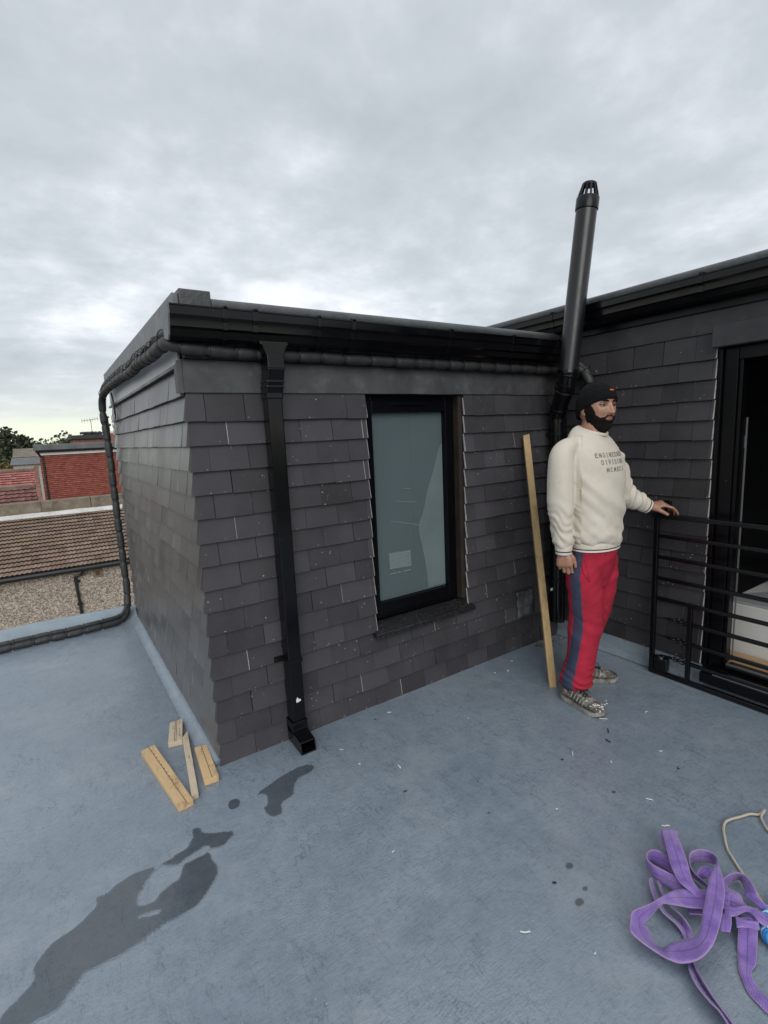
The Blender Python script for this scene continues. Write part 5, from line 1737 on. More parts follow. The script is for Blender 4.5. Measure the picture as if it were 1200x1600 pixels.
tg = q_.build('beanie_tag', simple('orange_red_tag', (0.60, 0.10, 0.035), 0.6), bn)
md = tg.modifiers.new('t', 'SOLIDIFY')
md.thickness = 0.0015

# ---- jumper
m, t, b = mat('cream_sweatshirt')
co = N(t, 'ShaderNodeTexCoord')
nz = N(t, 'ShaderNodeTexNoise', i_Scale=6.0, i_Detail=7.0, i_Roughness=0.65)
t.links.new(co.outputs['Object'], nz.inputs['Vector'])
c = ramp(t, nz.outputs[0], [(0.3, (0.48, 0.430, 0.355)), (0.5, (0.545, 0.493, 0.415)), (0.7, (0.585, 0.535, 0.46))]).outputs[0]
sp_ = N(t, 'ShaderNodeTexVoronoi', i_Scale=16.0)
t.links.new(co.outputs['Object'], sp_.inputs['Vector'])
c = mixc(t, ramp(t, sp_.outputs['Distance'], [(0.05, 0.55), (0.09, 0.0)]).outputs[0], c, (0.36, 0.33, 0.28))
t.links.new(c, b.inputs['Base Color'])
b.inputs['Roughness'].default_value = 0.92
b.inputs['Sheen Weight'].default_value = 0.2
n3 = N(t, 'ShaderNodeTexNoise', i_Scale=420.0, i_Detail=2.0)
t.links.new(co.outputs['Object'], n3.inputs['Vector'])
n4 = N(t, 'ShaderNodeTexNoise', i_Scale=30.0, i_Detail=4.0)
t.links.new(co.outputs['Object'], n4.inputs['Vector'])
bp = N(t, 'ShaderNodeBump', i_Strength=0.30, i_Distance=0.004)
t.links.new(math_n(t, 'ADD', math_n(t, 'MULTIPLY', n3.outputs[0], 0.35), n4.outputs[0]), bp.inputs['Height'])
t.links.new(bp.outputs[0], b.inputs['Normal'])
M['jumper'] = m
M['rib'] = simple('cream_ribbing', (0.60, 0.545, 0.46), 0.92, var=0.08, scale=20, bump=0.3, bscale=300)
M['rib_white'] = simple('white_rib_edge', (0.66, 0.63, 0.57), 0.9)
M['stripe'] = simple('brown_rib_stripe', (0.075, 0.045, 0.038), 0.9)
M['print'] = simple('grey_brown_print', (0.155, 0.140, 0.130), 0.85)
jm = MB()
tor = [(0.815, 0.010, 0.146, 0.104), (0.832, 0.011, 0.154, 0.112), (0.850, 0.011, 0.166, 0.124), (0.885, 0.011, 0.174, 0.131), (0.98, 0.010, 0.174, 0.131), (1.06, 0.010, 0.176, 0.130), (1.14, 0.009, 0.181, 0.126), (1.21, 0.005, 0.185, 0.119),
       (1.262, 0.0, 0.187, 0.110), (1.300, -0.006, 0.182, 0.100), (1.328, -0.012, 0.168, 0.089), (1.350, -0.018, 0.160, 0.082), (1.372, -0.020, 0.132, 0.075), (1.388, -0.019, 0.102, 0.070), (1.396, -0.016, 0.073, 0.065)]
jm.loft([(P(u, 0, z), LA * a_ * 0.965, FA * b_ * 0.955 - ZA * (0.020 * sstep(1.32, 1.39, z))) for z, u, a_, b_ in tor], 48, power=0.93)
# belly a little forward
slv = [(-0.075, -0.112, 1.326, 0.036), (-0.110, -0.138, 1.322, 0.049), (-0.140, -0.156, 1.286, 0.060), (-0.149, -0.165, 1.22, 0.0665), (-0.147, -0.170, 1.11, 0.068), (-0.148, -0.172, 1.03, 0.066), (-0.143, -0.172, 0.95, 0.060), (-0.137, -0.170, 0.885, 0.055), (-0.132, -0.169, 0.850, 0.051), (-0.130, -0.168, 0.836, 0.045), (-0.130, -0.168, 0.826, 0.040)]
cs = catmull(slv, 4)
jm.tube([P(*s[:3]) for s in cs], [s[3] * 0.91 for s in cs], 28, up0=LA)
slv2 = [(0.030, 0.100, 1.322, 0.038), (0.056, 0.132, 1.302, 0.050), (0.080, 0.163, 1.245, 0.064), (0.112, 0.198, 1.15, 0.066), (0.135, 0.217, 1.08, 0.063), (0.155, 0.230, 1.040, 0.062), (0.190, 0.252, 1.016, 0.058), (0.222, 0.274, 0.998, 0.052), (0.248, 0.292, 0.983, 0.045), (0.256, 0.297, 0.978, 0.039)]
cs2 = catmull(slv2, 4)
jm.tube([P(*s[:3]) for s in cs2], [s[3] * 0.93 for s in cs2], 28, up0=LA)
jco, jfc = remeshed(jm, 0.0060, 5)


def displaced(co, faces, fn):
    me = bpy.data.meshes.new('tmp')
    me.from_pydata(co.tolist(), [], faces)
    bm = bmesh.new()
    bm.from_mesh(me)
    bmesh.ops.recalc_face_normals(bm, faces=bm.faces)
    bm.normal_update()
    out = np.array([np.array(v.co) + np.array(v.normal) * fn(v.co, v.normal) for v in bm.verts])
    bm.free()
    bpy.data.meshes.remove(me)
    return out


def uwz(p):
    r = Vector(p) - MO
    return r.dot(UA), r.dot(DA), r.z


def ridge(x):
    return 1 - abs(2 * (x - math.floor(x)) - 1)


def jumper_folds(p, n):
    u, w, z = uwz(p)
    h = 0.0
    if w < -0.115 and u < -0.055:                       # right sleeve: rings of slack towards the cuff
        k = sstep(1.12, 0.90, z)
        h += k * 0.0060 * noise.noise((u * 14 + z * 10, w * 12, z * 26 + u * 12))
        h += 0.0045 * noise.noise((u * 8, w * 8, z * 9 + 4))
        h += k * 0.0018 * math.sin(z * 120 + 40 * u + 9 * noise.noise((u * 14, z * 9, w * 14)))
    elif w > 0.18 and u > 0.10:                         # left sleeve
        s = u + 0.6 * w - 0.4 * z
        h += 0.0075 * noise.noise((s * 30, z * 11, w * 7)) + 0.003 * math.sin(s * 120 + 3 * noise.noise((z * 12, u * 12, 0)))
    else:
        # slack gathers over the hem, long diagonal pulls from the armpit
        k = sstep(1.02, 0.86, z)
        h += k * 0.006 * noise.noise((u * 9, w * 9, z * 20 + u * 8))
        h += k * 0.004 * noise.noise((u * 26, w * 26, z * 24))
        d_ = (z - 1.12) + (u + 0.06) * 0.9
        h += 0.0075 * noise.noise((d_ * 17, u * 4, 1.5)) * sstep(1.30, 1.16, z)
        h += 0.0065 * noise.noise((u * 6, w * 6, z * 6))
        # seam of the sleeve head
        sd_ = math.hypot(u + 0.075 + 0.25 * max(0, 1.20 - z), 0)
        h -= 0.0030 * math.exp(-(sd_ / 0.006) ** 2) * sstep(1.08, 1.16, z) * sstep(1.345, 1.30, z) * (1 if w < -0.02 else 0)
    return h * 1.35


jco = displaced(jco, jfc, jumper_folds)
jump = mesh_obj('jumper', jco, jfc, [M['jumper']], man)


def band(name, rings_, mtl, parent, n=64, ribs=0, amp=0.0):
    q_ = MB()
    v, f = [], []
    for (c_, a_, b_) in rings_:
        for k in range(n):
            t_ = 2 * PI * k / n
            e = 1 + (amp * math.sin(t_ * ribs) if ribs else 0)
            v.append(c_ + a_ * math.cos(t_) * e + b_ * math.sin(t_) * e)
    for i in range(len(rings_) - 1):
        for k in range(n):
            f.append((i * n + k, i * n + (k + 1) % n, (i + 1) * n + (k + 1) % n, (i + 1) * n + k))
    q_.add(v, f)
    return q_.build(name, mtl, parent, smooth=60)


def hemr(z, e):
    tz = 0.0035 * math.sin(3 * z)
    return (P(0.010, 0, z + tz), LA * (0.146 + e), FA * (0.105 + e))


tilt = 0.0
band('hem_band', [hemr(0.842, 0.004), hemr(0.838, 0.008), hemr(0.822, 0.006), hemr(0.812, 0.005), hemr(0.8115, 0.001)], M['rib'], jump, 240, 70, 0.006)
band('hem_stripe', [hemr(0.8125, 0.002), hemr(0.812, 0.0062), hemr(0.806, 0.0060), hemr(0.8055, 0.002)], M['stripe'], jump, 96)
band('hem_edge', [hemr(0.8065, 0.002), hemr(0.806, 0.0058), hemr(0.797, 0.0052), hemr(0.7955, 0.001), hemr(0.80, -0.006)], M['rib_white'], jump, 96)


def cuffs(c0, c1, r0, ua):
    d = (c1 - c0).normalized()
    a_ = (ua - d * ua.dot(d)).normalized()
    b_ = d.cross(a_)
    ln = (c1 - c0).length

    def rg(f, e):
        r = r0 + e
        return (c0 + d * ln * f, a_ * r, b_ * r * 0.92)
    band('cuff', [rg(-0.10, 0.001), rg(0.0, 0.004), rg(0.25, 0.003), rg(0.60, 0.001), rg(0.605, -0.004)], M['rib'], jump, 120, 30, 0.010)
    band('cuff_stripe', [rg(0.60, -0.002), rg(0.61, 0.0014), rg(0.74, 0.0010), rg(0.75, -0.002)], M['stripe'], jump, 64)
    band('cuff_edge', [rg(0.74, -0.002), rg(0.75, 0.0010), rg(0.97, 0.0002), rg(1.0, -0.002), rg(0.96, -0.010)], M['rib_white'], jump, 64)


cuffs(P(-0.1305, -0.168, 0.842), P(-0.131, -0.169, 0.794), 0.0405, LA)
cuffs(P(0.240, 0.286, 0.987), P(0.276, 0.309, 0.964), 0.040, ZA)
# neck band
q_ = MB()
pts = []
for k in range(41):
    t_ = 2 * PI * k / 40
    c_ = P(-0.013, 0, 1.387)
    pts.append(c_ + LA * 0.070 * math.cos(t_) + FA * 0.068 * math.sin(t_) + ZA * (-0.020 * math.sin(t_) + 0.006 * abs(math.cos(t_))))
q_.tube(pts, 0.0082, 10)
q_.build('neck_band', M['rib'], jump, smooth=180)

# lettering laid on the cloth
LET = {'E': [(0, 0, 0, 1), (0, 1, .7, 1), (0, .5, .5, .5), (0, 0, .7, 0), (.7, 1, .7, .8), (.7, 0, .7, .2), (.5, .6, .5, .4)],
       'N': [(0, 0, 0, 1), (0, 1, .7, 0), (.7, 0, .7, 1), (-.1, 0, .14, 0), (.56, 1, .84, 1)],
       'G': [(.7, .82, .5, 1), (.5, 1, .2, 1), (.2, 1, 0, .75), (0, .75, 0, .25), (0, .25, .2, 0), (.2, 0, .6, 0), (.6, 0, .7, .15), (.7, .15, .7, .45), (.45, .45, .84, .45)],
       'I': [(.35, 0, .35, 1), (.15, 0, .55, 0), (.15, 1, .55, 1)],
       'R': [(0, 0, 0, 1), (0, 1, .5, 1), (.5, 1, .66, .85), (.66, .85, .66, .65), (.66, .65, .5, .5), (.5, .5, 0, .5), (.35, .5, .7, 0), (-.1, 0, .16, 0), (.6, 0, .82, 0)],
       'D': [(0, 0, 0, 1), (-.1, 1, .42, 1), (.42, 1, .7, .72), (.7, .72, .7, .28), (.7, .28, .42, 0), (.42, 0, -.1, 0)],
       'V': [(0, 1, .35, 0), (.35, 0, .7, 1), (-.12, 1, .14, 1), (.56, 1, .82, 1)],
       'S': [(.68, .78, .52, 1), (.52, 1, .18, 1), (.18, 1, .02, .8), (.02, .8, .12, .56), (.12, .56, .58, .44), (.58, .44, .68, .2), (.68, .2, .5, 0), (.5, 0, .18, 0), (.18, 0, .02, .2)],
       'O': [(.2, 0, 0, .28), (0, .28, 0, .72), (0, .72, .2, 1), (.2, 1, .5, 1), (.5, 1, .7, .72), (.7, .72, .7, .28), (.7, .28, .5, 0), (.5, 0, .2, 0)],
       'M': [(0, 0, 0, 1), (0, 1, .4, .25), (.4, .25, .8, 1), (.8, 1, .8, 0), (-.12, 0, .12, 0), (.68, 0, .92, 0)],
       'C': [(.7, .8, .5, 1), (.5, 1, .2, 1), (.2, 1, 0, .72), (0, .72, 0, .28), (0, .28, .2, 0), (.2, 0, .5, 0), (.5, 0, .7, .2)],
       'X': [(0, 0, .7, 1), (0, 1, .7, 0), (-.12, 0, .14, 0), (.56, 0, .82, 0), (-.12, 1, .14, 1), (.56, 1, .82, 1)]}
bvh = BVHTree.FromPolygons([Vector(c_) for c_ in jco], jfc)
q_ = MB()
for text, zc, ht, pit, shift in (('ENGINEERED', 1.272, 0.0185, 0.0212, 0.020), ('DIVISION', 1.238, 0.0185, 0.0212, 0.016), ('MCMXCI', 1.202, 0.0185, 0.0225, 0.012)):
    n_ = len(text)
    for i, chh in enumerate(text):
        lc = -(i - (n_ - 1) / 2) * pit + shift            # first letter on his right
        for (x0, y0, x1, y1) in LET[chh]:
            dx, dy = (x1 - x0) * 0.0165 * 0.9, (y1 - y0) * ht
            l_ = math.hypot(dx, dy)
            if l_ < 1e-6:
                continue
            px_, py_ = -dy / l_ * 0.0015, dx / l_ * 0.0015
            vsx, okk = [], True
            for f in np.linspace(-0.06, 1.06, 4):
                for sg in (-1, 1):
                    a_ = ((x0 - 0.35) * 0.0165 * 0.9 + dx * f + sg * px_)
                    b_ = ((y0 - 0.5) * ht + dy * f + sg * py_)
                    o_ = P(0, 0, zc + b_) + LA * (-lc * -1 * -1 + a_) * 1.0
                    o_ = P(0.004, 0, zc + b_) + LA * (-(lc) + a_) * 1.0
                    hit, nn, *_ = bvh.ray_cast(o_ + FA * 0.5, -FA)
                    if hit is None:
                        okk = False
                        break
                    if nn.dot(FA) < 0:
                        nn = -nn
                    vsx.append(hit + nn * 0.0016)
                if not okk:
                    break
            if okk:
                q_.add(vsx, [(0, 1, 3, 2), (2, 3, 5, 4), (4, 5, 7, 6)])
q_.build('lettering', M['print'], jump)

# ---- trousers
tm = MB()
tm.loft([(P(0.002, 0, 0.60), LA * 0.085, FA * 0.070), (P(0.002, 0, 0.66), LA * 0.135, FA * 0.088), (P(0.001, 0, 0.74), LA * 0.150, FA * 0.099), (P(0.003, 0, 0.80), LA * 0.147, FA * 0.102), (P(0.006, 0, 0.86), LA * 0.138, FA * 0.096)], 40)
near = [(-0.036, -0.068, 0.74, 0.080), (-0.036, -0.078, 0.68, 0.088), (-0.030, -0.085, 0.60, 0.087), (-0.027, -0.090, 0.52, 0.084), (-0.022, -0.094, 0.44, 0.083), (-0.030, -0.100, 0.36, 0.078), (-0.044, -0.108, 0.26, 0.073), (-0.056, -0.116, 0.17, 0.075), (-0.062, -0.122, 0.120, 0.080), (-0.064, -0.125, 0.095, 0.074), (-0.066, -0.127, 0.078, 0.055)]
far = [(0.050, 0.074, 0.74, 0.072), (0.054, 0.086, 0.68, 0.074), (0.054, 0.098, 0.60, 0.072), (0.046, 0.104, 0.52, 0.071), (0.028, 0.096, 0.44, 0.072), (0.008, 0.102, 0.35, 0.066), (-0.014, 0.108, 0.26, 0.062), (-0.030, 0.114, 0.18, 0.062), (-0.036, 0.118, 0.135, 0.062), (-0.038, 0.120, 0.115, 0.048)]
axn, axf = catmull(near, 5), catmull(far, 5)
tm.tube([P(*s[:3]) for s in axn], [s[3] for s in axn], 30, up0=LA)
tm.tube([P(*s[:3]) for s in axf], [s[3] for s in axf], 30, up0=LA)
tco, tfc = remeshed(tm, 0.0055, 3)


def trouser_folds(p, n):
    u, w, z = uwz(p)
    h = 0.008 * noise.noise((u * 7, w * 7, z * 6))
    k = sstep(0.60, 0.45, z) * sstep(0.28, 0.42, z)
    s = z + 0.55 * u
    h += k * 0.0075 * noise.noise((s * 26, u * 7, w * 7))
    k2 = sstep(0.26, 0.12, z)
    h += k2 * (0.0095 * noise.noise((u * 10, w * 10, z * 46 + u * 14)) + 0.003 * math.sin(z * 190 + u * 40 + 4 * noise.noise((u * 12, w * 12, 0))))
    k3 = sstep(0.62, 0.76, z)
    h += k3 * 0.0050 * noise.noise((u * 26 + z * 8, w * 26, z * 6))
    s2 = (z - 0.70) - 0.8 * (u - 0.02)
    h += 0.0075 * noise.noise((s2 * 22, u * 5, 3)) * sstep(0.48, 0.62, z)
    return h


tco = displaced(tco, tfc, trouser_folds)
# navy side panel down the outside of each leg, cut by direction round the leg's own axis
zz = np.array([s[2] for s in axn][::-1])


def axis_at(ax_, z):
    zs_ = [s[2] for s in ax_][::-1]
    return np.interp(z, zs_, [s[0] for s in ax_][::-1]), np.interp(z, zs_, [s[1] for s in ax_][::-1]), np.interp(z, zs_, [s[3] for s in ax_][::-1])


mi = []
for f in tfc:
    c_ = Vector(np.mean([tco[i] for i in f], axis=0))
    u, w, z = uwz(c_)
    ax_, sg = (axn, -1) if (w < 0.0) else (axf, 1)
    au, aw, r = axis_at(ax_, z)
    dv = UA * (u - au) + DA * (w - aw)
    out_ = LA * sg
    fo = dv.dot(FA)
    lo_ = dv.dot(out_)
    half = 0.026 + 0.006 * sstep(0.35, 0.12, z)
    mi.append(1 if lo_ > 0.2 * r and abs(fo - (0.002 - 0.012 * sstep(0.4, 0.1, z))) < half else 0)
M['red'] = simple('red_jersey', (0.315, 0.016, 0.036), 0.9, var=0.2, scale=9, bump=0.3, bscale=60, spec=0.25, dirt=((0.46, 0.30, 0.30), 12, 0.66, 0.80, 0.35))
M['navy'] = simple('navy_side_panel', (0.038, 0.046, 0.080), 0.9, var=0.22, scale=14, bump=0.3, bscale=60, spec=0.25, dirt=((0.22, 0.24, 0.29), 10, 0.60, 0.78, 0.4))
trs = mesh_obj('trousers', tco, tfc, [M['red'], M['navy']], man, None, mi)
# pocket mouth: a curved welt on the front edge of the side panel
tb = BVHTree.FromPolygons([Vector(c_) for c_ in tco], tfc)
q_ = MB()
pts = []
for f in np.linspace(0, 1, 14):
    u = -0.034 + 0.014 * f + 0.020 * math.sin(PI * f)
    u = -0.040 + 0.030 * f - 0.016 * math.sin(PI * f)
    z = 0.775 - 0.115 * f
    hit, nn, *_ = tb.ray_cast(P(u, -0.6, z), DA)
    if hit:
        pts.append(hit - DA * 0.001)
if len(pts) > 4:
    q_.tube(pts, 0.0032, 8)
    pts2 = [p + UA * (0.020 * math.sin(PI * (i / (len(pts) - 1)))) + DA * 0.003 for i, p in enumerate(pts)]
    q_.tube(pts2, 0.0045, 8)
    q_.build('pocket_welt', M['red'], trs, smooth=180)

# ---- boots
m, t, b = mat('scuffed_boot_fabric')
co = N(t, 'ShaderNodeTexCoord')
nz = N(t, 'ShaderNodeTexNoise', i_Scale=26.0, i_Detail=8.0, i_Roughness=0.75)
t.links.new(co.outputs['Object'], nz.inputs['Vector'])
c = ramp(t, nz.outputs[0], [(0.36, (0.030, 0.027, 0.022)), (0.48, (0.080, 0.073, 0.060)), (0.58, (0.20, 0.185, 0.16)), (0.68, (0.46, 0.45, 0.42))])
t.links.new(c.outputs[0], b.inputs['Base Color'])
b.inputs['Roughness'].default_value = 0.85
bp = N(t, 'ShaderNodeBump', i_Strength=0.6, i_Distance=0.004)
t.links.new(nz.outputs[0], bp.inputs['Height'])
t.links.new(bp.outputs[0], b.inputs['Normal'])
M['boot'] = m
M['boot_dark'] = simple('dark_boot_lining', (0.045, 0.042, 0.037), 0.85, var=0.4, scale=30, bump=0.4, bscale=60)
M['overlay'] = simple('pale_boot_overlay', (0.27, 0.255, 0.225), 0.75, var=0.45, scale=40, dirt=((0.50, 0.49, 0.46), 26, 0.52, 0.68, 0.7))
M['sole'] = simple('dusty_grey_sole', (0.23, 0.22, 0.195), 0.85, var=0.4, scale=40, bump=0.4, bscale=80, dirt=((0.06, 0.055, 0.05), 22, 0.5, 0.66, 0.7))
M['lace'] = simple('black_lace', (0.012, 0.014, 0.018), 0.8)
M['lace_teal'] = simple('teal_lace_loop', (0.05, 0.16, 0.16), 0.7)
M['plaster'] = simple('dried_white_plaster', (0.62, 0.61, 0.58), 0.9, var=0.15, scale=60, bump=0.6, bscale=120)


def boot(heel, toe, L_, label, plaster):
    d = (Vector(toe) - Vector(heel))
    d.z = 0
    d.normalize()
    s = ZA.cross(d)
    H = Vector((heel[0], heel[1], 0))

    def at(f, x, z):
        return H + d * (L_ * f) + s * x + ZA * z
    k = L_ / 0.255
    sec = [(0.00, 0.026, 0.030, 0.060), (0.05, 0.033, 0.024, 0.085), (0.16, 0.037, 0.022, 0.098), (0.30, 0.037, 0.022, 0.100), (0.42, 0.038, 0.022, 0.088), (0.56, 0.042, 0.022, 0.072), (0.72, 0.046, 0.022, 0.058), (0.86, 0.043, 0.023, 0.050), (0.95, 0.031, 0.025, 0.041), (1.0, 0.012, 0.028, 0.033)]
    sec = catmull(sec, 4)
    up_ = MB()
    rings = []
    for f, w_, z0, z1 in sec:
        rings.append((at(f, 0, (z0 + z1) / 2), s * (w_ * k), ZA * ((z1 - z0) / 2)))
    up_.loft(rings, 28, power=0.85)
    # padded ankle collar
    up_.loft([(at(0.20, 0, 0.055), s * 0.036 * k, d * 0.052 * k), (at(0.19, 0, 0.10), s * 0.035 * k, d * 0.047 * k), (at(0.18, 0, 0.128), s * 0.038 * k, d * 0.047 * k), (at(0.18, 0, 0.136), s * 0.036 * k, d * 0.045 * k)], 26)
    co_, fc_ = remeshed(up_, 0.0045, 3)
    bo = mesh_obj('boot', co_, fc_, [M['boot']], man)
    if label:
        bo['label'] = label
    so_ = MB()
    n_ = 26
    ring = []
    for i in range(n_):
        f = i / (n_ - 1)
        w_ = float(np.interp(f, [0, 0.06, 0.2, 0.42, 0.72, 0.88, 0.96, 1.0], [0.018, 0.036, 0.041, 0.037, 0.049, 0.045, 0.033, 0.012])) * k
        ring.append((f * 1.03 - 0.015, w_))
    v, fcs = [], []
    for f, w_ in ring:
        rise = 0.012 * sstep(0.85, 1.0, f) + 0.004 * sstep(0.08, 0.0, f)
        for x_, z_ in ((-w_ * 0.96, 0.002 + rise), (w_ * 0.96, 0.002 + rise), (w_ * 1.0, 0.013 + rise), (w_ * 0.97, 0.024 + rise * 0.9), (-w_ * 0.97, 0.024 + rise * 0.9), (-w_ * 1.0, 0.013 + rise)):
            v.append(at(f, x_, z_))
    for i in range(n_ - 1):
        for q3 in range(6):
            fcs.append((i * 6 + q3, i * 6 + (q3 + 1) % 6, (i + 1) * 6 + (q3 + 1) % 6, (i + 1) * 6 + q3))
    fcs += [tuple(range(6))[::-1], tuple(range((n_ - 1) * 6, n_ * 6))]
    so_.add(v, fcs)
    so_.build('sole', M['sole'], bo, smooth=50)
    bv = BVHTree.FromPolygons([Vector(c_) for c_ in co_], fc_)

    def stick(f, x, lift=0.0015):
        o_ = at(f, x, 0.3)
        hit, nn, *_ = bv.ray_cast(o_, -ZA)
        return (hit + ZA * lift) if hit else at(f, x, 0.06)
    ov = MB()
    for sg in (-1, 1):
        for j in range(5):
            f0 = 0.36 + 0.075 * j
            pts = []
            for g in np.linspace(0, 1, 6):
                x = sg * (0.014 + 0.024 * g) * k
                z_ = 0.10 - 0.055 * g
                o_ = at(f0 - 0.05 * g + 0.02, sg * 0.2, float(np.interp(f0, [0.3, 0.7], [0.088, 0.056])) * (1 - 0.45 * g))
                hit, nn, *_ = bv.ray_cast(o_, s * -sg)
                top_ = stick(f0 - 0.04 * g + 0.02, x, 0.001)
                pts.append(top_ if (g < 0.4 or not hit) else hit + s * sg * 0.001)
            ov.tube(pts, 0.0032, 6)
    ov.build('overlay', M['overlay'], bo, smooth=180)
    lc = MB()
    for j in range(6):
        f0 = 0.32 + 0.055 * j
        a_, b_ = stick(f0, -0.016 * k, 0.003), stick(f0 + 0.028, 0.016 * k, 0.003)
        c_, e_ = stick(f0, 0.016 * k, 0.004), stick(f0 + 0.028, -0.016 * k, 0.004)
        lc.tube([a_, (a_ + b_) / 2 + ZA * 0.003, b_], 0.0024, 6)
        lc.tube([c_, (c_ + e_) / 2 + ZA * 0.004, e_], 0.0024, 6)
    tp = stick(0.40, 0, 0.006)
    for sg in (-1, 1):
        lc.tube(catmull([tp, tp + s * sg * 0.018 + d * 0.012 + ZA * 0.010, tp + s * sg * 0.034 + d * 0.022 - ZA * 0.004, tp + s * sg * 0.020 + d * 0.034 - ZA * 0.010, tp + d * 0.006], 5), 0.0022, 6)
        lc.tube(catmull([tp, tp + s * sg * 0.012 + d * 0.03 + ZA * 0.004, tp + s * sg * 0.022 + d * 0.055 - ZA * 0.012], 5), 0.0020, 6)
    lc.build('lace', M['lace'], bo, smooth=180)
    tl = MB()
    tl.tube(catmull([at(0.36, -0.004, 0.115), at(0.385, -0.006, 0.145), at(0.40, 0.006, 0.15), at(0.395, 0.01, 0.118)], 5), 0.0022, 6)
    tl.build('pull_loop', M['lace_teal'], bo, smooth=180)
    if plaster:
        pl_ = MB()
        R3 = random.Random(3)
        for j in range(34):
            f = R3.uniform(0.80, 0.99)
            x = R3.gauss(0.004, 0.018) * k
            p = stick(f, x, 0.0)
            r = R3.uniform(0.002, 0.007)
            pl_.ball(p, (r, r * R3.uniform(0.6, 1.2), 0.0016), 7)
        pl_.build('plaster_splash', M['plaster'], bo, smooth=180)
    return bo


boot(P(-0.130, -0.100, 0), P(0.060, -0.250, 0), 0.243, 'boot with dried white plaster on its toe', True)
boot(P(-0.096, 0.106, 0), P(0.150, 0.182, 0), 0.248, None, False)
# ------------------------------------------------------------------ ground, neighbours and trees
def ground_mat():
    m, t, b = mat('gardens_and_streets')
    co = N(t, 'ShaderNodeTexCoord')
    n = N(t, 'ShaderNodeTexNoise', i_Scale=0.08, i_Detail=6.0)
    t.links.new(co.outputs['Object'], n.inputs['Vector'])
    r = ramp(t, n.outputs[0], [(0.35, (0.05, 0.065, 0.03)), (0.5, (0.08, 0.085, 0.05)), (0.65, (0.13, 0.125, 0.115))])
    t.links.new(r.outputs[0], b.inputs['Base Color'])
    b.inputs['Roughness'].default_value = 0.95
    return m


mb = MB()
mb.box((-2500, -2500, -7.3), (2500, 2500, -7.0))
tag(mb.build('ground', ground_mat(), loc=(0, 0, -7)), kind='structure')


def pebbledash():
    m, t, b = mat('pebbledash')
    co = N(t, 'ShaderNodeTexCoord')
    v = N(t, 'ShaderNodeTexVoronoi', i_Scale=26.0)
    t.links.new(co.outputs['Object'], v.inputs['Vector'])
    n = N(t, 'ShaderNodeTexNoise', i_Scale=14.0, i_Detail=4.0)
    t.links.new(co.outputs['Object'], n.inputs['Vector'])
    sp = N(t, 'ShaderNodeSeparateColor')
    t.links.new(v.outputs['Color'], sp.inputs[0])
    c = ramp(t, sp.outputs[0], [(0.0, (0.13, 0.10, 0.085)), (0.3, (0.24, 0.19, 0.16)), (0.65, (0.36, 0.30, 0.25)), (1.0, (0.52, 0.46, 0.40))]).outputs[0]
    t.links.new(c, b.inputs['Base Color'])
    b.inputs['Roughness'].default_value = 0.95
    bp = N(t, 'ShaderNodeBump', i_Strength=0.7, i_Distance=0.02)
    t.links.new(v.outputs['Distance'], bp.inputs['Height'])
    t.links.new(bp.outputs[0], b.inputs['Normal'])
    return m


def tiled_roof_mat(name, c0, c1, c2, moss=0.0):
    m, t, b = mat(name)
    at = N(t, 'ShaderNodeAttribute', attribute_name='tone')
    c = ramp(t, at.outputs['Fac'], [(0.0, c0), (0.5, c1), (1.0, c2)]).outputs[0]
    co = N(t, 'ShaderNodeTexCoord')
    n = N(t, 'ShaderNodeTexNoise', i_Scale=1.1, i_Detail=8.0, i_Roughness=0.7)
    t.links.new(co.outputs['Object'], n.inputs['Vector'])
    if moss:
        c = mixc(t, ramp(t, n.outputs[0], [(0.52, 0.0), (0.70, moss)]).outputs[0], c, (0.135, 0.125, 0.045))
    n2_ = N(t, 'ShaderNodeTexNoise', i_Scale=9.0, i_Detail=6.0, i_Roughness=0.7)
    t.links.new(co.outputs['Object'], n2_.inputs['Vector'])
    c = mixc(t, ramp(t, n2_.outputs[0], [(0.6, 0.0), (0.78, 0.6)]).outputs[0], c, tuple(min(1, x * 1.6 + 0.03) for x in c2))
    t.links.new(c, b.inputs['Base Color'])
    b.inputs['Roughness'].default_value = 0.85
    return m


def pantiles(mb, p0, ex, es, nu, nv, gauge, width, R, amp=0.034, roll=2):
    """rolled tiles: rows climb along es from p0, waves run along ex; every course steps up over the one below"""
    p0, ex, es = Vector(p0), Vector(ex), Vector(es).normalized()
    nrm = ex.cross(es).normalized()
    if nrm.z < 0:
        nrm = -nrm
    seg = 6 * roll
    for r in range(nv):
        jit = R.uniform(-0.006, 0.006)
        for u in range(nu):
            tone = min(1, max(0, R.gauss(0.5, 0.22)))
            vs = []
            dz = R.uniform(-0.006, 0.006)
            for a in range(seg + 1):
                f = a / seg
                h = amp * (0.5 + 0.5 * math.cos(2 * PI * f * roll))
                x = (u + f) * width
                lowp = p0 + ex * x + es * (r * gauge + jit + dz) + nrm * (h + 0.065)
                vs += [lowp - nrm * 0.06, lowp, p0 + ex * x + es * ((r + 1) * gauge + 0.02) + nrm * (h + 0.004)]
            fs = []
            for a in range(seg):
                i = a * 3
                fs += [(i + 1, i + 4, i + 5, i + 2)]
            mb.add(vs, fs, 0, tone)


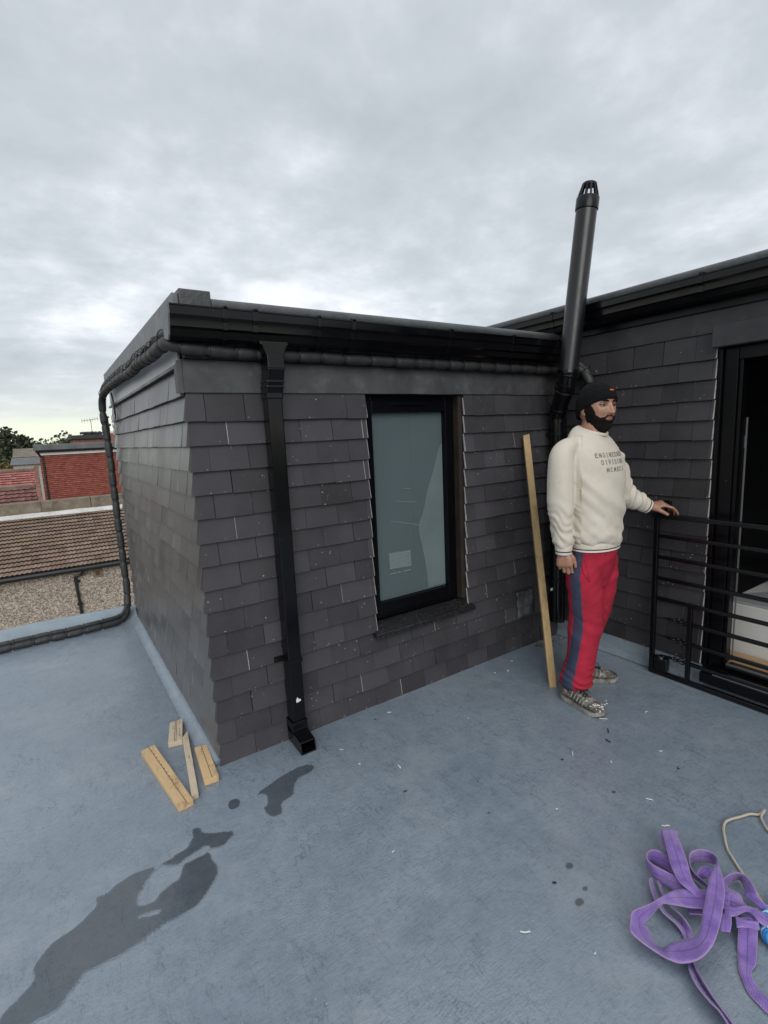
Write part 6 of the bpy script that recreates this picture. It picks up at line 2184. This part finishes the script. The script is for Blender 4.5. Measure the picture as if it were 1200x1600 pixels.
M['pebble'] = pebbledash()
M['brown_roof'] = tiled_roof_mat('brown_pantiles', (0.125, 0.082, 0.060), (0.190, 0.128, 0.096), (0.255, 0.178, 0.135), 0.75)
M['red_tiles'] = tiled_roof_mat('red_plain_tiles', (0.165, 0.045, 0.032), (0.235, 0.062, 0.044), (0.30, 0.088, 0.060))
M['pink_roof'] = tiled_roof_mat('pink_red_tiles', (0.26, 0.080, 0.068), (0.33, 0.115, 0.098), (0.40, 0.165, 0.145))
M['brown_red'] = tiled_roof_mat('weathered_red_pantiles', (0.13, 0.058, 0.052), (0.19, 0.085, 0.075), (0.25, 0.125, 0.11))
M['coping'] = simple('weathered_render', (0.155, 0.130, 0.098), 0.9, var=0.4, scale=2.2, bump=0.5, bscale=9, dirt=((0.30, 0.25, 0.17), 3.2, 0.52, 0.7, 0.6))
M['mortar'] = simple('pale_flashing', (0.50, 0.49, 0.47), 0.8, var=0.2, scale=3)
M['rain'] = simple('old_black_gutter', (0.015, 0.015, 0.017), 0.35)
M['whitewood'] = simple('white_fascia_board', (0.62, 0.61, 0.60), 0.6, var=0.1, scale=2)
M['greyroof'] = simple('grey_felt_roof', (0.105, 0.11, 0.11), 0.7, var=0.3, scale=2)
M['darkroof'] = simple('dark_slate_roof', (0.035, 0.035, 0.037), 0.8, var=0.3, scale=2)
M['brick'] = simple('red_brick', (0.23, 0.11, 0.085), 0.9, var=0.35, scale=5)
M['render'] = simple('pale_render', (0.42, 0.40, 0.36), 0.9, var=0.15, scale=1)
M['vent'] = simple('terracotta_air_brick', (0.135, 0.055, 0.02), 0.8, var=0.3, scale=30)

R = random.Random(31)
nb = thing('pebbledash_house', (-1, 22, -7), 'low house behind with pebbledash wall and mossy brown tiled roof', 'house')
EX0, EX1 = -9.0, 6.2
mb = MB()
mb.box((EX0, 21.12, -7.0), (EX1, 26.3, -3.35))
mb.build('wall', M['pebble'], nb)
slope_dir = Vector((0, 25.5 - 20.9, -1.60 + 3.22))
ln = slope_dir.length
nv = 15
mb = MB()
pantiles(mb, (EX0, 20.9, -3.26), (1, 0, 0), slope_dir, 50, nv, ln / nv, (EX1 - EX0) / 50, R)
mb.build('roof', M['brown_roof'], nb, smooth=60)
mb = MB()
mb.hexa([(EX0, 21.0, -3.40), (EX1, 21.0, -3.40), (EX1, 25.6, -3.40), (EX0, 25.6, -3.40), (EX0, 21.0, -3.27), (EX1, 21.0, -3.27), (EX1, 25.6, -1.66), (EX0, 25.6, -1.66)])
mb.build('roof_deck', M['darkroof'], nb)
mb = MB()
mb.tube([(EX0, 20.83, -3.33), (EX1, 20.83, -3.35)], 0.085, 12)
mb.box((EX0, 20.92, -3.46), (EX1, 21.0, -3.28))
g_ = mb.build('gutter', M['rain'], nb, smooth=40)
dpath = catmull([(0.24, 20.85, -3.36), (0.24, 20.86, -3.47), (0.20, 20.98, -3.58), (0.0, 21.04, -3.66), (-0.03, 21.05, -3.80), (0.0, 21.05, -4.6), (0.02, 21.05, -5.15), (0.02, 21.05, -7.0)], 6)
mb = MB()
mb.tube(dpath, 0.055, 10)
for z in (-4.85, -3.9):
    mb.lathe([(0.056, 0), (0.075, 0.01), (0.075, 0.09), (0.056, 0.1)], (0.01, 21.05, z), (0, 0, 1), 12)
    mb.box((-0.10, 21.04, z + 0.02), (0.12, 21.115, z + 0.08))
mb.build('downpipe', M['rain'], nb, smooth=50)
mb = MB()
mb.box((0.60, 21.09, -3.84), (0.93, 21.115, -3.50))
mb.build('patched_render', M['coping'], nb)
mb = MB()
for r_ in range(5):
    for c_ in range(5):
        mb.box((0.685 + c_ * 0.031, 21.075, -3.755 + r_ * 0.036), (0.685 + c_ * 0.031 + 0.026, 21.089, -3.755 + r_ * 0.036 + 0.030))
mb.build('air_brick', M['vent'], nb)
mb = MB()
R2 = random.Random(6)
x = EX0
while x < EX1:
    w_ = R2.uniform(1.6, 2.6)
    x2 = min(x + w_, EX1)
    h_ = R2.uniform(-0.03, 0.03)
    mb.hexa([(x, 25.55, -1.8), (x2 - 0.02, 25.55, -1.8), (x2 - 0.02, 26.0, -1.8), (x, 26.0, -1.8),
             (x, 25.58, -0.97 + h_), (x2 - 0.02, 25.58, -0.95 + h_), (x2 - 0.02, 25.98, -0.93 + h_), (x, 25.98, -0.95 + h_)])
    x = x2
mb.build('parapet', M['coping'], nb, bevel=0.02)
mb = MB()
xs = np.linspace(EX0, EX1, 70)
vs = []
for x in xs:
    a = 0.02 + 0.05 * noise.noise((x * 1.1, 0, 0)) + 0.03 * noise.noise((x * 5, 1, 0))
    vs += [(x, 25.545, -1.44 + a * 0.3), (x, 25.36 - a * 0.6, -1.585), (x, 25.36 - a * 0.6, -1.62), (x, 25.56, -1.6)]
fs = []
for i in range(len(xs) - 1):
    for k in range(4):
        fs.append((i * 4 + k, i * 4 + (k + 1) % 4, i * 4 + 4 + (k + 1) % 4, i * 4 + 4 + k))
mb.add(vs, fs)
mb.build('flashing', M['mortar'], nb, smooth=50)

# red tile hung dormer beyond
rd = thing('red_tiled_dormer', (1, 29, -7), 'flat roofed dormer hung with red tiles on the next row', 'dormer')
mb = MB()
RX_0, RX_1 = -0.66, 7.5
gz = 0.1
nr = 24
for r_ in range(nr):
    z = -1.30 + r_ * gz
    x = RX_0 - (0.085 if r_ % 2 else 0)
    while x < RX_1:
        a, c_ = max(x, RX_0) + 0.003, min(x + 0.17, RX_1) - 0.003
        if c_ > a + 0.02:
            mb.hexa([(a, 28.93 + R.uniform(-.008, .008), z), (c_, 28.93, z), (c_, 28.99, z), (a, 28.99, z), (a, 28.992, z + gz + 0.006), (c_, 28.992, z + gz + 0.006), (c_, 29.005, z + gz + 0.006), (a, 29.005, z + gz + 0.006)],
                    0, min(1, max(0, R.gauss(0.5, 0.2))))
        x += 0.17
mb.build('tile_cladding', M['red_tiles'], rd)
mb = MB()
mb.box((RX_0 + 0.01, 29.01, -7), (RX_1, 33, 1.34))
mb.build('core_wall', M['brick'], rd)
mb = MB()
for r_ in range(nr):
    z = -1.30 + r_ * gz
    for k in range(22):
        y = 29.0 + k * 0.17 - (0.085 if r_ % 2 else 0)
        mb.hexa([(RX_0 - 0.022, y, z), (RX_0, y, z), (RX_0, y + 0.165, z), (RX_0 - 0.022, y + 0.165, z), (RX_0 - 0.004, y, z + 0.106), (RX_0 + 0.006, y, z + 0.106), (RX_0 + 0.006, y + 0.165, z + 0.106), (RX_0 - 0.004, y + 0.165, z + 0.106)], 0, R.random())
tag(mb.build('tile_cladding', M['brown_red'], rd), 'darker tiled cheek')
mb = MB()
mb.box((RX_0 - 0.05, 28.88, 1.10), (RX_1, 28.965, 1.31))
mb.build('fascia', M['whitewood'], rd)
mb = MB()
mb.box((RX_0 - 0.22, 28.62, 1.345), (RX_1, 33.2, 1.64))
mb.build('roof', M['greyroof'], rd, bevel=0.03)
mb = MB()
mb.tube([(RX_0 - 0.15, 28.78, 1.30), (RX_1, 28.78, 1.31)], 0.06, 10)
mb.tube(catmull([(RX_0 - 0.06, 28.78, 1.27), (RX_0 + 0.0, 28.9, 1.12), (RX_0 + 0.12, 28.93, 0.95), (RX_0 + 0.13, 28.93, 0.0), (RX_0 + 0.13, 28.93, -2.0)], 6), 0.05, 8)
mb.build('gutter', M['rain'], rd, smooth=50)
# party wall verge beside it
pw_ = thing('party_wall', (-0.95, 29.6, -7), 'narrow dark brick party wall running down beside the red dormer', 'wall')
mb = MB()
mb.hexa([(-1.0, 28.9, -7), (-0.80, 28.9, -7), (-0.80, 30.6, -7), (-1.0, 30.6, -7), (-1.0, 28.9, -1.25), (-0.80, 28.9, -1.25), (-0.80, 30.6, 0.55), (-1.0, 30.6, 0.55)])
mb.build('brickwork', M['brick'], pw_)
mb = MB()
mb.hexa([(-0.84, 28.85, -1.245), (-0.79, 28.85, -1.245), (-0.79, 30.6, 0.555), (-0.84, 30.6, 0.555), (-0.84, 28.85, -1.18), (-0.79, 28.85, -1.18), (-0.79, 30.6, 0.62), (-0.84, 30.6, 0.62)])
mb.build('coping', M['coping'], pw_)

# roofs further off
ph = thing('pantiled_house', (-4, 31, -7), 'house with weathered red brown pantile roof left of the red dormer', 'house')
mb = MB()
sd_ = Vector((0, 3.0, 1.75))
pantiles(mb, (-9.5, 29.0, -2.35), (1, 0, 0), sd_, 30, 10, sd_.length / 10, 8.45 / 30, R, amp=0.03, roll=1)
mb.build('roof', M['brown_red'], ph, smooth=60)
mb = MB()
mb.hexa([(-9.5, 29.1, -7), (-1.05, 29.1, -7), (-1.05, 34, -7), (-9.5, 34, -7), (-9.5, 29.1, -2.45), (-1.05, 29.1, -2.45), (-1.05, 32.0, -0.72), (-9.5, 32.0, -0.72)])
mb.build('wall', M['brick'], ph)
mb = MB()
mb.box((-9.5, 31.85, -0.75), (-1.05, 32.2, -0.50))
mb.build('ridge', M['coping'], ph, bevel=0.05)
pk = thing('pink_roof_house', (-4, 38, -7), 'far house with bright pinkish red tiled roof above the brown one', 'house')
mb = MB()
sd_ = Vector((0, 1.6, 0.95))
pantiles(mb, (-10.5, 37.2, -0.85), (1, 0, 0), sd_, 36, 7, sd_.length / 7, 9.45 / 36, R, amp=0.03, roll=1)
mb.build('roof', M['pink_roof'], pk, smooth=60)
mb = MB()
mb.hexa([(-10.5, 37.3, -7), (-1.05, 37.3, -7), (-1.05, 41, -7), (-10.5, 41, -7), (-10.5, 37.3, -0.95), (-1.05, 37.3, -0.95), (-1.05, 38.75, 0.05), (-10.5, 38.75, 0.05)])
mb.build('wall', M['render'], pk)
mb = MB()
mb.box((-10.5, 38.6, 0.06), (-1.05, 38.95, 0.22))
mb.build('ridge', M['coping'], pk, bevel=0.03)


def far_house(name, x0, x1, y, ztop, roof_mat, wall_mat, label, rise=1.2, flat=False):
    h = thing(name, ((x0 + x1) / 2, y, -7), label, 'house')
    q_ = MB()
    q_.box((x0, y, -7), (x1, y + 7, ztop - rise))
    q_.build('wall', wall_mat, h)
    q_ = MB()
    if flat:
        q_.box((x0 - 0.2, y - 0.25, ztop - rise + 0.005), (x1 + 0.2, y + 7.2, ztop))
    else:
        q_.hexa([(x0 - 0.2, y - 0.3, ztop - rise), (x1 + 0.2, y - 0.3, ztop - rise), (x1 + 0.2, y + 7.3, ztop - rise), (x0 - 0.2, y + 7.3, ztop - rise),
                 (x0 - 0.2, y + 3.4, ztop), (x1 + 0.2, y + 3.4, ztop), (x1 + 0.2, y + 3.6, ztop), (x0 - 0.2, y + 3.6, ztop)])
    q_.build('roof', roof_mat, h, bevel=0.04)
    for i in range(2):
        cx = x0 + (x1 - x0) * (0.25 + 0.5 * i)
        if x1 - x0 > 3:
            q_ = MB()
            q_.box((cx - 0.5, y - 0.03, ztop - rise - 1.5), (cx + 0.5, y - 0.002, ztop - rise - 0.4))
            q_.build('window', M['darkroof'], h)
    return h


far_house('grey_roof_house', -2.6, 0.4, 48, 0.75, M['greyroof'], M['render'], 'distant house with low grey roof just left of the red dormer', 0.5)
far_house('slate_roof_house', -2.7, 0.2, 56, 1.55, M['coping'], M['render'], 'farther house with pale stone coloured roof and stepped gable', 0.8)
far_house('brown_roof_house', -3.4, -0.4, 70, 2.0, M['darkroof'], M['brick'], 'farthest small house with dark roof under the tree line', 0.9)
fh = far_house('dark_roof_house', 1.6, 6.6, 44, 2.35, M['darkroof'], M['brick'], 'dark flat roofed house rising over the red dormer roof', 0.32, True)
q_ = MB()
for k in range(60):
    a = R.uniform(0, PI)
    q_.ball((2.95 + 0.5 * R.gauss(0, 0.6), 44.5 + R.uniform(0, .5), 2.42 + 0.12 * R.random()), (0.14, 0.1, 0.10), 6)
q_.build('roof_cowl', M['darkroof'], fh)
ch = thing('chimney_stack', (4.1, 41, -7), 'red brick chimney stack with black cowl partly behind the insulated pipe', 'chimney')
q_ = MB()
q_.box((3.5, 41, -7), (4.35, 41.7, 2.35))
q_.build('stack', M['brick'], ch)
q_ = MB()
q_.box((3.42, 40.95, 2.35), (4.43, 41.78, 2.52))
q_.build('cap', M['whitewood'], ch)
q_ = MB()
q_.lathe([(0.16, 0), (0.15, 0.35), (0.26, 0.40), (0.26, 0.52), (0.13, 0.58), (0.13, 0.95), (0.20, 1.0), (0.2, 1.1)], (3.75, 41.35, 2.52), (0, 0, 1), 12)
q_.build('cowl', M['darkroof'], ch)
ae = thing('television_aerial', (2.95, 44.6, 2.3), 'thin television aerial on the dark far roof', 'aerial')
q_ = MB()
q_.tube([(2.95, 44.6, 2.3), (2.95, 44.6, 3.55)], 0.02, 6)
q_.build('mast', M['rain'], ae)
q_ = MB()
q_.tube([(2.3, 44.6, 3.45), (3.5, 44.6, 3.62)], 0.016, 6)
for k in range(7):
    x = 2.35 + k * 0.18
    q_.tube([(x, 44.6, 3.46 + 0.025 * k - 0.16), (x, 44.6, 3.46 + 0.025 * k + 0.16)], 0.010, 5)
q_.build('boom', M['rain'], ae)

# trees
m, t, b = mat('autumn_foliage')
at = N(t, 'ShaderNodeAttribute', attribute_name='tone')
c = ramp(t, at.outputs['Fac'], [(0.0, (0.030, 0.042, 0.022)), (0.45, (0.058, 0.072, 0.032)), (0.8, (0.10, 0.105, 0.04)), (1.0, (0.20, 0.13, 0.04))])
t.links.new(c.outputs[0], b.inputs['Base Color'])
b.inputs['Roughness'].default_value = 0.8
M['leaf'] = m
M['bark'] = simple('bark', (0.06, 0.05, 0.04), 0.95)


def tree(x, y, zb, h, w, label, tone, seed, conical=False, leaves=3200):
    R = random.Random(seed)
    tr_ = thing('tree', (x, y, zb), label, 'tree', 'trees on the skyline')
    q_ = MB()
    q_.tube([(x, y, zb), (x + 0.1, y, zb + h * 0.5), (x, y + 0.1, zb + h * 0.9)], [0.03 * h, 0.022 * h, 0.005 * h], 8)
    for k in range(7):
        a = R.uniform(0, 2 * PI)
        z0 = zb + h * R.uniform(0.3, 0.7)
        q_.tube([(x, y, z0), (x + w * 0.35 * math.cos(a), y + w * 0.35 * math.sin(a), z0 + h * 0.18)], [0.012 * h, 0.003 * h], 5)
    q_.build('trunk', M['bark'], tr_, smooth=60)
    q_ = MB()
    cl_ = []
    for k in range(44):
        f = R.uniform(0.22, 0.97)
        rad = w * 0.5 * ((1.05 - f) if conical else math.sin(PI * min(0.97, 0.12 + 0.85 * f)) ** 0.6)
        a = R.uniform(0, 2 * PI)
        rr = rad * math.sqrt(R.random())
        cl_.append((Vector((x + rr * math.cos(a), y + rr * math.sin(a), zb + h * f)), w * R.uniform(0.11, 0.22), R.gauss(tone, 0.14)))
    for k in range(leaves):
        c_, r_, tn = R.choice(cl_)
        v = Vector((R.gauss(0, 1), R.gauss(0, 1), R.gauss(0, 0.8)))
        p = c_ + v.normalized() * r_ * R.random() ** 0.4
        s = 0.022 * h * R.uniform(0.5, 1.2)
        n_ = Vector((R.gauss(0, 1), R.gauss(0, 1), R.gauss(0, 1) + 0.5)).normalized()
        a_ = n_.orthogonal().normalized() * s
        b2_ = n_.cross(a_)
        q_.add([p - a_, p - b2_ * 0.7, p + a_, p + b2_ * 0.7], [(0, 1, 2, 3)], 0, min(1, max(0, R.gauss(tn, 0.1))))
    q_.build('crown', M['leaf'], tr_)


tree(-6.9, 70, -7, 9.9, 6.5, 'broad green tree cut by the left edge of the photo', 0.42, 1)
tree(-3.6, 64, -7, 10.6, 5.2, 'tallest dark conifer by the left edge', 0.12, 2, True)
tree(-2.1, 66, -7, 10.0, 4.8, 'dark evergreen just right of the tallest conifer', 0.16, 3, True)
tree(-3.7, 52, -7, 7.2, 3.0, 'low golden autumn tree at the left edge below the conifers', 0.85, 4)
tree(-4.6, 57, -7, 9.2, 4.6, 'dull green bushy tree at the far left edge', 0.5, 5)
tree(-0.2, 84, -7, 9.6, 3.4, 'small round tree right of the dark conifers', 0.3, 6)
tree(2.4, 88, -7, 9.7, 4.2, 'pale thin tree over the red dormer roof edge', 0.38, 7)
tree(4.9, 86, -7, 9.9, 3.8, 'far tree nearest the aerial', 0.3, 8)
R = random.Random(12)
q_ = MB()
for k in range(9000):
    x = R.uniform(-140, 120)
    y = 150 + 30 * R.random()
    hz = 11.0 + 2.6 * noise.noise((x * 0.09, 0, 0)) + 1.5 * noise.noise((x * 0.35, 2, 0))
    p = Vector((x, y, -7 + hz * R.random() ** 0.5))
    s = R.uniform(0.25, 0.7)
    n_ = Vector((R.gauss(0, 1), R.gauss(0, 1) - 0.7, R.gauss(0, 1))).normalized()
    a_ = n_.orthogonal().normalized() * s
    b2_ = n_.cross(a_)
    q_.add([p - a_, p - b2_ * 0.7, p + a_, p + b2_ * 0.7], [(0, 1, 2, 3)], 0, min(1, max(0, R.gauss(0.33, 0.15))))
tag(q_.build('distant_trees', M['leaf'], loc=(0, 165, -7)), 'far line of trees along the horizon', 'trees', kind='stuff')
